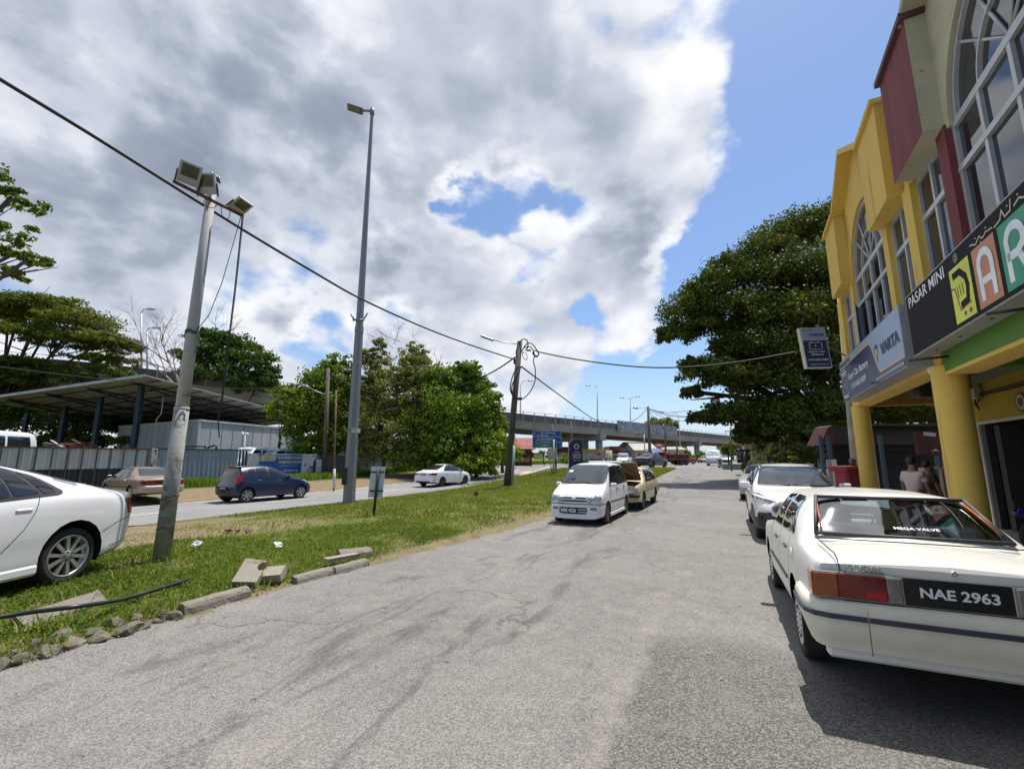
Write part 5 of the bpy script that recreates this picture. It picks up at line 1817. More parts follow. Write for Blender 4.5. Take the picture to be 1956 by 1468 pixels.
# ---------------------------------------------------------------- 9 the cream sedan on the right, close by
CRM = paint('cream_white', (.73, .72, .67), .33, .05, .45)
GLC = glass_clear('rear_glass', (.70, .80, .84), .22)
S = dict(L=4.22, W=1.645, smooth=1, rear_axle=1.0, wb=2.38, wheel_r=.285, wheel_w=.175, wheel=(8, pm('hubcap_white', (.52, .52, .50), .45, .2, .08), True), handle_y=.985, handle_mat=pm('handle_blue_grey', (.05, .06, .09), .4), nst=90, inset=.015,
         top=[(0, .93), (.05, .955), (.66, .985), (.72, .99), (1.22, 1.325), (1.34, 1.355), (2.30, 1.365), (2.48, 1.33), (3.02, .97), (3.12, .94), (4.1, .80), (4.2, .74), (4.22, .62)],
         belt=[(0, .90), (.7, .925), (3.0, .88), (4.1, .76), (4.22, .58)],
         plan=[(0, .945), (.06, .975), (.35, 1.0), (3.6, 1.0), (4.1, .96), (4.22, .93)],
         tw=[(0, .84), (.7, .83), (1.25, .715), (2.4, .715), (3.0, .82), (4.1, .84), (4.22, .80)],
         bot=[(0, .30), (.3, .24), (3.9, .20), (4.22, .26)], rearprof=[(0, .05), (.58, .02), (.64, .035), (.9, .015), (.97, .06)], rearbow=.03, noseprof=[(0, .05), (.5, 0), (.8, .04)], nosebow=.03,
         crown=.035, mirror=(2.80, .95, .17, TRIMB), handles=[(1.42, .80), (2.20, .785)],
         panels=[
             ('rear_seal', 'B', [(-.655, 1.00), (.655, 1.00), (.555, 1.315), (-.555, 1.315)], pm('rubber_seal', (.05, .052, .055), .55), dict(off=.004, round=.05, cut=False, mind=.1)),
             ('side_window', 'S', [(1.06, .965), (1.20, .96), (1.45, 1.27), (1.36, 1.27)], GLC, dict(off=.004, round=.03, cut=True)),
             ('side_window', 'S', [(1.24, .96), (1.86, .945), (1.90, 1.285), (1.48, 1.285)], GLC, dict(off=.004, round=.03, cut=True)),
             ('side_window', 'S', [(1.95, .945), (2.78, .925), (2.40, 1.26), (1.98, 1.285)], GLC, dict(off=.004, round=.03, cut=True)),
             ('windscreen', 'F', [(-.64, 1.0), (.64, 1.0), (.54, 1.31), (-.54, 1.31)], GLC, dict(off=.004, round=.05, cut=True)),
         ] + seams([[(1.24, .62), (1.21, .92)], [(1.24, .62), (1.36, .42), (1.42, .30)], [(1.91, .30), (1.90, .94)], [(2.76, .34), (2.80, .88)], [(1.42, .285), (2.78, .285)]], .008))
hsg = R(24.6)
p = Gg(1550, 1252)
rgt = Vector((math.cos(hsg), -math.sin(hsg), 0))
sgp = p + rgt * .735
# the seal ring: glass is cut through it, so make the ring by hand
S['panels'] = [q for q in S['panels'] if q[0] != 'rear_seal']
S['panels'].insert(0, ('rear_window', 'B', [(-.63, 1.02), (.63, 1.02), (.535, 1.298), (-.535, 1.298)], GLC, dict(off=.003, round=.04, cut=True, mind=.1)))
sg_car = car('cream_sedan', 'old cream white boxy sedan with plate NAE 2963 parked in the right foreground', 'car', S, sgp, hsg, CRM)
def ringpath(mb, pts, w, mi=0, th=.012):
	n = len(pts)
	for i in range(n):
		a, b = Vector(pts[i]), Vector(pts[(i + 1) % n])
		mb.tube([a + (a - b).normalized() * w * .3, b + (b - a).normalized() * w * .3], w / 2, 6, mi)
def rear_x(z):        # rear glass plane in axle coordinates
	return float(np.interp(z, [.99, 1.325], [-.28, .22]))
SEALM = pm('rubber_seal', (.05, .052, .055), .55)
mb = MB()
rp = [(rear_x(z) + .006, y, z + .004) for y, z in [(-.635, 1.015), (.635, 1.015), (.54, 1.303), (-.54, 1.303)]]
ringpath(mb, rp, .034)
mb.build('rear_window_seal', SEALM, sg_car, False)
TLR = pm('saga_lamp_red', (.17, .008, .008), .10, 0, .25, 16, spec=.7)
TLO = pm('saga_lamp_orange', (.30, .065, .012), .10, 0, .2, 16, spec=.7)
TLC = pm('saga_lamp_clear', (.20, .20, .17), .12, .1, .25, 16, spec=.7)
TLF = pm('saga_lamp_frame', (.30, .31, .32), .3, .3, 0)
XB = -.985
for sg in (1, -1):
	mb = MB()
	z0, z1 = .675, .838
	mb.box((XB - .002, sg * .535, (z0 + z1) / 2), (.03, .52, z1 - z0 + .02), 0, None, .006)
	mb.box((XB + .05, sg * .792, (z0 + z1) / 2), (.12, .025, z1 - z0 + .02), 0, None, .006)
	l = mb.build('tail_light', TLF, sg_car, False)
	for (y0, y1, m_, nm) in ((.655, .800, TLO, 'orange_lens'), (.375, .653, TLR, 'red_lens'), (.290, .373, TLC, 'reverse_lens')):
		mb = MB()
		mb.box((XB - .020, sg * (y0 + y1) / 2, (z0 + z1) / 2), (.022, y1 - y0, z1 - z0), 0, None, .006)
		if nm == 'orange_lens':
			mb.box((XB + .045, sg * .806, (z0 + z1) / 2), (.14, .018, z1 - z0), 0, None, .006)
		if nm == 'red_lens':
			for k in range(9):
				mb.box((XB - .031, sg * (y0 + y1) / 2, z0 + .012 + k * .018), (.003, y1 - y0 - .01, .004), 0)
		mb.build(nm, m_, l, False)
	if sg == 1:
		mb = MB()
		mb.box((XB - .032, sg * .44, .712), (.004, .12, .045), 0)
		mb.build('reflector', pm('reflector_red', (.42, .01, .01), .2), l, False)
# plate
mb = MB()
mb.box((XB - .002, 0, .755), (.022, .56, .175), 0, None, .006)
pp = mb.build('number_plate', PLATE, sg_car, False)
lettering('NAE 2963', (XB - .013, .192, .725), (0, -1, 0), (0, 0, 1), .40, .068, WPR, pp, 'plate_lettering', bold=.028, world=False, off=.003)
# boot gap lines
mb = MB()
bx = -.988
for sg in (1, -1):
	mb.tube([(-.985, sg * .625, .845), (-.975, sg * .635, .93), (-.93, sg * .64, .965), (-.42, sg * .655, .992)], .0045, 5)
mb.tube([(-.99, -.62, .655), (-.99, .62, .655)], .004, 5)
mb.tube([(-.385, -.66, .998), (-.385, .66, .998)], .005, 5)
mb.build('boot_gap', SEAM, sg_car, False)
# script badge
mb = MB()
zz, y0 = .872, .60
sc_ = .026
letters = [[(0, -1.2), (.5, 1.3), (1.2, 1.2), (1.1, .4), (.2, .3)], [(1.6, -.2), (1.9, 1), (2.6, 1)], [(2.9, .2), (3.1, .9), (3.9, .9), (3.8, 0), (2.9, .0)], [(4.4, 1.6), (4.2, -.1), (4.9, 0)], [(4.0, 1.0), (5.0, 1.0)], [(5.3, .2), (5.5, .9), (6.2, .9), (6.1, 0), (5.3, 0)], [(6.6, -.1), (6.8, 1), (7.5, .9), (7.4, -.1), (8.2, -.8)], [(-.6, -.4), (8.2, -.45)]]
for st in letters:
	mb.tube([(bx - .006, y0 - a * sc_ * 1.05, zz + b * sc_ * .9) for a, b in st], .0045, 5)
mb.build('badge', pm('badge_metal', (.45, .44, .42), .3, .8), sg_car, False)
mb = MB()
mb.lathe([(.018, 0), (.018, .012), (.012, .018), (.006, .014), (.001, .014)], lambda x, y, h: (bx - h + .004, x + .0, .895 + y), 20)
mb.build('boot_lock', CHROME, sg_car, False)
# rear bumper
mb = MB()
def bump_sec(y, xo=0.0):
	k = max(0, (abs(y) - .70) / .13)
	x = -1.055 + .05 * k * k
	return x
sec = [(.0, .335), (-.012, .40), (-.03, .425), (-.045, .50), (-.048, .56), (-.05, .60), (-.035, .635), (.0, .655), (.09, .655)]
path = [(.62, .855, 0), (.2 - 1.0, .855, 0)]
pth = [(-.46, .842), (-.80, .850), (-.93, .838), (-1.0, .80), (-1.03, .72), (-1.045, .4), (-1.05, 0)]
full = pth + [(x, -y) for x, y in pth[::-1][1:]]
vs, fs = [], []
n = len(full)
for i, (x, y) in enumerate(full):
	a, b = full[max(0, i - 1)], full[min(n - 1, i + 1)]
	t = Vector((b[0] - a[0], b[1] - a[1], 0)).normalized()
	o_ = Vector((-t.y, t.x, 0))
	if o_.dot(Vector((x, y, 0)) - Vector((-.3, 0, 0))) < 0:
		o_ = -o_
	for (dx, z) in sec:
		vs.append(Vector((x, y, z)) + o_ * (-dx - .03))
K = len(sec)
for i in range(n - 1):
	for j in range(K - 1):
		fs.append((i * K + j, i * K + j + 1, (i + 1) * K + j + 1, (i + 1) * K + j))
mb.add(vs, fs, 0, True)
mb.build('rear_bumper', pm('bumper_cream', (.70, .66, .54), .45, 0, .07, 3, col2=(.33, .24, .14), c2s=2.6, c2t=(.70, .80)), sg_car, False)
mb = MB()
vs, fs = [], []
for i, (x, y) in enumerate(full):
	a, b = full[max(0, i - 1)], full[min(n - 1, i + 1)]
	t = Vector((b[0] - a[0], b[1] - a[1], 0)).normalized()
	o_ = Vector((-t.y, t.x, 0))
	if o_.dot(Vector((x, y, 0)) - Vector((-.3, 0, 0))) < 0:
		o_ = -o_
	for (dx, z) in ((.018, .538), (.034, .543), (.034, .570), (.018, .575)):
		vs.append(Vector((x, y, z)) + o_ * dx)
for i in range(n - 1):
	for j in range(3):
		fs.append((i * 4 + j, i * 4 + j + 1, (i + 1) * 4 + j + 1, (i + 1) * 4 + j))
mb.add(vs, fs, 0, False)
mb.build('bumper_strip', pm('bumper_strip_blue', (.035, .042, .07), .45), sg_car, False)
for y in (.52, -.52):
	mb = MB()
	mb.tube([(-1.105, y, .345), (-1.112, y, .64)], .003, 4)
	mb.build('bumper_joint', pm('joint_rust', (.20, .09, .04), .8), sg_car, False)
# lower valance and mudflaps
mb = MB()
mb.box((-.93, 0, .31), (.10, 1.5, .10), 0, None, .02)
mb.build('valance', CRM, sg_car, False)
for sg in (1, -1):
	mb = MB()
	mb.box((-.335, sg * .72, .24), (.012, .20, .28), 0)
	mb.build('mudflap', RUBBER, sg_car, False)
# body side strip
for sg in (1, -1):
	mb = MB()
	mb.box((1.15, sg * .828, .50), (1.5, .012, .035), 0, None, .004)
	mb.build('side_strip', pm('bumper_strip_blue', (.035, .042, .07), .45), sg_car, False)
mb = MB()
mb.lathe([(.07, 0), (.07, .004), (.001, .004)], lambda x, y, h: (-.02 + x, .812 + h, .78 + y), 24)
mb.build('fuel_flap', CRM, sg_car, False)
# interior: shelf, seats, wheel, mirror
SEATF = pm('seat_grey', (.10, .11, .13), .9, 0, .15, 8)
SHELF = pm('shelf_pale', (.36, .40, .43), .8, 0, .1, 6)
mb = MB()
mb.box((-.12, 0, .955), (.42, 1.26, .03), 0, None, .01)
mb.build('parcel_shelf', SHELF, sg_car, False)
mb = MB()
for y in (.33, -.33):
	mb.box((.16, y, 1.0), (.13, .56, .17), 0, (Vector((.97, 0, -.2)), Vector((0, 1, 0)), Vector((.2, 0, .97))), .05)
mb.box((.20, 0, .75), (.16, 1.3, .45), 0, None, .04)
mb.build('rear_seat', SHELF, sg_car, False)
for y in (.35, -.35):
	mb = MB()
	mb.box((.98, y, .86), (.13, .48, .56), 0, (Vector((.97, 0, -.2)), Vector((0, 1, 0)), Vector((.2, 0, .97))), .05)
	mb.box((.90, y, 1.18), (.09, .28, .20), 0, (Vector((.97, 0, -.2)), Vector((0, 1, 0)), Vector((.2, 0, .97))), .04)
	mb.build('front_seat', SEATF, sg_car, False)
mb = MB()
mb.box((1.72, 0, .88), (.35, 1.3, .16), 0, None, .05)
mb.build('dashboard', SHELF, sg_car, False)
mb = MB()
cc_ = Vector((1.42, -.35, .93))
pts = [cc_ + Vector((.35 * .18 * math.sin(a) * 1, .18 * math.cos(a), .18 * math.sin(a))) for a in [2 * math.pi * k / 24 for k in range(25)]]
mb.tube(pts, .013, 6)
mb.tube([cc_ + Vector((0, -.17, 0)), cc_ + Vector((.03, 0, 0)), cc_ + Vector((0, .17, 0))], .012, 6)
mb.build('steering_wheel', BLACK, sg_car, False)
mb = MB()
mb.box((1.28, 0, 1.24), (.03, .24, .06), 0, None, .012)
mb.build('rear_view_mirror', BLACK, sg_car, False)
mb = MB()
mb.box((-.02, -.16, .995), (.12, .26, .05), 0, None, .015)
mb.build('brake_light_box', TRIMB, sg_car, False)
# orange strips and window lettering
mb = MB()
mb.tube([(rear_x(1.05) - .012, .585, 1.055), (rear_x(1.25) - .012, .550, 1.245)], .007, 6)
mb.build('orange_strip', pm('orange_plastic', (.60, .13, .02), .4), sg_car, False)
mb = MB()
mb.tube([(rear_x(1.06) - .008, -.60, 1.075), (rear_x(1.29) - .008, -.525, 1.275)], .006, 6)
mb.build('orange_strip', pm('orange_plastic', (.60, .13, .02), .4), sg_car, False)
sl = Vector((.5, 0, .335)).normalized()
lettering('MEGA VALVE', (rear_x(1.075) - .008, .06, 1.073), (0, -1, 0), sl, .30, .032, WPR, sg_car, 'window_lettering', bold=.02, world=False, off=.002)
lettering('NASTRON', (rear_x(1.03) - .008, -.08, 1.032), (0, -1, 0), sl, .15, .016, WPR, sg_car, 'window_lettering', bold=.02, world=False, off=.002)
# the tired old springs: nose slightly down, tail up
TILT = Matrix.Translation((0, 0, .078)) @ Matrix.Rotation(R(.75), 4, 'Y')
for ch in sg_car.children:
	if not ch.name.startswith('wheel') or ch.name.startswith('wheel_arch'):
		ch.matrix_local = TILT @ ch.matrix_local
# ================================================================== VERGE: KERBS, RUBBLE, LITTER
def PZ(px, py, z):
	r = ray(px, py)
	t = (z - CAMH) / r[2]
	return Vector((r[0] * t, r[1] * t, z))
KERBM = pm('kerb_concrete', (.25, .225, .19), .92, 0, .2, 3, .5, 35, (.075, .068, .058), 4, (.50, .66), fine=.25)
STONE = pm('rubble_stone', (.17, .15, .115), .95, 0, .3, 6, .8, 25, (.04, .042, .03), 7, (.5, .62))
def rock(name, p, size, seed, label, mat=STONE, group=None, cat='stone', flat=1.0):
	r_ = random.Random(seed)
	bm = bmesh.new()
	bmesh.ops.create_icosphere(bm, subdivisions=2, radius=1)
	ax = [Vector((r_.gauss(0, 1), r_.gauss(0, 1), r_.gauss(0, 1))).normalized() for _ in range(9)]
	for v in bm.verts:
		c = v.co.copy()
		for a in ax:
			d = c.dot(a)
			lim = .50 + .3 * (abs(a.x) % .5)
			if d > lim:
				c -= a * (d - lim) * 1.15
		c *= 1 + .06 * r_.gauss(0, 1)
		v.co = Vector((c.x * size[0], c.y * size[1], c.z * size[2] * flat))
	me = bpy.data.meshes.new(name)
	bm.to_mesh(me)
	bm.free()
	o = link_mesh(name, me, None, [mat])
	o.location = p
	o.rotation_euler = (r_.uniform(-.3, .3), r_.uniform(-.3, .3), r_.uniform(0, 6))
	return tag(o, label, cat, group)
def kerb(u0, w0, u1, w1, label, h=.20, wd=.155, z=None, tilt=0.0, seed=1, group='broken kerb stones along the verge', rolled=0.0):
	a, b = UW(u0, w0), UW(u1, w1)
	d = (b - a)
	L = d.length
	X = d.normalized()
	Y = Vector((-X.y, X.x, 0))
	r_ = random.Random(seed)
	# profile: flat back, rounded top front
	prof = [(wd / 2, 0), (wd / 2, h - .015), (wd / 2 - .015, h), (-wd / 2 + .07, h), (-wd / 2 + .035, h - .012), (-wd / 2 + .01, h - .045), (-wd / 2 - .012, h * .4), (-wd / 2 - .02, 0)]
	n = 10
	vs, fs = [], []
	for i in range(n + 1):
		t = i / n
		for (y, zz) in prof:
			j = .004 if 0 < i < n else .010
			e = .015 * ((i == 0) - (i == n)) * r_.random()
			vs.append((t * L - L / 2 + e + r_.gauss(0, .002), y + r_.gauss(0, j * .6), zz + r_.gauss(0, j * .5) * (zz > .02)))
	k = len(prof)
	for i in range(n):
		for j in range(k):
			fs.append((i * k + j, i * k + (j + 1) % k, (i + 1) * k + (j + 1) % k, (i + 1) * k + j))
	fs.append(tuple(range(k)))
	fs.append(tuple(n * k + j for j in range(k))[::-1])
	mb = MB()
	mb.add(vs, fs, 0, False)
	o = mb.build('kerb_stone', KERBM)
	c = (a + b) / 2
	o.location = (c.x, c.y, (z if z is not None else -.03))
	o.rotation_euler = (rolled, tilt, math.atan2(X.y, X.x))
	return tag(o, label, 'kerb stone', group)
kerb(3.06, -5.50, 3.82, -5.50, 'whole kerb stone standing alone between the rubble and the concrete slabs', seed=1, h=.215, rolled=.05)
kerb(4.42, -5.43, 5.02, -5.40, 'kerb stone next to the tilted slabs, nearer of the joined pair', seed=2)
kerb(5.05, -5.39, 5.70, -5.36, 'kerb stone of the joined pair, farther from the camera', seed=3, h=.195, rolled=-.04)
kerb(2.02, -6.28, 2.72, -6.42, 'long weathered kerb stone lying in the grass under the black pipe', h=.17, wd=.24, z=.08, seed=4, tilt=-.06, rolled=.5)
kerb(5.62, -5.92, 6.16, -5.72, 'kerb stone tipped over on the grass, farthest of the broken ones', h=.14, wd=.2, z=.09, seed=6, rolled=.35, tilt=.05)
# slabs
SLABM = pm('slab_concrete', (.33, .30, .24), .9, 0, .15, 4, .35, 40, (.16, .145, .12), 5, (.52, .7), fine=.15)
def slab(poly, p, yaw, tx, ty, th, label, name='concrete_slab'):
	mb = MB()
	n = len(poly)
	mb.add([(a, b, 0) for a, b in poly] + [(a * .98, b * .98, th) for a, b in poly], [tuple(range(n))[::-1], tuple(range(n, 2 * n))] + [(i, (i + 1) % n, (i + 1) % n + n, i + n) for i in range(n)])
	o = mb.build(name, SLABM)
	o.location = p
	o.rotation_euler = (tx, ty, yaw)
	return tag(o, label, 'concrete slab', 'loose concrete slabs on the verge')
s1 = Gg(476, 1116)
notch = [(-.15, -.17), (.15, -.17), (.16, .02)] + [(.135 + .07 * math.cos(R(a)) * 1, .10 + .075 * math.sin(R(a))) for a in (-80, -120, -160, 160, 120, 85)] + [(.15, .20), (-.13, .24)]
slab(notch, s1 + Vector((-.02, .03, .08)), R(12), R(32), R(4), .10, 'notched pale concrete slab propped on edge beside the kerb stone')
slab([(-.13, -.10), (.13, -.11), (.14, .11), (-.12, .12)], Gg(520, 1112) + Vector((0, .02, .05)), R(10), R(20), R(-4), .11, 'small square concrete block right of the notched slab')
slab([(-.30, -.06), (.30, -.05), (.31, .06), (-.29, .07)], Gg(652, 1080) + Vector((0, .0, .10)), R(58), R(3), R(2), .05, 'thin flat concrete strip lying behind the joined kerb pair')
slab([(-.2, -.12), (.2, -.10), (.18, .12), (-.2, .1)], UW(5.95, -5.3, -.01), R(60), 0, 0, .04, 'flat concrete footing at the end of the kerb line')
# rough stones where the kerb is missing
r_ = random.Random(11)
u = 0.2
k = 0
while u < 3.0:
	L = r_.uniform(.14, .28)
	rock('stone', UW(u + L / 2, -5.44 + r_.uniform(-.03, .03), .04 + r_.uniform(0, .03)), (L * .64, .12, .115), 100 + k, 'rough broken stone in the crumbled kerb line nearest the camera', group='rough stones of the crumbled kerb line')
	if r_.random() < .6:
		rock('stone', UW(u + L / 2, -5.62 + r_.uniform(-.03, .03), .08), (L * .5, .11, .11), 150 + k, 'rough broken stone in the crumbled kerb line nearest the camera', group='rough stones of the crumbled kerb line')
	u += L * .78
	k += 1
for i in range(11):
	rock('stone', UW(3.86 + .05 * i + r_.uniform(-.02, .02), -5.50 + r_.uniform(-.08, .06), .03), (.05 + .03 * r_.random(), .045, .05), 200 + i, 'small rubble stone in the gap below the concrete slabs', group='rubble stones below the slabs')
for i, (px, py, s_) in enumerate([(437, 1017, .09), (455, 1017, .07), (472, 1019, .09)]):
	rock('brick_lump', Gg(px, py) + Vector((0, 0, .05)), (s_, s_ * .8, s_ * .6), 300 + i, ['reddish brick lump in the grass, left of three', 'reddish brick lump in the grass, middle of three', 'grey stone lump in the grass, right of three'][i], pm('brick_red', (.22, .10, .07), .9, 0, .3, 8) if i < 2 else STONE, cat='rubble')
rock('brick_lump', Gg(911, 948) + Vector((0, 0, .12)), (.16, .13, .15), 310, 'round maroon lump sitting on the grass verge', pm('maroon_lump', (.12, .04, .035), .9, 0, .3, 8), cat='rubble')
# litter
for i, (px, py, s_, lb) in enumerate([(376, 1046, .07, 'white paper scrap stuck in the grass behind the leaning pole'), (530, 1047, .07, 'crumpled clear plastic bag in the grass'), (259, 1080, .04, 'small white wrapper in the grass near the sedan wheel'), (1052, 963, .14, 'pale plastic sheet scrap at the grass edge by the mini MPV')]):
	mb = MB()
	rr = random.Random(i)
	n = 4
	vs = [(s_ * (a / n - .5) * 2, s_ * (b / n - .5) * 1.6, s_ * .5 * rr.random()) for a in range(n + 1) for b in range(n + 1)]
	mb.add(vs, [(a * (n + 1) + b, a * (n + 1) + b + 1, (a + 1) * (n + 1) + b + 1, (a + 1) * (n + 1) + b) for a in range(n) for b in range(n)])
	o = mb.build('litter', pm('litter_white', (.7, .72, .74), .4, 0, .1), fix=False)
	o.location = Gg(px, py) + Vector((0, 0, .06))
	o.rotation_euler = (R(50), R(10), i)
	tag(o, lb, 'litter')
# small leaves and debris on the asphalt
for i, (px, py) in enumerate([(1467, 1181), (1352, 1247), (1378, 1295), (1425, 1105)]):
	mb = MB()
	mb.add([(-.02, 0, 0), (0, -.012, .004), (.022, 0, 0), (0, .012, .006)], [(0, 1, 2, 3)])
	o = mb.build('fallen_leaf', pm('leaf_orange', (.42, .20, .07), .7, 0, .1) if i < 3 else BLACK, fix=False)
	o.location = G(px, py, .012)
	o.rotation_euler = (0, 0, i * 2.1)
	tag(o, 'small orange fallen leaf on the asphalt beside the cream sedan' if i < 3 else 'tiny black scrap on the asphalt left of the cream sedan', 'leaf' if i < 3 else 'litter', 'fallen leaves on the asphalt' if i < 3 else None)
# black pipe
pts = []
for (px, py, dz) in [(-200, 1196, .10), (-60, 1186, .14), (0, 1178, .13), (60, 1168, .13), (130, 1160, .16), (190, 1152, .12), (240, 1143, .06), (290, 1128, .06), (345, 1111, .05), (360, 1105, .02)]:
	p = Gg(px, py)
	pts.append(PZ(px, py, p.z + dz))
mb = MB()
mb.tube(chaikin([tuple(p) for p in pts], 2), .021, 10)
tag(mb.build('black_pipe', pm('pipe_black', (.02, .02, .022), .35, 0, .1, 8)), 'black plastic water pipe snaking over the grass from the left edge', 'pipe')
# ================================================================== GRASS
GRASSM = leafmat('grass_blades', (.085, .13, .016), (.23, .30, .045), dry=((.38, .30, .13), .74), trans=.3)
def blades(name, pts, hgt, wid, mat, seed=0, lean=.5):
	"""one grass blade (a bent two-triangle strip) per point"""
	g = np.random.default_rng(seed)
	n = len(pts)
	P = np.array(pts)
	h = hgt * g.uniform(.45, 1.25, n)
	w = wid * g.uniform(.6, 1.3, n)
	a = g.uniform(0, 2 * np.pi, n)
	b = g.uniform(0, 2 * np.pi, n)
	ln = lean * g.uniform(.2, 1.3, n) * h
	sd = np.stack([np.cos(a), np.sin(a), np.zeros(n)], 1) * (w / 2)[:, None]
	ld = np.stack([np.cos(b), np.sin(b), np.zeros(n)], 1) * ln[:, None]
	up = np.zeros((n, 3))
	up[:, 2] = h
	v = np.stack([P - sd, P + sd, P + sd * .8 + up * .55 + ld * .35, P - sd * .8 + up * .55 + ld * .35, P + up * .9 + ld], 1).reshape(-1, 3)
	i = np.arange(n)[:, None] * 5
	q = (i + np.array([0, 1, 2, 3])).reshape(-1)
	t = (i + np.array([3, 2, 4])).reshape(-1)
	me = bpy.data.meshes.new(name)
	me.vertices.add(len(v))
	me.vertices.foreach_set('co', v.reshape(-1))
	me.loops.add(len(q) + len(t))
	me.loops.foreach_set('vertex_index', np.concatenate([q, t]))
	me.polygons.add(2 * n)
	ls = np.concatenate([np.arange(n) * 4, len(q) + np.arange(n) * 3])
	me.polygons.foreach_set('loop_start', ls)
	me.update(calc_edges=True)
	me.validate()
	return link_mesh(name, me, None, [mat])
def vnoise(x, y, s=1.0, seed=0):
	"""cheap smooth value noise"""
	x, y = x * s + seed * 17.3, y * s + seed * 9.1
	return .5 + .25 * (np.sin(x * 1.3 + 2 * np.sin(y * .9)) + np.sin(y * 1.7 + 1.7 * np.sin(x * 1.1 + 1)))
def verge_pts(n, u0, u1, w0, w1, dens, seed):
	g = np.random.default_rng(seed)
	out = []
	u = g.uniform(u0, u1, n)
	w = g.uniform(w0, w1, n)
	keep = g.uniform(0, 1, n) < dens(u, w)
	for a, b in zip(u[keep], w[keep]):
		p = UW(a, b, hz(a, b) - .005)
		out.append((p.x, p.y, p.z))
	return out
def dens(u, w):
	d = np.ones_like(u)
	# bare strip by the road edge and dry path on the far side
	d *= np.clip((-5.42 - w) / .4 + .35 + .6 * (vnoise(u, w, 1.6) - .5), .0, 1)
	bare = np.clip(((-w) - 8.3 + 2.2 * (vnoise(u, w, .8, 2) - .5)) / .6, 0, 1) * np.clip((11.0 - u) / 3, 0, 1)
	d *= 1 - .95 * bare
	d *= .35 + .65 * np.clip((vnoise(u, w, 2.1, 5) - .22) * 3, 0, 1)
	return d
tag(blades('grass', verge_pts(150000, 0.5, 9, -12.5, -5.45, dens, 1), .062, .010, GRASSM, 1, .8), kind='stuff', label='green verge grass close to the camera', cat='grass')
tag(blades('grass', verge_pts(90000, 9, 26, -15.2, -5.2, dens, 2), .09, .019, GRASSM, 2, .6), kind='stuff', label='green grass on the verge beside the lamp post', cat='grass')
tag(blades('grass', verge_pts(42000, 26, 47, -16.8, -5.0, lambda u, w: np.ones_like(u), 3), .17, .035, GRASSM, 3, .5), kind='stuff', label='green grass on the far end of the verge', cat='grass')
GRASSB = leafmat('rank_grass', (.06, .12, .012), (.20, .30, .045), dry=((.30, .26, .10), .93), trans=.35)
def d2(u, w):
	return np.where(u < 52, np.clip((-28.5 - w) / 2, .0, 1), 1)
tag(blades('grass', verge_pts(60000, 14, 75, -32.0, -28.0, d2, 4), .5, .05, GRASSB, 4, .5), kind='stuff', label='tall bright green grass along the foot of the yard wall', cat='grass')
tag(blades('grass', verge_pts(30000, 60, 110, -42, -28.0, lambda u, w: np.ones_like(u), 5), .3, .09, GRASSB, 5, .5), kind='stuff', label='grass bank beyond the main road', cat='grass')
# little leafy weeds among the grass
def verge_weeds(n, seed):
	pts = verge_pts(n, .8, 9, -10.5, -5.5, dens, seed)
	g = np.random.default_rng(seed)
	out = []
	for p in pts:
		for _ in range(7):
			out.append((p[0] + g.normal(0, .035), p[1] + g.normal(0, .035), p[2] + abs(g.normal(0.02, .02))))
	return out
tag(blades('weeds', verge_weeds(7000, 8), .028, .022, leafmat('weed_leaf', (.045, .10, .012), (.13, .21, .03), trans=.25), 8, 1.6), kind='stuff', label='low leafy weeds in the near grass', cat='weeds')
gt = np.random.default_rng(12)
tuft = []
for (px, py, n, r_t) in [(306, 1068, 90, .16), (330, 1060, 60, .14), (470, 1125, 40, .12), (560, 1070, 60, .2), (620, 1040, 80, .3), (700, 985, 80, .25), (240, 1100, 60, .2), (150, 1150, 70, .2), (60, 1205, 60, .15), (420, 1090, 70, .25), (520, 1010, 120, .4), (800, 985, 120, .5), (90, 1240, 50, .12), (300, 1175, 50, .14), (900, 960, 120, .6), (380, 1010, 80, .3)]:
	c_ = Gg(px, py)
	for _ in range(n):
		tuft.append((c_.x + gt.normal(0, r_t), c_.y + gt.normal(0, r_t), c_.z))
tag(blades('weeds', tuft, .17, .011, GRASSM, 15, .7), kind='stuff', label='taller grass tufts scattered over the near verge', cat='weeds')
# loose grit and gravel along the crumbling edge
mb = MB()
for i in range(1500):
	u_ = gt.uniform(.2, 14)
	w_ = -5.36 + .38 * sstep(4, 12, u_) + abs(gt.normal(0, .16)) * (1 if i % 3 else -1)
	s_ = gt.uniform(.004, .013) * (1.6 if w_ < -5.4 else 1)
	p_ = UW(u_, w_)
	p_.z = hz(u_, w_) + .006
	a_ = gt.uniform(0, 6.28)
	X_ = Vector((math.cos(a_), math.sin(a_), 0)) * s_
	Y_ = Vector((-X_.y, X_.x, 0)) * .8
	mb.add([p_ - X_, p_ + Y_, p_ + X_, p_ - Y_, p_ + Vector((0, 0, s_ * .9))], [(0, 1, 4), (1, 2, 4), (2, 3, 4), (3, 0, 4)], i % 2)
tag(mb.build('gravel', [STONE, pm('grit_pale', (.30, .27, .22), .95, 0, .2, 9)], fix=False), kind='stuff', label='loose grit and gravel along the broken road edge', cat='gravel')
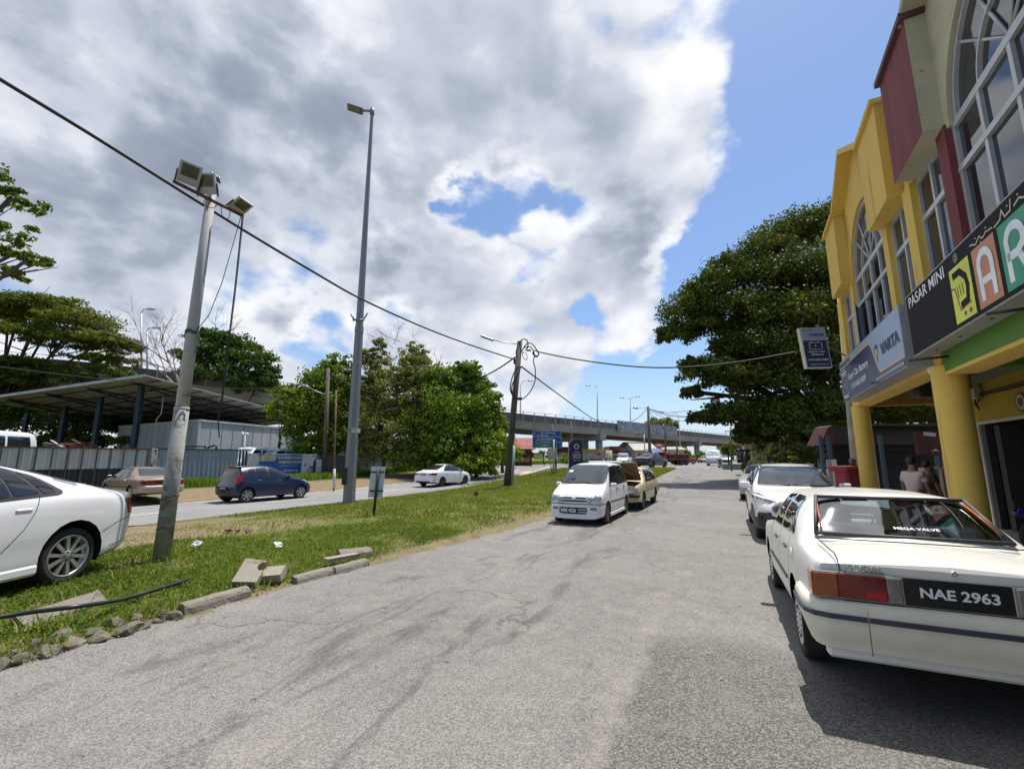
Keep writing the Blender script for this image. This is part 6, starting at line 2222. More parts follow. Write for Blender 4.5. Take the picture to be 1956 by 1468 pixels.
# ================================================================== POLES
POLEC = pm('pole_grey_paint', (.40, .40, .37), .75, 0, .12, 3, .2, 25, (.17, .13, .09), 3.5, (.60, .70), fine=.08)
POLEL = pm('pole_peeling', (.31, .32, .29), .85, 0, .2, 5, .5, 18, (.15, .14, .11), 6, (.50, .60), fine=.15)
RUST = pm('rusty_iron', (.11, .045, .025), .85, .1, .3, 10)
GREENR = pm('green_rope', (.02, .12, .07), .8, 0, .1)
b0 = Gg(308, 1070)
t0 = D(408, 335, b0.y * 1.0)
fp = thing('floodlight_pole', 'leaning grey painted pole carrying floodlights and a rusty crossarm on the verge', 'pole', b0)
dv_ = (t0 - b0)
def along(k):
	return b0 + dv_ * k
kk = .36
mb = MB()
mb.tube([along(-.01), along(kk)], [.113, .100], 20, 0)
mb.build('pole_foot', POLEL, fp)
mb = MB()
mb.tube([along(kk), along(1.0)], [.091, .068], 20, 0)
mb.tube([along(kk - .003), along(kk + .004)], [.104, .102], 20, 0)
mb.build('pole_shaft', POLEC, fp)
mb = MB()
for q_ in (.553, .557, .561):
	c = along(q_)
	mb.tube([c + Vector((.093 * math.cos(a), .093 * math.sin(a), .01 * math.sin(3 * a))) for a in [2 * math.pi * i / 20 for i in range(21)]], .009, 5)
mb.tube([along(.558) + Vector((.11, -.05, 0)), along(.53) + Vector((.16, -.06, 0)), along(.50) + Vector((.13, -.06, 0)), along(.555) + Vector((.12, -.05, 0))], .007, 5)
mb.build('green_rope', GREENR, fp)
mb = MB()
for q_ in (.075, .145):
	c = along(q_)
	mb.tube([c + Vector((.115 * math.cos(a), .115 * math.sin(a), .03 * math.cos(a))) for a in [2 * math.pi * i / 20 for i in range(21)]], .007, 5)
mb.build('tie_wire', RUST, fp)
# crossarm
cz = along(.915)
ZA = cz.z
aL, aR = PZ(331, 346, ZA + .02), PZ(463, 412, ZA - .02)
mid_ = (aL + aR) / 2
sh_ = (cz - mid_) * .0 + Vector((0, -.14, 0))
mb = MB()
mb.tube([aL + sh_ * 0, (aL + aR) / 2, aR], .028, 8)
mb.build('crossarm', RUST, fp)
def flood2(c, nrm, up, s=.36):
	n = Vector(nrm).normalized()
	x = Vector(up).cross(n).normalized()
	y = n.cross(x)
	c = Vector(c)
	mb = MB()
	f0 = [(-.5, -.62), (.5, -.62), (.5, .5), (-.5, .5)]
	f1 = [(-.34, -.5), (.34, -.5), (.30, .34), (-.30, .34)]
	vs = [c + (x * a + y * b) * s for a, b in f0] + [c + (x * a + y * b) * s - n * s * .12 for a, b in f0] + [c + (x * a + y * b) * s - n * s * .42 for a, b in f1]
	fs = [(0, 1, 2, 3), (11, 10, 9, 8)]
	for k in (0, 4):
		fs += [(k + i, k + (i + 1) % 4, k + (i + 1) % 4 + 4, k + i + 4) for i in range(4)]
	mb.add(vs, fs)
	case = mb.build('floodlight', pm('floodlight_case', (.42, .40, .36), .6, .1, .1, 5), fp)
	mb = MB()
	mb.box(c + n * .006 + y * s * .08, (s * .74, s * .62, .012), 0, (x, y, n))
	g_ = mb.build('glass', pm('floodlight_glass', (.10, .10, .06), .08, .2, .3, 10), None)
	g_.data.transform(Matrix.Translation(-Vector(fp.location)))
	g_.parent = case
	for sg in (-1, 1):
		mb = MB()
		mb.tube([c + x * sg * s * .54 - n * s * .1, c + x * sg * s * .54 - y * s * .75 - n * s * .1], .012, 5)
		g_ = mb.build('bracket', RUST, None)
		g_.data.transform(Matrix.Translation(-Vector(fp.location)))
		g_.parent = case
arm = (aR - aL).normalized()
flood2(aL + (aR - aL) * .22 + Vector((0, -.05, .26)), (.5, -.75, -.45), (.15, 0, 1), .30)
flood2(aL + (aR - aL) * .46 + Vector((0.02, -.10, .22)), (.15, -.9, -.30), (-.05, 0, 1), .29)
flood2(aR + Vector((.03, -.10, .13)), (.35, -.25, -.9), (.9, -.3, .5), .27)
mb = MB()
c = along(.985)
for i in range(4):
	q = c + Vector((.03 + .045 * i, -.09, .0 - .03 * i))
	mb.tube([q, q + Vector((0, 0, .09))], .019, 8)
mb.tube([c + Vector((.0, -.09, .0)), c + Vector((.19, -.09, -.10))], .02, 6)
mb.tube([c + Vector((.08, -.04, .0)), c + Vector((.10, -.04, -.2))], .012, 6)
mb.build('insulator_rack', pm('insulator_dark', (.04, .045, .045), .4, 0, .2), fp)
mb = MB()
lp1 = [aL + (aR - aL) * .45, aL + (aR - aL) * .40 + Vector((0, 0, -.14)), aL + (aR - aL) * .55 + Vector((0, 0, -.15)), aL + (aR - aL) * .62]
mb.tube(chaikin([tuple(q) for q in lp1], 3), .006, 5)
lp1 = [aL + (aR - aL) * .66, aL + (aR - aL) * .70 + Vector((0, 0, -.22)), aL + (aR - aL) * .80 + Vector((0, 0, -.20)), aL + (aR - aL) * .81]
mb.tube(chaikin([tuple(q) for q in lp1], 3), .006, 5)
mb.build('lamp_wire', CABLE, fp)
# dangling cable and rope, they belong to the pole
mb = MB()
yy = aR.y
pts = [aR, D(452, 520, yy), D(444, 590, yy), D(430, 700, yy), D(424, 760, yy), D(416, 800, yy), D(419, 835, yy)]
mb.tube(chaikin([tuple(q) for q in pts], 2), .011, 6)
mb.tube(chaikin([tuple(q + Vector((.02, 0, .02))) for q in pts[:-1]], 2), .006, 6)
mb.build('hanging_cable', CABLE, fp)
mb = MB()
pts = [aR + Vector((-.02, 0, 0)), D(424, 540, yy), D(400, 600, yy * .99), along(.558) + Vector((.10, -.05, 0))]
mb.tube(pts, .007, 5)
mb.build('stay_rope', pm('dark_rope', (.03, .05, .05), .8, 0, 0), fp)
# tall street lamp
GALV = pm('lamp_galvanised', (.22, .228, .23), .55, .25, .08, 3, streak=True)
b1 = Gg(666, 962)
Y1 = b1.y
t1 = D(711, 212, Y1)
sl_ = thing('street_lamp', 'tall galvanised steel street lamp post with a single flat LED head', 'street lamp', b1)
b1v = Vector((b1.x, b1.y, b1.z))
H1 = t1.z - b1.z
j1 = D(683, 630, Y1).z
mb = MB()
mb.tube([b1v - UPZ * .1, Vector((b1.x + (t1.x - b1.x) * .45, Y1, j1))], [.255, .18], 8, 0, True, False)
mb.tube([Vector((b1.x + (t1.x - b1.x) * .44, Y1, j1 - .1)), Vector((b1.x + (t1.x - b1.x) * .46, Y1, j1 + .15))], [.195, .185], 8, 0, True, False)
mb.tube([Vector((b1.x + (t1.x - b1.x) * .45, Y1, j1)), t1], [.165, .07], 8, 0, True, False)
mb.build('post', GALV, sl_)
mb = MB()
m_ = Vector((b1.x + (t1.x - b1.x) * .47, Y1, j1 + .45))
mb.tube([m_ + Vector((-.18, -.1, -.05)), m_ + Vector((-.36, -.1, .22))], .035, 6)
mb.tube([m_ + Vector((.18, -.1, -.05)), m_ + Vector((.36, -.1, .28))], .035, 6)
mb.tube([m_ + Vector((-.24, -.15, -.05)), m_ + Vector((.24, -.15, -.05))], .05, 6)
mb.build('banner_bracket', GALV, sl_)
Z0 = t1.z
mb = MB()
mb.tube([t1 + Vector((0, 0, -.2)), t1 + Vector((0, 0, .12))], .10, 10)
mb.tube([t1, t1 + Vector((-.45, -.02, .0))], .055, 8)
mb.build('arm', GALV, sl_)
mb = MB()
c = t1 + Vector((-.78, -.05, .05))
X_ = Vector((-.93, -.30, .12)).normalized()
Y_ = UPZ.cross(X_).normalized()
Z_ = X_.cross(Y_)
mb.box(c, (.70, .42, .10), 0, (X_, Y_, Z_), .03)
mb.box(c - Z_ * .052 + X_ * .05, (.50, .34, .012), 1, (X_, Y_, Z_))
mb.build('lamp_head', [pm('lamp_head_grey', (.13, .14, .14), .5, .2, .1), pm('led_glass', (.24, .22, .19), .2, .2, .1)], sl_)
mb = MB()
for (y0_, y1_) in ((818, 826),):
	za, zb_ = D(672, y1_, Y1).z, D(672, y0_, Y1).z
	mb.tube([Vector((b1.x + .06, Y1, za)), Vector((b1.x + .065, Y1, zb_))], (.240), 8, 0, False, False)
lb_ = mb.build('number_label', pm('label_white', (.6, .6, .58), .5), sl_)
lettering('PAJU 43', Vector((b1.x - .14, Y1 - .262, za + .05)), (1, 0, 0), (0, 0, 1), .36, zb_ - za - .1, BLACK, sl_, 'label_lettering')
mb = MB()
za, zb_ = D(664, 925, Y1).z, D(664, 893, Y1).z
mb.box((b1.x - .16, Y1 - .235, (za + zb_) / 2), (.16, .06, zb_ - za), 0)
mb.build('cable_door', BLACK, sl_)
# small sign seen from behind
b2 = Gg(713.5, 984)
ts = thing('road_sign', 'small rectangular metal road sign on a black post, seen from behind', 'road sign', b2)
Y2 = b2.y
mb = MB()
zt = D(718, 897, Y2).z
mb.tube([b2 - UPZ * .1, Vector((b2.x + .06, Y2, zt))], .038, 8)
for yy_ in (901.5, 937.5):
	z_ = D(716, yy_, Y2).z
	mb.box((b2.x + .04, Y2 + .02, z_), (.37, .03, .035), 0)
mb.build('post', BLACK, ts)
mb = MB()
cz_ = D(716, 920, Y2).z
ax_ = (Vector((.99, .05, -.0)).normalized(), Vector((-.05, .99, 0)), Vector((.06, 0, .998)))
mb.box((b2.x + .03, Y2 + .05, cz_), (.385, .012, .82), 0, ax_)
mb.build('panel', pm('sign_back_grey', (.60, .62, .65), .5, .2, .06, 3), ts)
# ------------------------------------------------------------------ utility pole with cables
WOODP = pm('dark_timber_pole', (.085, .070, .058), .85, 0, .3, 6, .3, 20, (.22, .20, .18), 3.5, (.60, .72), streak=True)
b3 = Gg(968, 928)
Y3 = b3.y
t3 = D(993, 652, Y3)
up_ = thing('utility_pole', 'dark weathered leaning utility pole with a tangle of cable loops at its top', 'utility pole', b3)
mb = MB()
mb.tube([b3 - UPZ * .1, t3], [.215, .165], 14)
mb.build('pole', WOODP, up_)
al3 = lambda k: b3 + (t3 - b3) * k
mb = MB()
mb.tube([b3 + Vector((.30, -.12, -.1)), al3(.27) + Vector((.22, -.14, 0))], .09, 10)
mb.build('conduit', pm('conduit_grey', (.33, .33, .33), .6, .2, .2, 4), up_)
def curve(name, pts, r, mat, parent=None, it=3):
	mb = MB()
	mb.tube(chaikin([tuple(q) for q in pts], it), r, 6)
	return mb.build(name, mat, parent)
def pxl(Y, l):
	return [D(x, y, Y) for x, y in l]
for i, l in enumerate([[(990, 655), (1000, 646), (1008, 650), (1009, 664), (1003, 668)], [(996, 672), (1006, 654), (1018, 656), (1026, 670), (1030, 676), (1024, 684), (1017, 674)],
                       [(1000, 664), (1014, 660), (1022, 676), (1018, 690), (1022, 700), (1023, 715), (1022, 730), (1012, 750), (999, 762)], [(992, 700), (982, 710), (976, 728), (974, 745), (980, 757)],
                       [(995, 700), (990, 715), (978, 732), (977, 750), (984, 760)], [(998, 672), (998, 680), (1004, 689), (1008, 682), (1003, 671), (999, 674)], [(1017, 672), (1023, 680), (1030, 678), (1027, 668), (1020, 670)],
                       [(988, 684), (985, 672), (990, 660)]]):
	curve('cable_loop', pxl(Y3 - .25, l), .035 if i not in (5,) else .02, CABLE, up_)
mb = MB()
mb.box(D(993, 761, Y3 - .3), (.32, .2, .18), 0, None, .04)
mb.box(D(983, 690, Y3 - .25), (.14, .14, .34), 0, None, .03)
mb.box(D(1010, 669, Y3 - .25), (.3, .12, .1), 0, None, .03)
mb.build('cable_joint', BLACK, up_)
mb = MB()
mb.tube(pxl(Y3, [(990, 657), (962, 654), (943, 649)]), .03, 6)
mb.build('lamp_arm', STEEL, up_)
mb = MB()
pa, pb = D(943, 650, Y3 - .1), D(918, 641, Y3 - .1)
dx = (pb - pa).normalized()
yv = UPZ.cross(dx).normalized()
mb.box((pa + pb) / 2, ((pb - pa).length, .22, .14), 0, (dx, yv, dx.cross(yv)), .05)
mb.build('lamp_head', pm('old_lamp_grey', (.28, .29, .28), .5, .1, .1), up_)
def cable(label, pts, r, name='overhead_cable'):
	mb = MB()
	mb.tube(chaikin([tuple(q) for q in pts], 3), r, 8)
	return tag(mb.build(name, CABLE), label, 'cable')
main = [PZ(-420, -105, 9.2), PZ(0, 152, 8.35), PZ(170, 254, 7.95), PZ(330, 355, 7.72), PZ(480, 449, 7.62), PZ(600, 520, 7.62), PZ(690, 573, 7.7), PZ(850, 643, 7.9), D(985, 687, Y3 - .2)]
cable('thick black twisted overhead cable sweeping from the upper left to the utility pole', main, .036)
cable('overhead cable sagging from the utility pole to the big tree on the right', [D(1025, 671, Y3), D(1090, 685, Y3 - 1), D(1200, 700, Y3 - 3), D(1290, 703, Y3 - 5), D(1400, 694, Y3 - 6), D(1520, 672, Y3 - 7)], .04)
cable('overhead cable dropping from the utility pole to the distant wooden pole', [D(996, 700, Y3), D(1060, 748, 40), D(1140, 806, 60), D(1180, 814, 66), D(1214, 803, 72), D(1237, 780, 75)], .05)
cable('overhead cable from the utility pole to the thin poles by the yard wall', [D(984, 682, Y3), D(950, 706, 32), D(905, 728, 36), D(840, 748, 38), D(760, 757, 40), D(690, 748, 40), D(628, 712, 38.5)], .05)
cable('thin overhead line in front of the shed roof at the far left', [D(-80, 692, 26), D(0, 700, 27), D(120, 716, 29), D(330, 737, 33), D(520, 745, 37), D(628, 722, 38.5)], .03)
# thin poles by the wall
WOOD2 = pm('grey_brown_pole', (.13, .105, .08), .85, 0, .25, 5, streak=True)
def wline(px, w):
	r = ray(px, 900)
	t = w / (r[0] * RW.x + r[1] * RW.y)
	return Vector((r[0] * t, r[1] * t, 0))
def pole(name, label, px0, py0, px1, py1, r0, r1, mat, Y=None, cat='pole', z=None):
	b = Gg(px0, py0) if z is None else PZ(px0, py0, z)
	if Y:
		b = D(px0, py0, Y)
	t = D(px1, py1, b.y)
	mb = MB()
	mb.tube([b - UPZ * .2, t], [r0, r1], 10)
	o = mb.build(name, mat)
	return tag(o, label, cat), b, t
pY = wline(618, -31.5).y
o_, pb_, pt_ = pole('wooden_pole', 'dark wooden pole with a street light arm standing before the yard wall', 619, 922, 627, 703, .20, .15, WOOD2, pY)
mb = MB()
mb.tube(pxl(pY, [(624, 755), (600, 745), (592, 741)]), .04, 6)
pa, pb = D(592, 742, pY), D(575, 736, pY)
mb.tube([pa, (pa + pb) / 2 + UPZ * .08, pb], [.10, .16, .05], 8, 1)
la = mb.build('lamp_arm', [STEEL, pm('old_lamp_grey', (.28, .29, .28), .5, .1, .1)])
la.parent = o_
pole('thin_pole', 'thin rusty pole with a white painted foot right of the wooden pole', 638, 930, 642, 745, .06, .05, pm('rust_brown_tube', (.17, .085, .05), .8, .1, .25, 4), None)
mb = MB()
q0, q1 = Gg(638, 930), D(638.6, 895, Gg(638, 930).y)
mb.tube([q0 - UPZ * .05, q1], .085, 8)
tag(mb.build('pole_sleeve', pm('sleeve_white', (.55, .54, .5), .7, 0, .15, 5)), 'white painted sleeve around the foot of the thin rusty pole', 'pole sleeve')
mb = MB()
mb.box(D(609, 890, pY - .2), (.45, .25, 1.1), 0, None, .03)
mb.box(D(606, 890, pY - .1) + Vector((-.22, 0, 0)), (.12, .3, 1.0), 1)
tag(mb.build('meter_cabinet', [pm('cabinet_white', (.52, .53, .5), .6, 0, .1, 3), TRIMB]), 'white electricity meter cabinet beside the dark wooden pole', 'cabinet')
# ================================================================== YARD FENCE AND WALL (w = -32.2)
WW = -32.2
CORR = pm('corrugated_grey', (.30, .335, .36), .6, .25, .12, 1.5, col2=(.16, .12, .10), c2s=1.4, c2t=(.64, .74), streak=True)
CORRW = pm('corrugated_white', (.50, .50, .48), .65, .1, .12, 1.5, col2=(.22, .20, .18), c2s=1.2, c2t=(.6, .75), streak=True)
CORRB = pm('corrugated_dark', (.035, .036, .04), .6, .2, .2, 1.5)
def uof(px, w=WW):
	return touw(wline(px, w))[0]
def corr(mb, u0, u1, w, z0, z1, mi=0, pitch=.26, dep=.06):
	n = int((u1 - u0) / pitch)
	vs, fs = [], []
	for i in range(n + 1):
		for f_, o_ in ((0, 0), (.3, 0), (.5, dep), (.8, dep)):
			uu = u0 + (i + f_) * pitch
			if uu > u1 + .01:
				break
			vs += [UW(uu, w + o_, z0), UW(uu, w + o_, z1)]
	k = len(vs) // 2
	fs = [(2 * i, 2 * i + 2, 2 * i + 3, 2 * i + 1) for i in range(k - 1)]
	mb.add(vs, fs, mi)
f1 = thing('corrugated_fence', 'striped black and white corrugated metal fence behind the white saloon', 'fence', UW(5, WW, 0))
mb = MB()
corr(mb, uof(-420), uof(283), WW, 1.15, 2.25, 0)
mb.build('upper_sheets', CORRW, f1)
mb = MB()
corr(mb, uof(-420), uof(283), WW, 0, 1.15, 0)
mb.build('lower_sheets', CORRB, f1)
mb = MB()
uu = uof(-420)
while uu < uof(283):
	mb.box(UW(uu, WW + .10, 1.15), (.05, .05, 2.3), 0, (RU, RW, UPZ))
	uu += .62
mb.build('uprights', pm('upright_dark', (.07, .07, .075), .6, .2, .2), f1)
mb = MB()
mb.box(UW((uof(-420) + uof(283)) / 2, WW + .06, 2.28), (uof(283) - uof(-420), .12, .07), 0, (RU, RW, UPZ))
mb.build('top_rail', RUST, f1)
f2 = thing('corrugated_fence', 'blue grey corrugated metal fence between the gate post and the peeling wall', 'fence', UW(uof(380), WW, 0))
mb = MB()
corr(mb, uof(294), uof(452), WW, .0, 2.3, 0, .30)
mb.build('sheets', CORR, f2)
mb = MB()
mb.box(UW((uof(294) + uof(474)) / 2, WW + .05, 2.32), (uof(474) - uof(294), .12, .06), 0, (RU, RW, UPZ))
mb.build('top_rail', TRIMB, f2)
mb = MB()
for pxx in (455, 461, 467):
	mb.box(UW(uof(pxx), WW + .02, 1.15), (.12, .05, 2.25), 0, (RU, RW, UPZ))
mb.build('slats', TRIMB, f2)
gp = thing('gate_post', 'white and black painted gate post between the two corrugated fences', 'post', UW(uof(288), WW, 0))
mb = MB()
mb.box(UW(uof(288), WW + .05, 1.15), (.32, .3, 2.3), 0, (RU, RW, UPZ), .02)
mb.build('post', pm('peeling_paint', (.45, .45, .42), .85, 0, .15, 3, .3, 20, (.05, .05, .05), 4, (.5, .58)), gp)
WALLP = pm('peeling_wall', (.46, .465, .45), .9, 0, .12, 1.5, .4, 15, (.13, .095, .065), 1.1, (.53, .58))
WALLC = pm('stained_wall', (.24, .235, .22), .92, 0, .18, 1.2, .3, 15, (.05, .05, .045), .9, (.50, .72), streak=True)
mb = MB()
mb.box(UW((uof(470) + uof(602)) / 2, WW, 1.03), (uof(602) - uof(470), .2, 2.1), 0, (RU, RW, UPZ))
tag(mb.build('boundary_wall', WALLP), 'peeling white painted boundary wall carrying the blue company signboard', 'wall')
mb = MB()
mb.box(UW((uof(602) + uof(775)) / 2, WW, .95), (uof(775) - uof(602), .2, 2.0), 0, (RU, RW, UPZ))
uu = uof(602)
while uu < uof(775):
	mb.box(UW(uu, WW + .06, .98), (.25, .2, 2.08), 0, (RU, RW, UPZ))
	uu += 4.2
tag(mb.build('boundary_wall', WALLC), 'grey mildew-stained concrete boundary wall behind the street lamp foot', 'wall')
# blue signboard
bs = thing('company_signboard', 'blue and cream signboard reading MUHD KELVIN RAZALEIGH FROZEN FOOD SDN BHD', 'signboard', UW(uof(535), WW + .15, 1.2))
ua, ub = uof(492), uof(572)
z0, z1 = .55, 1.98
mb = MB()
mb.box(UW((ua + ub) / 2, WW + .16, (z0 + z1) / 2), (ub - ua, .05, z1 - z0), 0, (RU, RW, UPZ))
mb.build('board', pm('board_blue', (.02, .10, .34), .5, 0, .05), bs)
mb = MB()
mb.add([UW(ua + .02, WW + .19, z1 - .02), UW(ua + (ub - ua) * .38, WW + .19, z1 - .02), UW(ua + (ub - ua) * .33, WW + .19, z1 - .48), UW(ua + .02, WW + .19, z1 - .48)], [(0, 1, 2, 3)])
mb.build('photo_panel', pm('board_cream', (.40, .36, .25), .6, 0, .25, 3), bs)
YLT = pm('print_cream', (.62, .58, .42), .5)
L_ = ub - ua
lettering('MUHD KELVIN RAZALEIGH', UW(ua + L_ * .40, WW + .19, 1.66), RU, UPZ, L_ * .58, .22, YLT, bs, bold=.03)
lettering('FROZEN FOOD SDN BHD', UW(ua + L_ * .43, WW + .19, 1.30), RU, UPZ, L_ * .55, .22, YLT, bs, bold=.03)
lettering('Pembekal Makanan Sejuk Beku', UW(ua + L_ * .45, WW + .19, 1.08), RU, UPZ, L_ * .45, .08, WPR, bs)
lettering('017-3929132', UW(ua + L_ * .55, WW + .19, .66), RU, UPZ, L_ * .36, .16, WPR, bs, bold=.02)
# ------------------------------------------------------------------ cold store and open shed
cs = thing('cold_store', 'long white panelled cold store box standing under the open shed roof', 'building', (-26.6, 38, 0))
WPAN = pm('white_panel', (.42, .44, .46), .7, .05, .07, .6, col2=(.25, .25, .24), c2s=.8, c2t=(.62, .8), streak=True)
p1, p2, p3 = D(382, 801, 38), D(567, 818, 50), D(228, 814, 46)
zt = p1.z
p1, p2, p3 = [Vector((q.x, q.y, 0)) for q in (p1, p2, p3)]
p4 = p2 + p3 - p1
mb = MB()
fr_ = [p1, p2, p4, p3]
mb.add([q for q in fr_] + [q + UPZ * zt for q in fr_], [(0, 1, 2, 3), (4, 5, 6, 7)] + [(i, (i + 1) % 4, (i + 1) % 4 + 4, i + 4) for i in range(4)])
mb.build('panel_wall', WPAN, cs)
mb = MB()
for a, b in ((p1, p2), (p1, p3)):
	d = (b - a).normalized()
	nrm = Vector((-d.y, d.x, 0))
	if nrm.dot(-a) < 0:
		nrm = -nrm
	mb.box((a + b) / 2 + UPZ * (zt - .06) + nrm * .04, ((b - a).length, .1, .16), 0, (d, nrm, UPZ))
mb.build('top_trim', pm('trim_pale', (.52, .54, .56), .6), cs)
mb = MB()
for a, b in ((p1, p2), (p1, p3)):
	d = (b - a).normalized()
	nrm = Vector((-d.y, d.x, 0))
	if nrm.dot(-a) < 0:
		nrm = -nrm
	L_ = (b - a).length
	s_ = 1.2
	while s_ < L_:
		mb.box(a + d * s_ + UPZ * zt / 2 + nrm * .012, (.035, .03, zt - .3), 0, (d, nrm, UPZ))
		s_ += 1.2
	mb.box(a + UPZ * zt / 2 + nrm * .03, (.16, .06, zt), 1, (d, nrm, UPZ))
mb.build('panel_joint', [pm('joint_grey', (.30, .31, .32), .8), pm('trim_pale', (.52, .54, .56), .6)], cs)
sd = thing('open_shed', 'open-sided steel shed with a sloping corrugated roof seen from below', 'shed', (-27, 40, 0))
c1, c2, c3 = D(276, 717, 33.6), D(601, 802, 54), D(-52, 764, 38)
c4 = c2 + c3 - c1
ROOFU = pm('roof_underside', (.36, .33, .29), .7, .2, .25, 1.2, col2=(.09, .06, .045), c2s=.9, c2t=(.58, .7))
def rp_(a, b, dz=0):          # a along c1->c2, b along c1->c3
	return c1 + (c2 - c1) * a + (c3 - c1) * b + UPZ * dz
mb = MB()
n = 90
vs, fs = [], []
for i in range(n + 1):
	for j, o_ in ((i / n, .0), ((i + .5) / n, .09)):
		if j <= 1.0:
			vs += [rp_(0, j, o_), rp_(1, j, o_)]
k = len(vs) // 2
fs = [(2 * i, 2 * i + 1, 2 * i + 3, 2 * i + 2) for i in range(k - 1)]
mb.add(vs, fs)
mb.build('roof_sheet', ROOFU, sd)
mb = MB()
e1, e2 = (c2 - c1).normalized(), (c3 - c1).normalized()
nn_ = e2.cross(e1).normalized()
if nn_.z < 0:
	nn_ = -nn_
mb.box(rp_(0, .5), ((c3 - c1).length, .10, .22), 0, (e2, nn_.cross(e2), nn_))
mb.build('gutter', pm('gutter_pale', (.36, .37, .40), .5, .2), sd)
DKST = pm('dark_blue_steel', (.018, .028, .045), .5, .3, .2, 3)
mb = MB()
mb.box(rp_(.5, 0, .03), ((c2 - c1).length, .06, .08), 0, (e1, nn_.cross(e1), nn_))
mb.build('edge_flashing', pm('gutter_pale', (.36, .37, .40), .5, .2), sd)
mb = MB()
for a in frange(.06, .98, .092):
	mb.tube([rp_(a, 0, -.10), rp_(a, 1, -.10)], .05, 4, 0, True, False)
mb.build('purlin', DKST, sd)
for b in (.10, .34, .58, .82):
	mb = MB()
	mb.tube([rp_(.02, b, -.18), rp_(.98, b, -.18)], .06, 4, 0, True, False)
	mb.tube([rp_(.03, b, -.25), rp_(.3, b, -.75), rp_(.7, b, -.75), rp_(.97, b, -.25)], .055, 4, 0, True, False)
	for i in range(18):
		a0, a1 = .04 + i * .051, .04 + (i + 1) * .051
		zz = lambda a: -.25 - .5 * min(1, min(a, 1 - a) / .27)
		mb.tube([rp_(a0, b, -.18 if i % 2 else zz(a0)), rp_(a1, b, zz(a1) if i % 2 else -.18)], .03, 4, 0, True, False)
	mb.build('roof_truss', DKST, sd)
for (px, Yp, wd_) in ((254, 36.0, .34), (178, 38.6, .34), (112, 41.0, .34), (571, 50.5, .3), (40, 43, .3)):
	base = D(px, 860, Yp)
	# height of the roof plane above that point
	M = Matrix(((e1.x, e2.x), (e1.y, e2.y)))
	v = Vector((base.x - c1.x, base.y - c1.y))
	q = M.inverted() @ v
	ztop = (c1 + e1 * q.x + e2 * q.y).z - .15
	mb = MB()
	mb.box((base.x, base.y, ztop / 2), (wd_, wd_, ztop), 0)
	mb.build('post', DKST, sd)
mb = MB()
pa = D(315, 765, 36)
mb.tube([D(312, 757, 36), D(308, 790, 36), D(299, 800, 36), D(295, 852, 36)], .035, 6)
tag(mb.build('drain_pipe', pm('pipe_pale', (.4, .38, .34), .7)), 'pale crooked pipe hanging beneath the open shed roof', 'pipe')
# cctv on a pole
cp_ = thing('cctv_pole', 'thin white pole with twin security cameras above the yard wall', 'security camera', wline(465, -33) )
Yc = wline(465, -33).y
mb = MB()
mb.tube([D(465, 905, Yc), D(468, 828, Yc)], .05, 8)
mb.build('pole', pm('camera_white', (.7, .7, .68), .3), cp_)
for a, b in (((462, 826), (466, 831)), ((469, 828), (476, 830))):
	mb = MB()
	pa, pb = D(a[0], a[1], Yc - .1), D(b[0], b[1], Yc - .1)
	mb.tube([pa, pb], [.11, .07], 8)
	mb.build('camera', pm('camera_white', (.7, .7, .68), .3), cp_)
# junk on the fence top
mb = MB()
rr = random.Random(4)
for i in range(14):
	a = D(95 + rr.uniform(0, 75), 852 + rr.uniform(-6, 3), 27.5)
	d_ = Vector((rr.uniform(-1, 1), rr.uniform(-.3, .3), rr.uniform(-.15, .25))).normalized()
	mb.box(a, (rr.uniform(.6, 1.8), .12, .05), i % 3, (d_, d_.cross(UPZ).normalized(), UPZ))
tag(mb.build('scrap_pile', [RUST, pm('scrap_red', (.3, .05, .03), .7), pm('scrap_grey', (.3, .3, .3), .6)]), 'pile of red and brown scrap metal behind the striped fence', 'scrap pile', kind=None)
mb = MB()
rr = random.Random(7)
for pts_ in ([(348, 852), (392, 852)], [(392, 850), (392, 856)], [(396, 855), (410, 850), (414, 853), (412, 858)]):
	mb.tube(pxl(32, pts_), .07, 6, 0)
tag(mb.build('rack_frame', TRIMB), 'dark metal rack frame showing above the blue grey fence', 'rack')
# ================================================================== TREES
def leaf_mesh(cl, per, leaf, seed, upb=.5, flat=1.0):
	"""cl: array rows (x,y,z,rx,ry,rz); returns one mesh of small rhombic leaves"""
	g = np.random.default_rng(seed)
	cl = np.array(cl)
	n = len(cl) * per
	c = np.repeat(cl, per, 0)
	d = g.normal(0, 1, (n, 3))
	d /= np.linalg.norm(d, axis=1)[:, None]
	r = g.uniform(0, 1, n) ** .5
	P = c[:, :3] + d * r[:, None] * c[:, 3:]
	nr = g.normal(0, 1, (n, 3)) + d * .8
	nr[:, 2] = nr[:, 2] * .8 + upb
	nr /= np.linalg.norm(nr, axis=1)[:, None]
	a = np.cross(nr, g.normal(0, 1, (n, 3)))
	a /= np.linalg.norm(a, axis=1)[:, None]
	b = np.cross(nr, a)
	s = leaf * g.uniform(.6, 1.4, n)[:, None]
	a *= s * .5
	b *= s * .27
	V = np.stack([P - a, P + b - a * .1, P + a, P - b - a * .1], 1).reshape(-1, 3)
	me = bpy.data.meshes.new('leaves')
	me.vertices.add(4 * n)
	me.vertices.foreach_set('co', V.reshape(-1))
	me.loops.add(4 * n)
	me.loops.foreach_set('vertex_index', np.arange(4 * n))
	me.polygons.add(n)
	me.polygons.foreach_set('loop_start', np.arange(n) * 4)
	me.update(calc_edges=True)
	return me
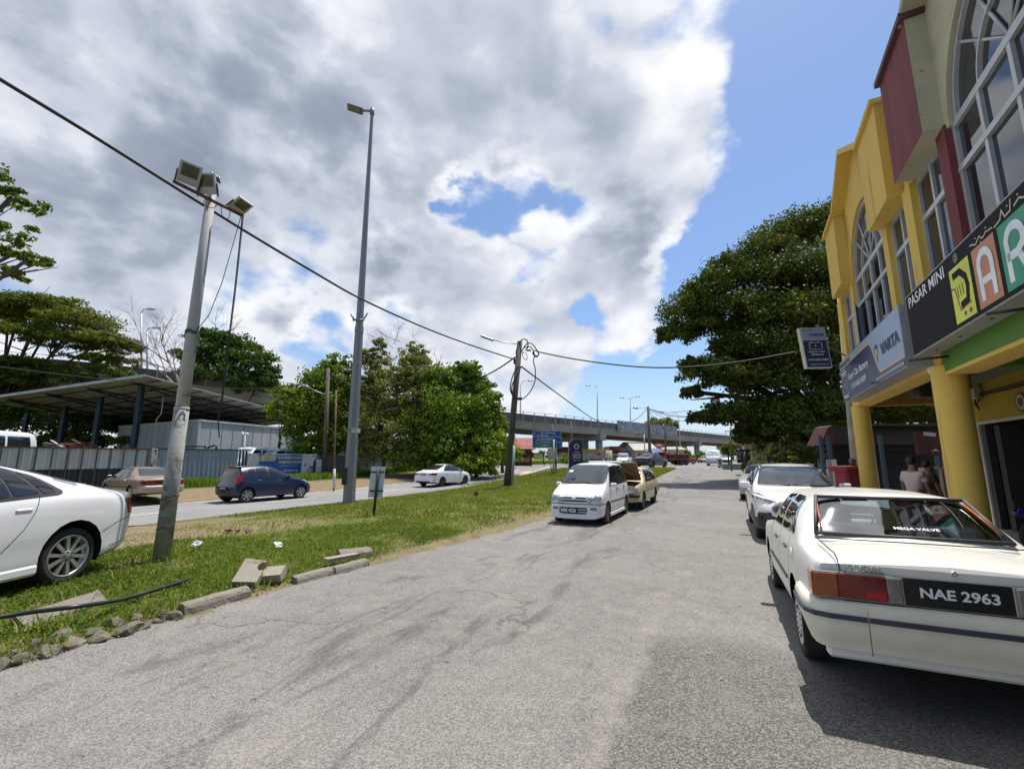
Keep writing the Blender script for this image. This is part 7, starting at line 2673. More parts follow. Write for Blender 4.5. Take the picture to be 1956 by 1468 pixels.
def clumps(lobes, k, seed, cr=.30, low=-.35, fl=.6):
	"""leaf clumps over the surface of ellipsoidal lobes (c, rx, ry, rz)"""
	g = np.random.default_rng(seed)
	out = []
	for c, rx, ry, rz in lobes:
		kk = max(5, int(k * (rx * rz) ** .5 / 2.2))
		for _ in range(kk):
			d = g.normal(0, 1, 3)
			d /= np.linalg.norm(d)
			if d[2] < low:
				d[2] = -d[2] * .6
			f = g.uniform(.55, 1.05)
			m = (rx * ry * rz) ** (1 / 3) * cr * g.uniform(.6, 1.35)
			out.append((c[0] + d[0] * rx * f, c[1] + d[1] * ry * f, c[2] + d[2] * rz * f, m * 1.15, m * 1.15, m * fl))
	return out
def LB(l, dep=1.0):
	"""(px, py, depth, rx_px, rz_px) -> lobe"""
	out = []
	for (x, y, Y, a, b) in l:
		c = D(x, y, Y)
		k = Y / FPX * 1.02
		out.append((c, a * k, a * k * dep, b * k))
	return out
BARK = pm('bark_brown', (.085, .065, .05), .9, 0, .3, 5, .5, 15)
BARKG = pm('bark_grey', (.19, .165, .14), .9, 0, .25, 5)
def limbs(mb, base, lobes, r0, seed, fork=.35, share=1.0):
	g = random.Random(seed)
	zmin = min(l[0].z for l in lobes)
	top = base + Vector((0, 0, 1)) * max(1.0, (zmin - base.z) * fork + 1)
	mb.tube([base - UPZ * .2, base + (top - base) * .5 + Vector((g.uniform(-.2, .2), g.uniform(-.2, .2), 0)), top], [r0 * 1.25, r0, r0 * .85], 12)
	for (c, rx, ry, rz) in lobes:
		if g.random() > share:
			continue
		m = top.lerp(c, .5) + Vector((g.uniform(-.6, .6), g.uniform(-.4, .4), .25 * (c - top).length * .5))
		mb.tube(chaikin([tuple(top), tuple(m), tuple(c + Vector((0, 0, rz * .3)))], 2), [r0 * .6 * (1 - .8 * i / 8) for i in range(8)][:len(chaikin([(0,)] * 3, 2))] if False else r0 * .28, 7)
		for _ in range(3):
			d = Vector((g.gauss(0, rx), g.gauss(0, ry), g.gauss(.3 * rz, rz))) * .6
			mb.tube([m.lerp(c, .6), c + d], [r0 * .18, r0 * .05], 5)
def tree(name, label, base, lobes, k, per, leaf, mat, seed, r0=.2, bark=BARK, cat='tree', group=None, cr=.30, fl=.6, low=-.35, upb=.5, trunk=True, share=1.0):
	t = thing(name, label, cat, base, 0, group)
	me = leaf_mesh(clumps(lobes, k, seed, cr, low, fl), per, leaf, seed, upb)
	link_mesh('crown', me, t, [mat], True)
	if trunk:
		mb = MB()
		limbs(mb, Vector(base), lobes, r0, seed, share=share)
		mb.build('trunk', bark, t)
	return t
RAIN = leafmat('rain_tree_leaf', (.028, .050, .008), (.118, .142, .024), dry=((.16, .12, .03), .965), trans=.22)
b = D(1612, 872, 31)
tree('rain_tree', 'huge spreading dark green rain tree towering behind the yellow shophouse', (b.x, b.y, gz(b)), LB([
	(1605, 425, 33, 75, 42), (1560, 445, 32, 70, 45), (1505, 455, 32, 62, 42), (1450, 492, 31, 62, 40), (1400, 525, 31, 55, 42), (1355, 562, 30, 50, 45), (1315, 600, 30, 46, 42), (1288, 642, 30, 30, 30),
	(1690, 440, 34, 80, 60), (1465, 545, 30, 80, 50), (1545, 530, 29, 85, 60), (1625, 520, 29, 70, 80), (1405, 600, 29, 66, 42), (1500, 615, 28, 88, 52), (1590, 615, 28, 80, 66), (1345, 625, 29, 40, 26),
	(1450, 668, 28, 70, 36), (1535, 690, 27, 82, 52), (1605, 720, 28, 60, 70), (1395, 655, 28.5, 36, 18), (1352, 712, 28, 55, 26), (1325, 700, 28, 30, 18), (1395, 725, 27.5, 55, 26), (1455, 735, 27, 66, 34), (1320, 752, 28, 20, 14),
	(1400, 790, 27, 52, 24), (1352, 800, 27.5, 36, 18), (1470, 795, 27, 68, 40), (1550, 790, 27, 76, 52), (1610, 800, 28, 50, 60), (1440, 835, 28, 36, 20), (1500, 825, 26, 60, 30), (1575, 840, 26, 50, 34), (1690, 780, 27, 70, 45), (1790, 770, 27, 70, 50), (1700, 800, 31, 90, 40), (1800, 800, 31, 90, 40), (1640, 790, 32, 60, 40), (1430, 640, 31, 60, 60), (1530, 600, 32, 90, 90), (1500, 720, 30, 80, 60), (1400, 700, 30, 50, 40)], 1.1), 96, 66, .215, RAIN, 21, .5, cr=.31, fl=.95, share=.5)
b = D(-20, 860, 46)
tree('acacia_tree', 'broad flat-topped yellow green tree rising behind the shed at the far left', (b.x, b.y, 0), LB([
	(15, 590, 44, 60, 30), (90, 588, 44, 62, 28), (150, 622, 44, 60, 30), (205, 655, 44, 52, 24), (60, 640, 43, 70, 22), (-40, 610, 44, 60, 50), (130, 655, 44, 60, 18), (238, 668, 45, 26, 14), (200, 690, 45, 55, 12), (40, 600, 45, 80, 30), (20, 700, 45, 60, 22), (90, 700, 46, 50, 14), (30, 740, 45, 55, 26), (-40, 780, 45, 60, 50), (110, 610, 46, 90, 30)], 1.1),
	70, 56, .30, leafmat('acacia_leaf', (.05, .075, .012), (.16, .175, .022), trans=.3), 22, .4, BARK, cr=.30, fl=.4)
b = Vector((-20, 13, .1))
tree('roadside_tree', 'leafy branches of a near tree reaching in from the top left edge', b, LB([
	(-40, 330, 14, 60, 40), (20, 385, 14, 48, 34), (-10, 440, 14, 60, 40), (28, 488, 14, 50, 18), (-10, 525, 14, 45, 22), (-160, 380, 14, 110, 90), (55, 496, 14, 30, 7)], 1.1),
	44, 46, .17, leafmat('near_tree_leaf', (.05, .09, .012), (.14, .18, .025), trans=.35), 23, .2, BARK, cr=.28, fl=.5)
# dense backdrop below the viaduct
for i, (l, lb) in enumerate([([(-60, 800, 47, 80, 60), (40, 800, 47, 70, 60), (60, 850, 46, 70, 26), (10, 722, 44, 55, 20), (75, 716, 44, 40, 12)], 'dark tree mass under the viaduct at the far left'), ([(120, 810, 47, 60, 50), (190, 815, 47, 50, 50), (160, 850, 46, 60, 26), (140, 722, 44, 40, 9), (215, 712, 44, 36, 11)], 'dark leafy tree mass behind the left shed posts'),
                             ([(235, 820, 49, 35, 40), (290, 760, 62, 55, 30), (340, 750, 62, 45, 30)], 'dark leafy tree mass right of the shed posts'), ([(232, 845, 44, 24, 12)], 'bright green low bush beside the cold store wall')]):
	b = D(l[0][0], 872, l[0][2])
	tree('backdrop_tree', lb, (b.x, b.y, 0), LB(l), 60, 46, .34 if i < 3 else .22, leafmat('backdrop_leaf', (.030, .060, .010), (.10, .14, .02), trans=.25) if i < 3 else leafmat('bright_bush_leaf', (.09, .15, .02), (.25, .32, .05)), 30 + i, .25, group='trees behind the shed')
b = D(430, 866, 58)
tree('almond_tree', 'dark glossy green tree behind the shed roof right of the leaning pole', (b.x, b.y, 0), LB([
	(405, 650, 57, 42, 22), (440, 665, 57, 50, 30), (385, 690, 57, 42, 30), (475, 695, 57, 50, 36), (508, 722, 57, 26, 30), (430, 725, 57, 80, 30), (490, 742, 57, 46, 26), (345, 675, 57, 18, 8), (372, 735, 57, 45, 28)]),
	52, 50, .40, leafmat('almond_leaf', (.022, .055, .010), (.085, .14, .022), trans=.2), 40, .3, cr=.3)
def twigs(mb, p, d, L, r, depth, g):
	q = p + d * L
	mb.tube([p, p.lerp(q, .5) + Vector((g.gauss(0, .04), g.gauss(0, .04), 0)) * L, q], [r, r * .85, r * .6], 5 if r > .03 else 3)
	if depth == 0:
		return
	for _ in range(3 if depth > 1 else 2):
		nd = (d + Vector((g.gauss(0, .5), g.gauss(0, .35), g.gauss(.12, .35)))).normalized()
		twigs(mb, q, nd, L * g.uniform(.6, .85), r * .55, depth - 1, g)
DEAD = pm('dead_wood', (.26, .21, .19), .9, 0, .2, 3)
g_ = random.Random(14)
b = D(345, 866, 38)
bt = thing('bare_tree', 'leafless grey tree with fine branches between the left canopy and the leaning pole', 'tree', (b.x, b.y, 0))
mb = MB()
p0 = D(345, 745, 38)
mb.tube([Vector((b.x, b.y, 0)), p0], [.28, .2], 8)
for tx, ty in ((308, 660), (330, 690), (300, 700)):
	d_ = (D(tx, ty, 38) - p0)
	twigs(mb, p0, d_.normalized(), d_.length * .62, .11, 5, g_)
mb.build('trunk', DEAD, bt)
b = D(440, 866, 60)
bt = thing('bare_tree', 'dead twiggy tree poking out above the dark glossy tree', 'tree', (b.x, b.y, 0))
mb = MB()
p0 = D(425, 680, 60)
mb.tube([Vector((b.x, b.y, 0)), p0], [.3, .16], 8)
for tx, ty in ((395, 600), (440, 615)):
	d_ = (D(tx, ty, 60) - p0)
	twigs(mb, p0, d_.normalized(), d_.length * .45, .07, 4, g_)
mb.build('trunk', DEAD, bt)
# overgrown trees beside the main road, one by one
BU = 40.0
OG1 = leafmat('overgrown_leaf', (.050, .095, .010), (.21, .28, .03), dry=((.20, .15, .05), .95), trans=.3)
OG2 = leafmat('creeper_leaf', (.07, .13, .012), (.27, .34, .035), dry=((.24, .17, .06), .95), trans=.3)
OG3 = leafmat('dry_tree_leaf', (.07, .10, .015), (.24, .27, .045), dry=((.23, .17, .10), .84), trans=.3)
OG4 = leafmat('glossy_leaf', (.035, .085, .008), (.20, .29, .028), dry=((.28, .25, .05), .95), trans=.22)
og = [('creeper_mound', 'pale green creeper-covered mound beside the shed eave', [(548, 765, 44, 30, 26), (562, 755, 44, 22, 22), (530, 785, 44, 24, 14)], OG2, 26, .35),
      ('vine_tree', 'olive green vine-hung tree right of the dark wooden pole', [(610, 735, 43, 38, 32), (645, 705, 43, 30, 26), (640, 760, 42, 46, 44), (600, 800, 42, 42, 46), (570, 800, 43, 30, 40), (655, 830, 41, 40, 46), (605, 855, 41, 40, 26), (630, 780, 45, 60, 60), (610, 830, 44, 60, 50)], OG1, 40, .38),
      ('tall_dry_tree', 'tall thin half-dry tree with creepers just right of the street lamp', [(722, 665, 43, 14, 22), (728, 700, 43, 26, 30), (706, 735, 42, 34, 34), (735, 755, 41, 40, 50), (722, 820, 40, 50, 50), (690, 690, 43, 18, 26), (700, 780, 44, 50, 60), (730, 860, 40, 60, 30)], OG3, 34, .32),
      ('tall_dry_tree', 'dry twiggy tree with light green vines left of the glossy tree', [(792, 672, 43, 22, 20), (785, 705, 42, 34, 34), (772, 725, 41, 20, 34), (818, 725, 42, 30, 34), (800, 775, 40, 46, 44), (780, 840, 39, 46, 46), (800, 740, 44, 50, 60), (820, 800, 43, 50, 60), (800, 870, 39, 50, 26)], OG3, 34, .32),
      ('glossy_tree', 'dense glossy green tree overhanging the white sedan on the main road', [(850, 730, 41, 44, 32), (890, 712, 41, 26, 24), (905, 718, 41, 14, 32), (925, 745, 41, 22, 22), (850, 785, 39, 60, 44), (915, 785, 39, 42, 34), (935, 775, 39, 24, 30), (870, 840, 38, 60, 40), (830, 870, 38, 40, 30), (790, 880, 38, 36, 20), (850, 892, 37.5, 50, 14), (920, 893, 37, 36, 14), (880, 760, 43, 60, 60), (860, 850, 41, 70, 50), (910, 870, 39, 40, 26)], OG4, 46, .36),
      ('creeper_thicket', 'bright yellow green creeper thicket behind the utility pole', [(925, 850, 37, 34, 40), (905, 885, 36, 36, 18), (955, 855, 39, 24, 30), (975, 870, 41, 20, 24), (945, 820, 39, 16, 22), (960, 815, 44, 14, 16)], OG2, 46, .28)]
for i, (nm, lb, l, m_, k, lf) in enumerate(og):
	b = D(l[-1][0], 895, l[-1][2])
	tree(nm, lb, (b.x, b.y, gz(b)), LB(l), k * 1.7, 46, lf * .82, m_, 60 + i, .16, BARK, cat='tree' if 'tree' in nm else 'shrub', group='overgrown trees by the main road', cr=.32, fl=.7, low=-.8)
mb = MB()
for i in range(34):
	p = D(g_.uniform(670, 840), g_.uniform(640, 800), g_.uniform(38.5, 40))
	d_ = Vector((g_.gauss(0, .6), g_.gauss(0, .3), g_.uniform(.1, 1))).normalized()
	twigs(mb, p, d_, g_.uniform(.5, 1.1), .03, 2, g_)
tag(mb.build('dead_branches', DEAD), 'tangle of dead grey brown branches in front of the half-dry trees', 'branches', kind='stuff')
mb = MB()
mb.tube([D(857, 880, 37), D(860, 830, 37)], [.14, .11], 8)
tag(mb.build('tree_trunk', BARKG), 'pale bare tree trunk standing in the dark under the glossy tree', 'tree trunk')
# small white outbuilding glimpsed among them
mb = MB()
a_, b_ = D(684, 868, 41), D(738, 868, 44)
d_ = (b_ - a_)
d_.z = 0
L_ = d_.length
d_.normalize()
mb.box((a_ + b_) / 2 + UPZ * .9, (L_, .2, 3.2), 0, (d_, Vector((-d_.y, d_.x, 0)), UPZ))
tag(mb.build('outbuilding', WPAN), 'small white outbuilding wall glimpsed behind the grey boundary wall', 'building')
# ---------------------------------------------------------------- shrubs at the right-hand houses
for i, (nm, l, m_, lb, k, lf, cat) in enumerate([
	('shrub', [(1470, 868, 24, 22, 14), (1445, 880, 24, 12, 20), (1498, 868, 23.5, 14, 9)], leafmat('bright_bush_leaf', (.09, .15, .02), (.25, .32, .05)), 'bright green leafy shrub above the garden wall on the right', 30, .16, 'shrub'),
	('plantain_shrub', [(1392, 862, 47, 14, 8), (1397, 850, 47, 9, 6), (1386, 858, 47, 8, 6)], OG2, 'pale spiky-leaved garden plant at the right road bend', 30, .42, 'plant'),
	('shrub', [(1432, 900, 24, 10, 20), (1424, 890, 25, 8, 10), (1446, 900, 25, 8, 16)], OG2, 'narrow climbing shrub wrapped round the grey post', 26, .14, 'shrub'),
	('dark_tree', [(1560, 850, 25, 46, 46), (1520, 870, 24, 30, 26), (1600, 850, 25, 36, 40)], RAIN, 'dark understorey tree below the rain tree by the red roof', 40, .22, 'tree'),
	('dark_tree', [(1480, 845, 30, 40, 18), (1535, 835, 28, 40, 30)], RAIN, 'dark bushy tree in front of the cream house', 30, .24, 'tree'),
	('distant_tree', [(1262, 808, 128, 24, 9), (1240, 812, 128, 14, 6), (1286, 813, 128, 10, 6)], leafmat('distant_leaf', (.12, .16, .07), (.24, .28, .12)), 'pale distant treetop rising above the viaduct billboard', 26, 1.0, 'tree'),
	('distant_tree', [(1300, 868, 112, 22, 12), (1340, 872, 112, 14, 10), (1400, 870, 110, 12, 10)], OG1, 'green trees seen under the far end of the viaduct', 26, .8, 'tree'),
	('distant_tree', [(1040, 868, 62, 16, 8), (1005, 872, 60, 20, 9), (1098, 876, 64, 40, 7), (985, 868, 52, 16, 9)], OG1, 'green bushes along the wooden house fence', 26, .5, 'tree')]):
	b = D(l[0][0], 885, l[0][2])
	tree(nm, lb, (b.x, b.y, gz(b)), LB(l), k, 36, lf, m_, 80 + i, .08, BARK, cat=cat, cr=.34, fl=.7, low=-.8)
# ================================================================== VIADUCT
def PZh(px, py, z):
	return PZ(px, py, z)
vp = [PZ(-260, 655, 13.2), PZ(20, 680, 13.0), PZ(180, 691, 12.7), PZ(550, 737, 11.3), PZ(760, 763, 10.4), PZ(965, 787, 9.6), PZ(1130, 803, 9.1), PZ(1300, 822, 8.9), PZ(1395, 832, 8.8)]
d_ = (vp[-1] - vp[-2]).normalized()
vp.append(vp[-1] + d_ * 160)
vp = [Vector(q) for q in chaikin([tuple(q) for q in vp], 2)]
VC = pm('viaduct_concrete', (.32, .31, .28), .9, 0, .12, .3, .2, 4, (.20, .19, .17), .25, (.55, .75), streak=True)
VPAR = pm('parapet_stained', (.16, .155, .14), .92, 0, .25, .5, .2, 4, (.055, .055, .05), .5, (.45, .68), streak=True)
vd = thing('viaduct', 'long concrete road viaduct with a stained parapet crossing the whole background', 'bridge', (vp[4].x, vp[4].y, 0))
def sweep(name, sec, mat):
	vs, fs = [], []
	for i, p in enumerate(vp):
		t = (vp[min(i + 1, len(vp) - 1)] - vp[max(i - 1, 0)])
		t.z = 0
		t.normalize()
		s_ = Vector((-t.y, t.x, 0))            # away from the camera
		for (a, z) in sec:
			vs.append(p + s_ * a + UPZ * z)
	k = len(sec)
	for i in range(len(vp) - 1):
		for j in range(k):
			fs.append((i * k + j, i * k + (j + 1) % k, (i + 1) * k + (j + 1) % k, (i + 1) * k + j))
	mb = MB()
	mb.add(vs, fs)
	return mb.build(name, mat, vd)
sweep('parapet', [(0, 0), (.3, 0), (.3, -1.25), (0, -1.25)], VPAR)
sweep('parapet', [(13.7, 0), (14, 0), (14, -1.25), (13.7, -1.25)], VPAR)
sweep('girder', [(.35, -1.25), (13.6, -1.25), (13.2, -2.6), (11.5, -2.6), (11.3, -1.7), (2.6, -1.7), (2.4, -2.6), (.75, -2.6)], VC)
L_ = 0
cum = [0]
for a, b in zip(vp, vp[1:]):
	L_ += (b - a).length
	cum.append(L_)
def vat(s_):
	i = max(j for j in range(len(cum)) if cum[j] <= s_ or j == 0)
	i = min(i, len(vp) - 2)
	f_ = (s_ - cum[i]) / (cum[i + 1] - cum[i])
	t = (vp[i + 1] - vp[i]).normalized()
	return vp[i].lerp(vp[i + 1], f_), t
def vs_px(px):                # arc length where the near edge crosses an image column
	best = min(range(0, int(L_ * 4)), key=lambda k: abs(vat(k / 4)[0].x / max(1, vat(k / 4)[0].y) - (px - CX) / FPX * 1 / (CP + (805 - CY) / FPX * SP)))
	return best / 4
mb = MB()
s_ = 2
while s_ < min(L_, 240):
	p, t = vat(s_)
	mb.box(p + UPZ * .12, (.12, .12, .7), 0, (t, UPZ.cross(t), UPZ))
	mb.box(p + UPZ * -.6 - Vector((-t.y, t.x, 0)) * .02, (.16, .05, 1.1), 0, (t, UPZ.cross(t), UPZ))
	s_ += 2.5
mb.tube([q + UPZ * .45 for q in vp], .04, 5)
mb.build('railing', pm('railing_grey', (.38, .37, .34), .7, .2, .1), vd)
s0_ = vs_px(1153)
gap = vs_px(1337) - s0_
for k in (-4, -3, -2, -1, 0, 1, 2):
	p, t = vat(max(1, s0_ + gap * k * (1 if k >= -1 else 1)))if s0_ + gap * k > 0 else (None, None)
	if p is None:
		continue
	t.z = 0
	t.normalize()
	s_ = Vector((-t.y, t.x, 0))
	mb = MB()
	mb.box(p + s_ * 7 + UPZ * (-3.2), (2.0, 13.6, 1.2), 0, (t, s_, UPZ), .1)
	mb.box(p + s_ * 1.1 + UPZ * (-1.95), (1.6, 1.6, 1.5), 0, (t, s_, UPZ), .05)
	cb = mb.build('cross_head', VC, vd)
	for q in (1.4, 5.1, 8.9, 12.6):
		mb = MB()
		c = p + s_ * q
		mb.tube([Vector((c.x, c.y, -.5)), Vector((c.x, c.y, p.z - 3.7))], .75, 18)
		mb.build('pier_column', VC, vd)
# the grey back of a billboard on the parapet
mb = MB()
sa, sb = vs_px(1177), vs_px(1289)
pa, pb = vat(sa)[0], vat(sb)[0]
t = (pb - pa)
t.z = 0
ln = t.length
t.normalize()
mb.box((pa + pb) / 2 - Vector((-t.y, t.x, 0)) * .35 + UPZ * (-.55), (ln, .25, 2.5), 0, (t, Vector((-t.y, t.x, 0)), UPZ))
tag(mb.build('billboard', pm('billboard_grey', (.20, .235, .25), .8, 0, .3, .5, .3, 3, (.34, .37, .38), .9, (.5, .6))), 'long grey weathered panel fixed along the viaduct parapet', 'billboard')
# lamps on the viaduct
for i, (bx_, by_, ty_, arms, dY, lb) in enumerate([(994, 790, 738, [(1008, 727)], 8, 'viaduct lamp with one arm bent right, right of the utility pole'), (1141, 806, 742, [(1128, 736)], 8, 'viaduct lamp with one arm bent left above the purple sign'),
                                                   (1204, 812, 765, [(1192, 759), (1214, 757)], 8, 'viaduct lamp with two arms above the grey panel'), (1300, 862, 792, [(1268, 787)], -8, 'street lamp with a long curved arm in front of the viaduct'),
                                                   (270, 712, 598, [(282, 590)], 4, 'thin lamp post behind the bare tree, taller of two'), (281, 715, 632, [(292, 626)], 6, 'thin lamp post behind the bare tree, shorter of two')]):
	sp, _ = vat(vs_px(bx_))
	Yl = sp.y + dY
	base = D(bx_, by_, Yl)
	if by_ > 850:
		base.z = gz(base)
	mb = MB()
	tp = D(bx_ - (4 if i == 3 else 0), ty_, Yl)
	mb.tube([base, tp], [.14, .08], 6)
	for (hx, hy) in arms:
		h_ = D(hx, hy, Yl)
		m_ = Vector((tp.x * .7 + h_.x * .3, Yl, h_.z))
		mb.tube(chaikin([tuple(tp), tuple(m_), tuple(h_)], 2), .06, 5)
		e_ = (h_ - tp)
		mb.tube([h_, h_ + Vector((math.copysign(1.0, e_.x), 0, 0))], .16, 6)
	tag(mb.build('lamp_post', STEEL), lb, 'street lamp', 'lamp posts around the viaduct')
# ================================================================== VANS AND FAR VEHICLES
VAN = dict(L=4.4, W=1.66, smooth=2, rear_axle=.95, wb=2.4, wheel_r=.30, wheel_w=.18, wheel=(8, SILVR, True), nst=40,
           top=[(0, 1.2), (.03, 1.80), (.12, 1.93), (.6, 1.97), (3.0, 1.97), (3.4, 1.90), (4.05, 1.25), (4.2, 1.12), (4.36, .9), (4.4, .7)], belt=[(0, 1.15), (3.6, 1.12), (4.1, 1.05), (4.4, .66)],
           plan=[(0, .93), (.06, .98), (.3, 1), (3.9, 1), (4.3, .96), (4.4, .9)], tw=[(0, .8), (.3, .86), (3.2, .84), (4.0, .9), (4.4, .8)], bot=[(0, .3), (4.4, .26)], nosebow=.06, rearbow=.03, crown=.05,
           mirror=(3.75, 1.3, .18),
           panels=[('side_window', 'S', [(.4, 1.22), (1.5, 1.22), (1.5, 1.72), (.45, 1.72)], glass_dark(), {}), ('side_window', 'S', [(1.6, 1.22), (2.7, 1.22), (2.7, 1.72), (1.6, 1.72)], glass_dark(), {}), ('side_window', 'S', [(2.85, 1.22), (3.85, 1.22), (3.4, 1.74), (2.85, 1.74)], glass_dark(), {}),
                   ('windscreen', 'F', [(-.72, 1.2), (.72, 1.2), (.62, 1.82), (-.62, 1.82)], pm('pale_windscreen', (.28, .36, .40), .1, 0, .4, 3), dict(round=.08, off=.006)), ('rear_window', 'B', [(-.6, 1.2), (.6, 1.2), (.55, 1.7), (-.55, 1.7)], glass_dark(), {}),
                   ('headlight', 'F2', [(.45, .72), (.76, .72), (.76, .86), (.45, .86)], HEADL, dict(off=.01)), ('bumper', 'F', [(-.8, .36), (.8, .36), (.8, .55), (-.8, .55)], pm('bumper_grey', (.35, .35, .35), .5), dict(off=.03, mind=.02)), ('tail_light', 'B2', [(.6, .7), (.78, .7), (.78, 1.1), (.6, 1.1)], REDL, {})])
FLEET = 'white vans parked in the yard'
for i, (px, py, Yv, hd, sc__, lb) in enumerate([(462, 856, 45, 200, 1.35, 'white van roof just above the blue grey fence, leftmost by the rack'), (518, 854, 44, 190, 1.35, 'white van with rounded roof behind the peeling wall near the cameras'), (575, 856, 45, 205, 1.35, 'white van with rounded roof above the blue signboard'),
												(606, 857, 47, 215, 1.35, 'white van with pale blue windscreen behind the meter cabinet'), (645, 861, 50, 120, 1.3, 'blue grey van roof behind the concrete wall left of the street lamp'), (0, 822, 29, 170, 1.55, 'tall white van roof corner above the striped fence at the left edge')]):
	b = D(px, py, Yv)
	v = car('white_van', lb, 'van', VAN, (b.x, b.y, b.z - 1.97 * sc__), R(hd), PWK if i != 4 else paint('bluegrey', (.20, .30, .38)), FLEET, lod=2)
	v.scale = (sc__,) * 3
def far(name, lb, cat, S, px, py, hd, col, sc__=1.0, off=0, grp='vehicles around the far junction'):
	p = Gg(px, py)
	f_ = Vector((math.sin(R(hd)), math.cos(R(hd)), 0))
	v = car(name, lb, cat, mk(S, nst=30), p + f_ * off, R(hd), col, grp, lod=2)
	v.scale = (sc__,) * 3
	return v
DKB = paint('slate_blue', (.035, .050, .085), .3, .05)
MAR = paint('maroon', (.13, .012, .02), .35, .05)
RDP = paint('red', (.42, .015, .012), .3, .05)
GRY = paint('mid_grey', (.12, .12, .12), .35, .05)
far('dark_coupe', 'dark slate blue low coupe standing at the junction behind the raised bonnet', 'car', SED_W, 1233, 893, 44, DKB, 1.05)
far('cream_suv', 'cream white tall SUV facing us behind the slate blue coupe', 'car', VAN, 1258, 887, 206, paint('cream', (.62, .56, .44)), 1.02, -2.4)
far('white_old_sedan', 'small white old sedan facing us left of the slate blue coupe', 'car', SED_W, 1190, 887, 205, PWK, 1.0, -2.5)
far('red_suv', 'bright red SUV nosing out from behind the brown lorry', 'car', HATCH, 1309, 886, 75, RDP, 1.12, -1.8)
far('red_car', 'small dark red car parked left of the white van', 'car', SED_W, 1343, 884, 215, MAR, .95, -2)
far('white_van', 'white van facing us on the far right side of the junction', 'van', VAN, 1364, 889, 208, PWK, 1.04, -2.4)
far('grey_car', 'grey car half hidden behind the white van at the road bend', 'car', HATCH, 1386, 886, 208, GRY, 1.15, -2)
far('white_panel_van', 'white panel van parked side-on under the viaduct', 'van', VAN, 1333, 877, 262, PW, 1.0)
far('maroon_van', 'small maroon van seen from behind on the grass near the red banner', 'van', HATCH, 1131, 885, 20, MAR, 1.15)
far('grey_pickup', 'dark grey hatchback left of the canopy truck', 'car', HATCH, 1174, 886, 30, GRY, 1.05)
def boxes(name, lb, cat, base, parts, hd=0, grp=None):
	"""a thing of simple bevelled blocks: (part, material, centre, size)"""
	t = thing(name, lb, cat, base, math.pi / 2 - R(hd), grp)
	for nm, m_, c, s_ in parts:
		mb = MB()
		mb.box(c, s_, 0, None, min(s_) * .12)
		mb.build(nm, m_, t, False)
	return t
BRN = pm('lorry_brown', (.09, .035, .028), .7, 0, .25, 3)
lo = boxes('lorry', 'brown dropside lorry standing beside the red plastic stool', 'lorry', Gg(1292, 888), [('cargo_bed', BRN, (0, 0, 1.2), (3.0, 1.8, .75)), ('chassis', UNDER, (0, 0, .62), (3.4, 1.0, .2)), ('cab', RDP, (2.2, 0, 1.15), (1.2, 1.7, 1.5)), ('cab_window', glass_dark(), (2.45, 0, 1.5), (.8, 1.74, .5))] + [('side_rib', pm('rib_brown', (.05, .02, .018), .7), (x, -.92, 1.2), (.06, .04, .75)) for x in (-1.2, -.4, .4, 1.2)], 262, None)
for x in (-1.0, 2.1, -.35):
	for sg in (1, -1):
		add_wheel(lo, x, sg * .8, .36, .22, (6, DARKR, True), sg)
tk = boxes('canopy_truck', 'small truck with a black canvas canopy behind the white old sedan', 'truck', Gg(1194, 884.5), [('canopy', pm('canvas_black', (.02, .022, .02), .9), (-.6, 0, 1.75), (2.6, 1.8, 1.3)), ('cargo_bed', GRY, (-.6, 0, .85), (2.6, 1.8, .5)), ('cab', PWK, (1.3, 0, 1.2), (1.2, 1.7, 1.3))], 205)
for x in (-1.1, 1.2):
	for sg in (1, -1):
		add_wheel(tk, x, sg * .75, .32, .2, (6, DARKR, True), sg)
# ================================================================== SIGNS NEAR THE JUNCTION
BLU = pm('sign_blue', (.012, .10, .36), .5, 0, .05)
GRN = pm('sign_green', (.005, .20, .14), .5, 0, .05)
b = Gg(1057, 906)
Ys = b.y
ds = thing('direction_sign', 'blue road direction sign with a green inset panel on a grey post', 'road sign', b)
pz = lambda x, y, dY=0: D(x, y, Ys + dY)
def panel_(nm, m_, x0, y0, x1, y1, dY, par, rad=.0, th=.03):
	a, c = pz(x0, y1, dY), pz(x1, y0, dY)
	mb = MB()
	mb.box(((a.x + c.x) / 2, Ys + dY + th / 2, (a.z + c.z) / 2), (c.x - a.x, th, c.z - a.z), 0, None, 0)
	return mb.build(nm, m_, par)
def tx(s_, x0, y0, x1, y1, dY, par, m_=None, bold=.02):
	a, c = pz(x0, y1, dY), pz(x1, y0, dY)
	return lettering(s_, a, (1, 0, 0), UPZ, c.x - a.x, c.z - a.z, m_ or WPR, par, bold=bold, off=.012)
panel_('border', WPR, 1017.2, 822.3, 1072, 855.3, .3, ds)
panel_('blue_board', BLU, 1017.8, 822.9, 1071.4, 854.8, .285, ds, th=.02)
panel_('divider', WPR, 1018, 833.4, 1071.2, 834, .27, ds, th=.02)
panel_('border', WPR, 1023.8, 840.2, 1063.2, 854.2, .265, ds, th=.02)
panel_('green_board', GRN, 1024.3, 840.8, 1062.7, 853.6, .25, ds, th=.02)
tx('Jln. Sikamang', 1033, 824.8, 1060, 828.6, .24, ds)
tx('Rembau', 1033, 829.6, 1047, 832.6, .24, ds)
tx('Port Dickson', 1033, 835.6, 1058, 839.2, .24, ds)
tx('K. Lumpur', 1033, 842, 1053, 846.2, .24, ds)
tx('J. Bahru', 1033, 848, 1050, 852, .24, ds)
for (x, y) in ((1028, 831), (1028, 838), (1028.5, 847)):
	panel_('route_badge', pm('badge_yellow', (.50, .38, .05), .5), x - 2, y - 1.6, x + 2, y + 1.6, .235, ds, th=.01)
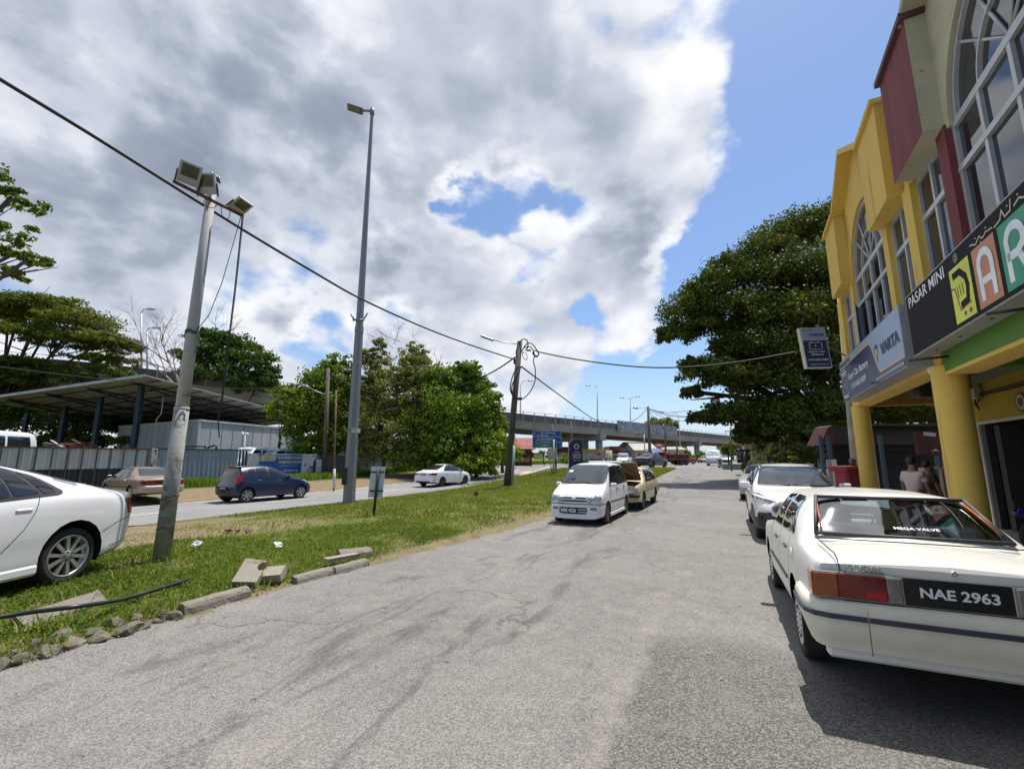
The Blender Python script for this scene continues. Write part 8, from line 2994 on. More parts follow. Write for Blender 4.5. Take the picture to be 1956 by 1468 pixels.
for (x, y, dx, dy) in ((1020.5, 829, 0, 1), (1067, 844, 1, 0)):
	mb = MB()
	a, c = pz(x - 2.2 * dx, y + 2.4 * dy, .24), pz(x + 1 * dx, y - 1 * dy, .24)
	mb.box((a + c) / 2, (abs(c.x - a.x) + .035, .01, abs(c.z - a.z) + .035))
	q = pz(x + 2.6 * dx, y - 2.6 * dy, .235)
	w_ = .07
	mb.add([q, c + Vector((dy * w_, 0, dx * w_)), c - Vector((dy * w_, 0, dx * w_))], [(0, 1, 2)])
	mb.build('arrow', WPR, ds)
mb = MB()
mb.tube([b - UPZ * .1, pz(1058, 839)], [.10, .07], 8)
mb.tube([pz(1062.5, 905, .4) - UPZ * .4, pz(1062.5, 825, .4)], .05, 8)
mb.build('post', pm('post_pale', (.45, .46, .47), .5, .2, .1), ds)
panel_('cable_box', TRIMB, 1060.5, 876, 1063, 893, .3, ds, th=.2)
nb2 = thing('notice_box', 'pale framed notice board on timber legs beneath the direction sign', 'notice board', Gg(1055, 903) + Vector((0, 1, 0)))
panel_('frame', pm('timber_pale', (.33, .29, .21), .8, 0, .2), 1046.5, 855.8, 1062.5, 876.5, .9, nb2, th=.12)
panel_('sheet', pm('sheet_pale', (.42, .42, .38), .6), 1048, 858, 1055.5, 874.5, .88, nb2, th=.02)
panel_('sheet', pm('sheet_pale', (.42, .42, .38), .6), 1056.5, 858, 1061, 874.5, .88, nb2, th=.02)
mb = MB()
for x0, x1 in ((1050, 1055), (1064, 1059)):
	mb.tube([pz(x0, 872, 1), pz(x1, 907, .9) - UPZ * .2], .05, 6)
mb.build('leg', pm('timber_pale', (.33, .29, .21), .8, 0, .2), nb2)
# purple street-name totem
PUR = pm('totem_purple', (.030, .012, .085), .4, 0, .05)
ks = thing('street_totem', 'tall dark purple street name totem reading JALAN KAMPUNG TEMIANG', 'sign', Gg(1100, 903) + Vector((0, -.5, 0)))
def totem(nm, m_, g, dY, th):
	pts = [(1087 - g, 906), (1087 - g, 850 - g * .5), (1088.5 - g, 845), (1092, 841 - g), (1098, 839 - g), (1112.5 + g, 838.4 - g), (1113 + g, 906)]
	P_ = [pz(x, y, dY) for x, y in pts]
	mb = MB()
	n = len(P_)
	mb.add(P_ + [q + Vector((0, th, 0)) for q in P_], [tuple(range(n)), tuple(range(n, 2 * n))] + [(i, (i + 1) % n, (i + 1) % n + n, i + n) for i in range(n)])
	return mb.build(nm, m_, ks)
totem('border', pm('totem_edge', (.42, .42, .45), .4, .3), .8, -.5, .25)
totem('face_panel', PUR, 0, -.53, .1)
for r_, m_, dY in ((4.9, WPR, -.545), (3.9, pm('emblem_grey', (.20, .2, .2), .5), -.552), (1.8, pm('emblem_dark', (.05, .04, .03), .5), -.56)):
	mb = MB()
	c = pz(1101, 852.5, dY)
	rr_ = r_ * Ys / FPX
	mb.add([c + Vector((rr_ * math.cos(2 * math.pi * k / 20), 0, rr_ * math.sin(2 * math.pi * k / 20))) for k in range(20)], [tuple(range(20))])
	mb.build('emblem', m_, ks, fix=False)
tx('JALAN', 1096, 862, 1107, 865, -.545, ks)
tx('KAMPUNG', 1093.5, 866.6, 1109.5, 870, -.545, ks)
tx('TEMIANG', 1093.5, 871.4, 1109.5, 875, -.545, ks)
mb = MB()
jp = [(1095, 879), (1097, 878), (1099, 879), (1101, 879), (1103, 877.6), (1104, 879.4), (1106, 878.4), (1108.5, 879)]
mb.tube([pz(x, y, -.55) for x, y in jp], .02, 4)
mb.build('script_line', WPR, ks)
for (nm, lb, cat, m_, x0, y0, x1, y1, dY, t_) in [('banner', 'red banner hung on the wooden house fence', 'banner', pm('banner_red', (.42, .05, .05), .7, 0, .3, 3, col2=(.5, .3, .25), c2s=4), 996, 875, 1012, 882, 9, ''),
                                             ('poster', 'yellow and red poster on a stand by the house fence', 'poster', pm('poster_yellow', (.6, .5, .05), .6), 1020, 864.5, 1029, 877, 8, 'OPEN'),
                                             ('poster', 'pale blue poster right of the yellow one', 'poster', pm('poster_blue', (.35, .5, .55), .6, 0, .2, 3), 1030, 866, 1036, 878, 8.5, ''),
                                             ('banner', 'red banner above the maroon van', 'banner', pm('banner_red', (.42, .05, .05), .7, 0, .3, 3), 1134, 863.5, 1147, 870, 20, ''), ('small_sign', 'small white number sign on the yellow hoarding', 'sign', pm('sheet_pale', (.42, .42, .38), .6), 1145, 858.5, 1153, 863.5, 20, ''),
                                             ('utility_box', 'grey utility box on the grass right of the maroon van', 'utility box', GRY, 1137, 877, 1144.5, 886.5, 12, ''), ('hoarding', 'long yellow hoarding below the viaduct columns', 'hoarding', pm('hoarding_yellow', (.33, .22, .04), .7, 0, .2, .5), 1108, 857, 1157, 866, 24, ''),
                                             ('corrugated_fence', 'blue grey corrugated strip beneath the yellow hoarding', 'hoarding', CORR, 1108, 866.2, 1157, 876, 24, '')]:
	o = panel_(nm, m_, x0, y0, x1, y1, dY, None, th=.2 if nm != 'utility_box' else .7)
	tag(o, lb, cat)
	if t_:
		a, c = pz(x0 + 1, 868, dY), pz(x1 - 1, 866, dY)
		lt = lettering(t_, a, (1, 0, 0), UPZ, c.x - a.x, c.z - a.z, BLACK, o, off=.02)
# ================================================================== FAR BUILDINGS
PNK = pm('pink_wall', (.50, .22, .19), .8, 0, .08, .5)
CRMW = pm('cream_wall_far', (.50, .43, .24), .8, 0, .1, .5)
ROOFR = pm('red_roof', (.24, .07, .055), .8, 0, .25, 1)
def house(name, lb, x0, x1, ytop, Yh, dep, m_, roof, rise=.0, wins=0, hd=26, eave=.5, base=.7, winm=None):
	a, b_ = D(x0, ytop, Yh), D(x1, ytop, Yh + (D(x1, 800, Yh).x - D(x0, 800, Yh).x) * .0)
	w_ = b_.x - a.x
	t = thing(name, lb, 'building', ((a.x + b_.x) / 2, Yh + dep / 2, base))
	h = a.z - base
	c = Vector(t.location)
	mb = MB()
	mb.box(c + UPZ * (h / 2 - .3), (w_, dep, h + .6))
	mb.build('wall', m_, t)
	mb = MB()
	if rise:
		r0, r1 = Vector((0, -dep / 2 - eave, h)), Vector((0, dep / 2 + eave, h))
		X_ = Vector((w_ / 2 + eave, 0, -.15))
		top = Vector((0, 0, rise))
		vs = [c + r0 - Vector((X_.x, 0, .15)), c + r0 + Vector((X_.x, 0, -.15)), c + r1 + Vector((X_.x, 0, -.15)), c + r1 - Vector((X_.x, 0, .15)), c + Vector((-w_ / 2 - eave, 0, h + rise)), c + Vector((w_ / 2 + eave, 0, h + rise))]
		mb.add(vs, [(0, 1, 5, 4), (2, 3, 4, 5), (0, 4, 3), (1, 2, 5)])
	else:
		mb.box(c + UPZ * (h + .1), (w_ + eave, dep + eave, .3))
	mb.build('roof', roof, t)
	for i in range(wins):
		mb = MB()
		mb.box(c + Vector((-w_ / 2 + w_ * (i + .5) / wins, -dep / 2 - .03, h * .45)), (w_ / wins * .55, .1, h * .5))
		mb.build('window', winm or glass_dark(), t)
	return t
house('wooden_house', 'dark timber house with a rusty red roof left of the direction sign', 978, 1016, 855, 58, 10, pm('timber_dark', (.09, .06, .045), .9, 0, .3, 1), ROOFR, 1.5, 4)
house('far_house', 'low house with a faded red roof between the two signs', 1068, 1086, 862, 88, 8, pm('pale_wall', (.4, .36, .3), .9), ROOFR, 1.0, 0)
house('pink_shophouse', 'low pink shophouse with a red signboard behind the junction', 1166, 1204, 854, 110, 8, PNK, pm('roof_grey_far', (.25, .24, .24), .8), 0, 3, winm=pm('shutter_grey', (.28, .28, .29), .6, 0, .1, 2))
house('pink_shophouse', 'taller pink shophouse right of the red signboard', 1204, 1262, 850, 106, 10, PNK, ROOFR, .9, 4)
mb = MB()
mb.box(D(1180, 857, 105), (4.2, .3, .7))
tag(mb.build('shop_signboard', RDP), 'red shop signboard on the low pink shophouse', 'sign')
house('cream_house', 'cream gabled house with an arched vent behind the blue awning', 1214, 1252, 858, 92, 8, CRMW, pm('roof_pale', (.40, .38, .34), .8, 0, .15), 1.4, 2)
house('cream_stall', 'low cream and yellow stall right of the wooden pole under the viaduct', 1262, 1306, 857, 108, 6, CRMW, pm('roof_pale', (.40, .38, .34), .8, 0, .15), .6, 4)
mb = MB()
a_ = D(1232, 862, 84)
b_ = D(1268, 855, 84)
mb.add([a_, Vector((b_.x, a_.y, a_.z - .1)), b_ + Vector((0, 3, 0)), Vector((a_.x + .6, a_.y + 3, b_.z - .2))] + [q - UPZ * .25 for q in (a_, Vector((b_.x, a_.y, a_.z - .1)), b_ + Vector((0, 3, 0)), Vector((a_.x + .6, a_.y + 3, b_.z - .2)))], [(0, 1, 2, 3), (4, 5, 6, 7), (0, 1, 5, 4), (1, 2, 6, 5)])
tag(mb.build('awning', pm('awning_blue', (.03, .08, .20), .7)), 'blue awning in front of the cream gabled house', 'awning')
mb = MB()
mb.tube([D(1162.5, 890, 72) - UPZ * .3, D(1162.5, 860, 72)], .55, 16)
tag(mb.build('concrete_drum', CRMW), 'cream cylindrical concrete column beside the two pedestrians', 'column')
# timber and steel poles near the junction
for (x0, y0, x1, y1, r0, r1, m_, lb) in [(1242, 888, 1238, 776, .24, .18, WOOD2, 'grey timber pole with many wires rising behind the slate blue coupe'), (1272, 886, 1270, 800, .16, .12, WOOD2, 'timber pole with a small box beside the red stool'), (1296, 882, 1290, 822, .14, .10, WOOD2, 'leaning timber pole in front of the viaduct'),
                                         (1231, 862, 1230.5, 829, .09, .09, STEEL, 'thin steel post left of the grey timber pole'), (1092, 870, 1091, 805, .15, .12, WOOD2, 'timber pole behind the purple totem'), (1056, 850, 1055, 811, .15, .12, WOOD2, 'timber pole rising behind the direction sign')]:
	Yp = 62 if y0 > 880 else 74
	b = D(x0, y0, Yp)
	t_ = D(x1, y1, Yp)
	mb = MB()
	mb.tube([b - UPZ * .8, t_], [r0, r1], 8)
	tag(mb.build('pole', m_), lb, 'pole', 'poles around the junction')
mb = MB()
mb.tube([D(1236, 779, 62), D(1218, 779.5, 62)], .04, 5)
mb.tube([D(1218, 779.5, 62), D(1209, 778, 62)], .14, 6)
tag(mb.build('street_light', STEEL), 'street light arm on the grey timber pole', 'street lamp')
for i, pts_ in enumerate([[(1238, 780), (1262, 790), (1290, 796), (1330, 797)], [(1238, 781), (1270, 790), (1300, 795), (1340, 797)], [(1238, 782), (1262, 795), (1282, 802), (1330, 806)], [(1239, 784), (1250, 800), (1262, 812), (1272, 822)], [(1238, 780), (1260, 786), (1280, 788), (1330, 783)]]):
	cable(['uppermost', 'second', 'lowest long', 'short steep', 'flattest'][i] + ' wire running right from the grey timber pole', pxl(62, pts_), .03, 'overhead_wire')
mb = MB()
mb.tube([D(1397.5, 902, 40) - UPZ * .2, D(1396, 815, 40)], .07, 8)
tag(mb.build('steel_post', pm('post_dark', (.10, .10, .10), .6)), 'dark slim steel post at the right road bend', 'post')
b = Gg(1438, 907)
mb = MB()
mb.tube([b - UPZ * .2, D(1432, 740, b.y)], [.14, .11], 12)
tag(mb.build('lamp_pole', pm('pole_grey_old', (.30, .31, .29), .7, .1, .15, 3)), 'grey pole wrapped by a climbing shrub in front of the cream house', 'pole')
b = Gg(1423, 905)
mb = MB()
mb.tube([b - UPZ * .2, D(1422, 862, b.y)], .09, 8)
tag(mb.build('black_post', BLACK), 'short black post left of the climbing shrub', 'post')
b = Gg(1375, 893)
mb = MB()
mb.tube([b, D(1375.5, 880, b.y)], [.14, .10], 10)
mb.lathe([(.18, 0), (.2, .1), (.12, .2), (.001, .24)], lambda x, y, h: D(1375.5, 880, b.y) + Vector((x, y, h)), 12)
mb.tube([b, b + UPZ * .1], .25, 10)
tag(mb.build('bollard', pm('bollard_maroon', (.12, .04, .04), .7)), 'dark red bollard on the road in front of the white van', 'bollard')
b = Gg(1268, 889)
boxes('plastic_stool', 'red plastic stool beside the brown lorry', 'stool', b, [('seat', RDP, (0, 0, .68), (.5, .5, .06))] + [('leg', RDP, (sx * .2, sy * .2, .34), (.07, .07, .66)) for sx in (-1, 1) for sy in (-1, 1)])
# ================================================================== RIGHT-HAND HOUSES, STALL, BIN
hz_ = house('cream_villa', 'cream two-storey house half hidden behind the rain tree', 1412, 1560, 760, 44, 10, pm('villa_cream', (.42, .37, .25), .85, 0, .1, .6), pm('villa_roof', (.16, .13, .11), .9, 0, .2), .8, 0, base=.6)
c = Vector(hz_.location)
mb = MB()
for z_ in (2.8, 5.2):
	mb.box(c + Vector((0, -5.6, z_)), (11, 1.4, .25))
	mb.box(c + Vector((0, -6.2, z_ + .9)), (11, .08, .08))
	for i in range(30):
		mb.box(c + Vector((-5.4 + i * .37, -6.2, z_ + .5)), (.05, .05, .8))
mb.build('balcony', pm('villa_cream', (.42, .37, .25), .85, 0, .1, .6), hz_)
for i in range(4):
	for z_ in (1.3, 4.0):
		mb = MB()
		mb.box(c + Vector((-4 + i * 2.6, -5.03, z_)), (1.2, .1, 1.3))
		mb.build('window', glass_dark(), hz_)
b = D(1366, 767, 46)
mb = MB()
mb.box(b, (.9, .2, .7))
q4 = mb.build('lottery_sign', pm('sign_maroon', (.20, .012, .03), .5))
tag(q4, 'dark red square sign reading 4D above the low branches', 'sign')
q4s = lettering('4D', b + Vector((-.30, -.1, -.22)), (1, 0, 0), UPZ, .6, .42, WPR, q4, bold=.03, off=.02)
hz_.rotation_euler.z = -R(26)
hz_.location.x += 1.9
hz_.location.y -= 2.2
# garden wall and steps
GW = pm('garden_wall_cream', (.45, .38, .24), .85, 0, .1, 1, .1, 20, (.25, .12, .07), 1.2, (.58, .62))
mb = MB()
a_, b_ = Gg(1462, 912), Gg(1500, 912)
mb.box((a_ + b_) / 2 + Vector((.8, 1.5, .5)), (3.6, .2, 1.3))
tag(mb.build('garden_wall', GW), 'low cream and terracotta garden wall behind the silver saloon', 'wall')
mb = MB()
for i in range(4):
	p = Gg(1413, 902)
	mb.box(p + Vector((.3, 1 + i * .4, .12 + .17 * i)), (2.2, .4, .17))
tag(mb.build('garden_steps', CONC), 'short flight of concrete garden steps beside the dark steel post', 'steps')
mb = MB()
for k in range(16):
	p = UW(30 + k * 1.2, 1.9 + .0 * k)
	p.z = gz(p) + .05
	mb.box(p, (.22, 1.15, .22), 0, (RW, RU, UPZ))
tag(mb.build('road_kerb', KERBM), 'kerb line along the right road bend', 'kerb', kind='structure')
mb = MB()
n_ = 14
vs = []
for k in range(n_ + 1):
	for w in (2.05, 26):
		p = UW(16 + k * 2.6, w)
		p.z = gz(p) + .14
		vs.append(p)
mb.add(vs, [(2 * i, 2 * i + 1, 2 * i + 3, 2 * i + 2) for i in range(n_)])
tag(mb.build('yard_ground', pm('leafy_soil', (.16, .105, .065), .95, 0, .3, 1.5, .5, 12, (.07, .08, .03), 2, (.5, .62))), kind='structure')
# red roofed stall with mesh fence
st = thing('food_stall', 'dark roadside stall with a maroon roof edge beyond the yellow columns', 'stall', (13.5, 17, 0))
MRN = pm('maroon_sheet', (.060, .012, .012), .7, 0, .15, 2)
CDK = pm('dark_corrugated', (.03, .028, .028), .6, .3, .2, 2)
a_, b_ = D(1566, 850, 15.5), D(1590, 812, 15.5)
mb = MB()
zt, zb_ = b_.z, D(1590, 850, 15.5).z
mb.add([(a_.x, 15.5, zb_), (b_.x, 15.5, zb_ + .03), (b_.x, 15.5, zt), (b_.x - .15, 15.5, zt - .05)] + [(a_.x, 16.2, zb_), (b_.x, 16.2, zb_ + .03), (b_.x, 16.2, zt), (b_.x - .15, 16.2, zt - .05)], [(0, 1, 2, 3), (4, 5, 6, 7), (0, 3, 7, 4), (2, 3, 7, 6)])
mb.build('roof_end', MRN, st)
mb = MB()
for k in range(7):
	mb.box(((b_.x + 17.5) / 2, 15.6 + .09 * k, zb_ + .09 + k * (zt - zb_ - .1) / 6.5), (17.5 - b_.x, .05, .085))
mb.box(((b_.x + 19.5) / 2, 17.5, zt + .02), (16.5 - b_.x, 4, .08))
mb.build('louvre_roof', CDK, st)
mb = MB()
a2 = D(1758, 815, 12.5)
mb.box((a2.x + .9, 12.6, a2.z - .45), (2.0, .1, .6))
mb.add([(a2.x + .5, 12.4, a2.z - .75), (a2.x + 2, 12.4, a2.z - 1.9), (a2.x + 2, 12.4, a2.z - .75)], [(0, 1, 2)])
mb.build('maroon_awning', MRN, st)
mb = MB()
mb.box(D(1776, 829, 12.2), (.32, .02, .1), 0, (Vector((.97, 0, -.1)), Vector((0, 1, 0)), Vector((.1, 0, .99))))
mb.build('small_light_panel', pm('panel_pale', (.5, .55, .62), .4), st)
mb = MB()
mb.box((18, 19, 1.3), (9, .2, 2.6))
mb.build('back_wall', pm('stall_dark', (.02, .018, .016), .9), st)
mb = MB()
mb.box(D(1808, 908, 12), (.06, .06, 1.1))
for x_ in (1770, 1799):
	mb.box(D(x_, 920, 12.2), (.05, .05, .8))
mb.box(D(1785, 893, 12.2), (.42, .05, .05))
mb.build('display_frame', pm('frame_beige', (.30, .22, .15), .6), st)
mb = MB()
mb.box(D(1762, 897, 11.8), (.2, .01, .12))
mb.build('paper_notice', WPR, st)
mb = MB()
mb.lathe([(.001, -.09), (.07, -.06), (.09, 0), (.07, .06), (.001, .09)], lambda x, y, h: D(1788, 864, 12) + Vector((x, y, h)), 12)
mb.build('red_lantern', MRN, st)
tf = thing('mesh_fence', 'blue green wire mesh fence with tall posts behind the red bin', 'fence', (12.5, 14.5, 0))
MESH = pm('mesh_teal', (.02, .06, .075), .6, .2, .1)
y_ = 14.2
xa, xb = D(1568, 850, y_).x, D(1800, 850, y_).x
for x_ in (xa, xa + .25, xa + 1.9, xa + 3.6, xb):
	mb = MB()
	mb.box((x_, y_, 1.2), (.09, .09, 2.5))
	mb.build('fence_post', pm('mesh_post', (.035, .075, .11), .5, .2, .1), tf)
mb = MB()
n_ = int((xb - xa) / .1)
for k in range(n_):
	mb.box((xa + k * .1, y_, .75), (.008, .008, 1.4))
for k in range(12):
	mb.box(((xa + xb) / 2, y_, .1 + k * .12), (xb - xa, .006, .007))
for k in range(5):
	mb.box(((xa + xb) / 2, y_, 1.5 + k * .17), (xb - xa, .006, .007))
mb.build('wire_mesh', MESH, tf)
for x_, m_, lb in ((1586, pm('panel_grey', (.3, .32, .34), .6), 'grey framed gate panel leaning by the red bin'), (1596, pm('panel_white', (.55, .55, .55), .6), 'white board panel leaning by the red bin')):
	mb = MB()
	mb.box(D(x_, 905, 13.4) + Vector((0, 0, -.05)), (.12, .04, .95))
	tag(mb.build('leaning_board', m_), lb, 'panel')
REDB = pm('bin_red', (.24, .02, .03), .5, 0, .15, 4, col2=(.4, .25, .03), c2s=5, c2t=(.6, .66))
b = D(1620, 895, 12.6)
rb_ = boxes('wheelie_bin', 'red wheeled rubbish bin with a yellowed lid behind the grey sign pole', 'bin', (b.x, b.y, .0), [('body', REDB, (0, 0, 1.1 - .15), (.5, .52, .95)), ('lid', REDB, (0, 0, 1.48), (.62, .74, .1)), ('rim', REDB, (0, 0, 1.40), (.58, .66, .06)), ('base', REDB, (0, 0, .3), (.4, .42, .5))], 90)
b = D(1632, 925, 12.7)
mb = MB()
mb.tube([(b.x, b.y, -.05), D(1604, 560, 12.7)], [.085, .075], 14)
spole = tag(mb.build('sign_pole', pm('pole_grey_old', (.30, .31, .29), .7, .1, .15, 3)), 'grey steel pole in front of the far yellow column', 'pole')
mb = MB()
q_ = D(1604, 560, 12.7)
mb.tube([b.lerp(q_, .07), b.lerp(q_, .125)], .088, 14)
tp_ = mb.build('tape_wrap', BLACK)
tp_.parent = spole
# projecting battery sign
vb = thing('blade_sign', 'small projecting battery sign reading VARTA and Super Car Battery beside the tree', 'sign', B(6.6, .9, 4.0))
Yb = 11.2
zq = lambda x, y: D(x, y, Yb)
a_, c_ = zq(1539, 703), zq(1577, 626)
w_, h_ = c_.x - a_.x, c_.z - a_.z
X_ = Vector((.998, -.06, .012)).normalized()
Zv = Vector((-.085, 0, 1)).normalized()
N_ = X_.cross(Zv)
o0 = a_ + Vector((0.03, 0, 0))
def vq(a, b, d=0):
	return o0 + X_ * a * w_ + Zv * b * h_ + N_ * d
def vpan(nm, m_, a0, b0, a1, b1, d, th, par=None):
	mb = MB()
	mb.box((vq(a0, b0, d) + vq(a1, b1, d)) / 2, ((a1 - a0) * w_, th, (b1 - b0) * h_), 0, (X_, -N_, Zv))
	return mb.build(nm, m_, vb)
vpan('sign_box', pm('box_cream', (.50, .48, .42), .5), 0, 0, 1, 1, -.06, .13)
vpan('top_field', SB, .05, .70, .95, .975, .008, .012)
vpan('navy_field', NAVY, .05, .03, .95, .68, .008, .012)
vpan('orange_line', ORNG, .05, .68, .95, .70, .008, .012)
def vt(s_, a0, b0, a1, b1, m_):
	lettering(s_, vq(a0, b0, .017), X_, Zv, (a1 - a0) * w_, (b1 - b0) * h_, m_, vb, bold=.03, off=.002)
vt('VARTA', .32, .78, .92, .85, NAVT)
vt('KEDAI BATERI', .08, .925, .5, .945, NAVT)
vt('Super Car', .18, .37, .84, .42, WPR)
vt('Battery', .28, .30, .76, .355, WPR)
vt('010-660 0689', .12, .18, .90, .225, WPR)
vt('PENGHANTARAN PERCUMA', .16, .08, .88, .10, WPR)
mb = MB()
for (p_, q_) in (((.26, .46), (.26, .62)), ((.26, .62), (.74, .62)), ((.74, .62), (.74, .46)), ((.74, .46), (.26, .46)), ((.32, .63), (.42, .65)), ((.58, .65), (.68, .63))):
	mb.tube([vq(p_[0], p_[1], .018), vq(q_[0], q_[1], .018)], .006, 4)
mb.build('battery_drawing', WPR, vb)
mb = MB()
mb.add([vq(.12, .86, .018), vq(.20, .77, .018), vq(.28, .86, .018)], [(0, 1, 2)])
mb.add([vq(.52, .60, .018), vq(.46, .54, .018), vq(.51, .54, .018)], [(0, 1, 2)])
mb.add([vq(.48, .48, .018), vq(.54, .55, .018), vq(.49, .55, .018)], [(0, 1, 2)])
mb.build('emblem', ORNG, vb, fix=False)
for bb in (.12, .55):
	mb = MB()
	mb.tube([vq(1, bb, -.06), B(6.7, .0, vq(1, bb).z)], .02, 6)
	mb.build('bracket', pm('bracket_dark', (.05, .05, .05), .6), vb)
# ================================================================== PEOPLE
def skin(name, verts, edges, radii, mat, parent, sub=2, root=0):
	me = bpy.data.meshes.new(name)
	me.from_pydata([Vector(v) for v in verts], edges, [])
	ob = bpy.data.objects.new(name, me)
	C.objects.link(ob)
	m = ob.modifiers.new('s', 'SKIN')
	m.use_smooth_shade = True
	for i, sv in enumerate(me.skin_vertices[0].data):
		r_ = radii[i]
		sv.radius = (r_, r_) if not isinstance(r_, tuple) else r_
		sv.use_root = i == root
	s2 = ob.modifiers.new('d', 'SUBSURF')
	s2.levels = s2.render_levels = sub
	dg = bpy.context.evaluated_depsgraph_get()
	dg.update()
	me2 = bpy.data.meshes.new_from_object(ob.evaluated_get(dg))
	bpy.data.objects.remove(ob)
	for p in me2.polygons:
		p.use_smooth = True
	me2.materials.clear()
	return link_mesh(name, me2, parent, [mat])
SKN = pm('skin', (.20, .10, .065), .55, 0, .06, 8)
HAIR = pm('black_hair', (.012, .010, .010), .6, 0, .2, 20)
def person(lb, loc, face, H, shirt, pants, grp=None, near=True, arm=0.0):
	"""face: heading; local +x is forward"""
	t = thing('person', lb, 'person', loc, math.pi / 2 - face, grp)
	k = H / 1.72
	V = lambda x, y, z: (x * k, y * k, z * k)
	pts = [V(0, 0, .95), V(0, 0, 1.15), V(0, 0, 1.36), V(.0, 0, 1.47), V(.02, 0, 1.54), V(.03, 0, 1.63), V(.02, 0, 1.70)]
	rad = [.135, .125, .14, .06, .075, .088, .06]
	ed = [(0, 1), (1, 2), (2, 3), (3, 4), (4, 5), (5, 6)]
	for sg in (1, -1):
		i = len(pts)
		pts += [V(0, sg * .17, 1.40), V(.02 + arm * .1, sg * .23, 1.13), V(.10 + arm * .2, sg * .22, .90), V(.13 + arm * .25, sg * .21, .82)]
		rad += [.052, .042, .032, .022]
		ed += [(2, i), (i, i + 1), (i + 1, i + 2), (i + 2, i + 3)]
		for f_ in range(4):
			pts.append(V(.15 + arm * .25, sg * (.18 + .02 * f_), .74 - .01 * (f_ in (1, 2))))
			rad.append(.009)
			ed.append((i + 3, len(pts) - 1))
		pts.append(V(.17 + arm * .25, sg * .17, .80))
		rad.append(.010)
		ed.append((i + 3, len(pts) - 1))
		i = len(pts)
		pts += [V(0, sg * .09, .88), V(.02, sg * .10, .50), V(-.01, sg * .10, .09), V(.12, sg * .11, .035)]
		rad += [.085, .058, .04, .035]
		ed += [(0, i), (i, i + 1), (i + 1, i + 2), (i + 2, i + 3)]
	skin('body', pts, ed, [r_ * k for r_ in rad], SKN, t)
	sp = [V(0, 0, .88), V(0, 0, 1.15), V(0, 0, 1.37), V(0, 0, 1.46)] + [V(0, .17, 1.40), V(.02, .215, 1.22), V(0, -.17, 1.40), V(.02, -.215, 1.22)]
	skin('shirt', sp, [(0, 1), (1, 2), (2, 3), (2, 4), (4, 5), (2, 6), (6, 7)], [r_ * k for r_ in (.15, .145, .155, .085, .072, .066, .072, .066)], shirt, t)
	pp_ = [V(0, 0, .98), V(0, 0, .90)]
	pe = [(0, 1)]
	pr_ = [.14, .13]
	for sg in (1, -1):
		i = len(pp_)
		pp_ += [V(0, sg * .09, .84), V(.02, sg * .10, .50), V(-.01, sg * .10, .12)]
		pr_ += [.10, .078, .062]
		pe += [(1, i), (i, i + 1), (i + 1, i + 2)]
	skin('trousers', pp_, pe, [r_ * k for r_ in pr_], pants, t)
	skin('hair', [V(-.03, 0, 1.58), V(-.035, 0, 1.66), V(.015, 0, 1.725), V(.075, 0, 1.705)], [(0, 1), (1, 2), (2, 3)], [r_ * k for r_ in (.07, .095, .085, .045)], HAIR, t)
	if near:
		mb = MB()
		mb.lathe([(.001, .02), (.012, .0), (.016, -.02), (.001, -.035)], lambda x, y, h: V(.128 + x * .8, y, 1.60 + h), 8)
		for sg in (1, -1):
			mb.lathe([(.001, .02), (.012, 0), (.001, -.025)], lambda x, y, h: V(.03 + x, sg * .09 + y * .5, 1.61 + h), 8)
		mb.build('nose_and_ears', SKN, t, False)
		mb = MB()
		for sg in (1, -1):
			mb.box(V(.110, sg * .032, 1.625), (.012, .026, .010), 0)
			mb.box(V(.108, sg * .033, 1.645), (.012, .036, .006), 0)
		mb.box(V(.112, 0, 1.568), (.012, .045, .008), 1)
		mb.build('eyes_and_mouth', [HAIR, pm('lips', (.16, .05, .04), .5)], t, False)
	return t
WSH = pm('shirt_white', (.62, .60, .60), .9, 0, .05)
PSH = pm('shirt_pale_pink', (.52, .40, .38), .9, 0, .06)
DTR = pm('trousers_dark', (.03, .03, .04), .9)
q = D(1742, 893, 8.9)
person('person in a pale pink shirt with short black hair, in profile on the shop walkway', (q.x, q.y, .14), R(75), 1.60, PSH, DTR)
q = D(1768, 905, 9.5)
person('person with dark hair facing right beside the beige display frame', (q.x + .05, q.y, .14), R(100), 1.52, pm('shirt_dark', (.05, .03, .03), .9), DTR)
p = Gg(1158, 887)
person('pedestrian in white shirt and dark trousers, left of two by the cream column', p, R(200), 1.55, WSH, DTR, 'pedestrians by the cream column', False)
p = Gg(1162, 888)
person('pedestrian all in white, right of two by the cream column', p, R(170), 1.6, WSH, pm('trousers_pale', (.45, .45, .44), .9), 'pedestrians by the cream column', False)
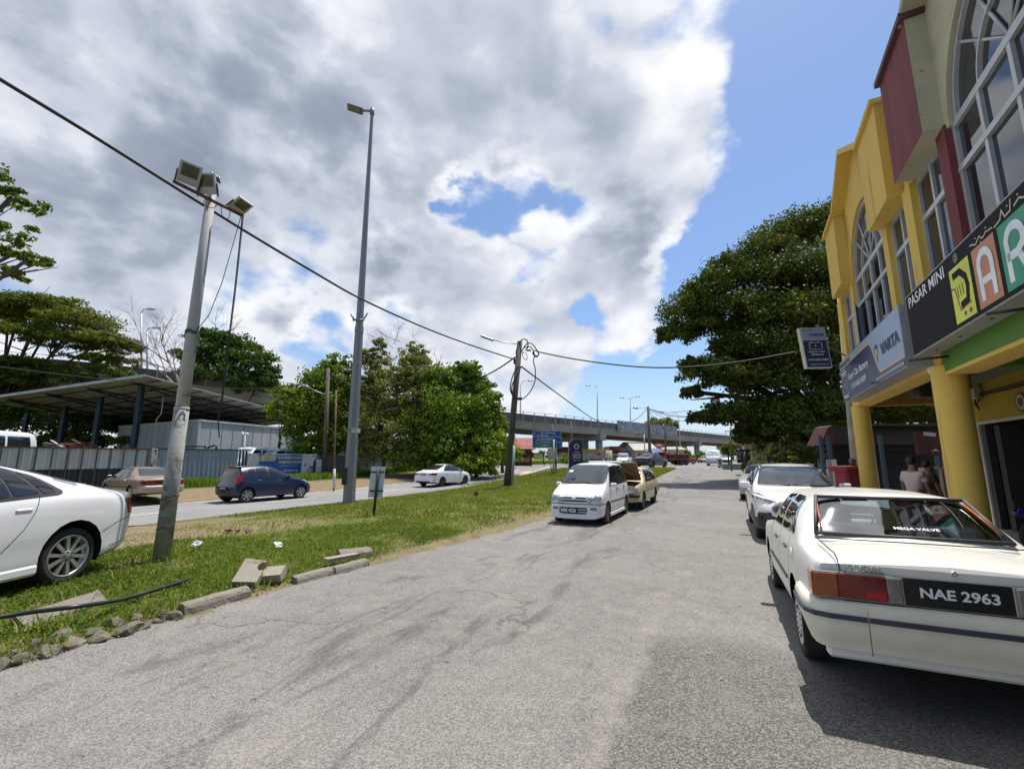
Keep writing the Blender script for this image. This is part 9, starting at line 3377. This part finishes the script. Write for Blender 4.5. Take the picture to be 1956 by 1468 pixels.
# ================================================================== MOTORCYCLES ON THE WALKWAY
def bike(lb, loc, hd, col):
	t = thing('motorcycle', lb, 'motorcycle', loc, math.pi / 2 - R(hd), 'motorcycles parked on the walkway')
	for x in (0, 1.22):
		mb = MB()
		mb.lathe([(.20, .03), (.25, .04), (.285, .02), (.29, 0), (.285, -.02), (.25, -.04), (.20, -.03), (.20, .03)], lambda a, b_, h: (x + a, h, .29 + b_), 28)
		w = mb.build('wheel', RUBBER, t, False)
		mb = MB()
		for k in range(8):
			a = math.pi * k / 4
			mb.tube([(x, 0, .29), (x + .2 * math.cos(a), 0, .29 + .2 * math.sin(a))], .008, 4)
		mb.lathe([(.045, -.05), (.045, .05)], lambda a, b_, h: (x + a, h, .29 + b_), 12)
		g_ = mb.build('rim', SILVR, None, False)
		g_.parent = w
	mb = MB()
	mb.tube([(1.22, .06, .29), (1.08, .06, .78), (1.0, 0, .98)], .02, 8)
	mb.tube([(1.22, -.06, .29), (1.08, -.06, .78), (1.0, 0, .98)], .02, 8)
	mb.tube([(0, .07, .29), (.45, .07, .33), (.55, 0, .45)], .025, 8)
	mb.tube([(.5, -.12, .28), (.1, -.14, .26), (-.25, -.14, .36)], [.03, .045, .045], 10)
	mb.build('fork_and_exhaust', pm('dark_metal', (.08, .08, .08), .4, .7, .1), t, False)
	mb = MB()
	mb.tube(chaikin([(-.28, 0, .74), (.0, 0, .66), (.35, 0, .60), (.62, 0, .42), (.85, 0, .48), (1.02, 0, .80), (1.04, 0, .92)], 2), .105, 10)
	mb.tube(chaikin([(1.42, 0, .56), (1.30, 0, .63), (1.15, 0, .62), (1.0, 0, .52)], 2), .065, 8)
	mb.build('fairing', col, t, False)
	mb = MB()
	mb.tube(chaikin([(-.32, 0, .80), (.0, 0, .79), (.3, 0, .74), (.48, 0, .74)], 2), .10, 10)
	mb.build('seat', BLACK, t, False)
	mb = MB()
	mb.tube(chaikin([(.92, .34, 1.0), (.98, .15, 1.04), (1.02, 0, 1.0), (.98, -.15, 1.04), (.92, -.34, 1.0)], 2), .016, 8)
	for sg in (1, -1):
		mb.tube([(.98, sg * .2, 1.03), (1.0, sg * .26, 1.2)], .007, 5)
		mb.box((1.0, sg * .27, 1.23), (.02, .13, .08), 0, None, .01)
	mb.build('handlebar', BLACK, t, False)
	mb = MB()
	mb.lathe([(.001, .05), (.06, .03), (.085, -.02), (.085, -.08)], lambda a, b_, h: (1.12 + h, a, .90 + b_), 16)
	mb.build('headlight', HEADL, t, False)
	mb = MB()
	mb.tube([(.45, .1, .3), (.42, .22, 0)], .012, 6)
	mb.build('side_stand', BLACK, t, False)
	return t
BBL = paint('scooter_blue', (.008, .02, .22), .2, 0, .9)
q = B(2.25, -1.55, .14)
bike('glossy blue small motorcycle parked on the shop walkway, nearer the column', q, 118, BBL)
q = B(1.35, -1.75, .14)
bike('dark blue motorcycle with black seat parked further right on the walkway', q, 122, paint('scooter_dark', (.006, .01, .06), .2, 0, .9))
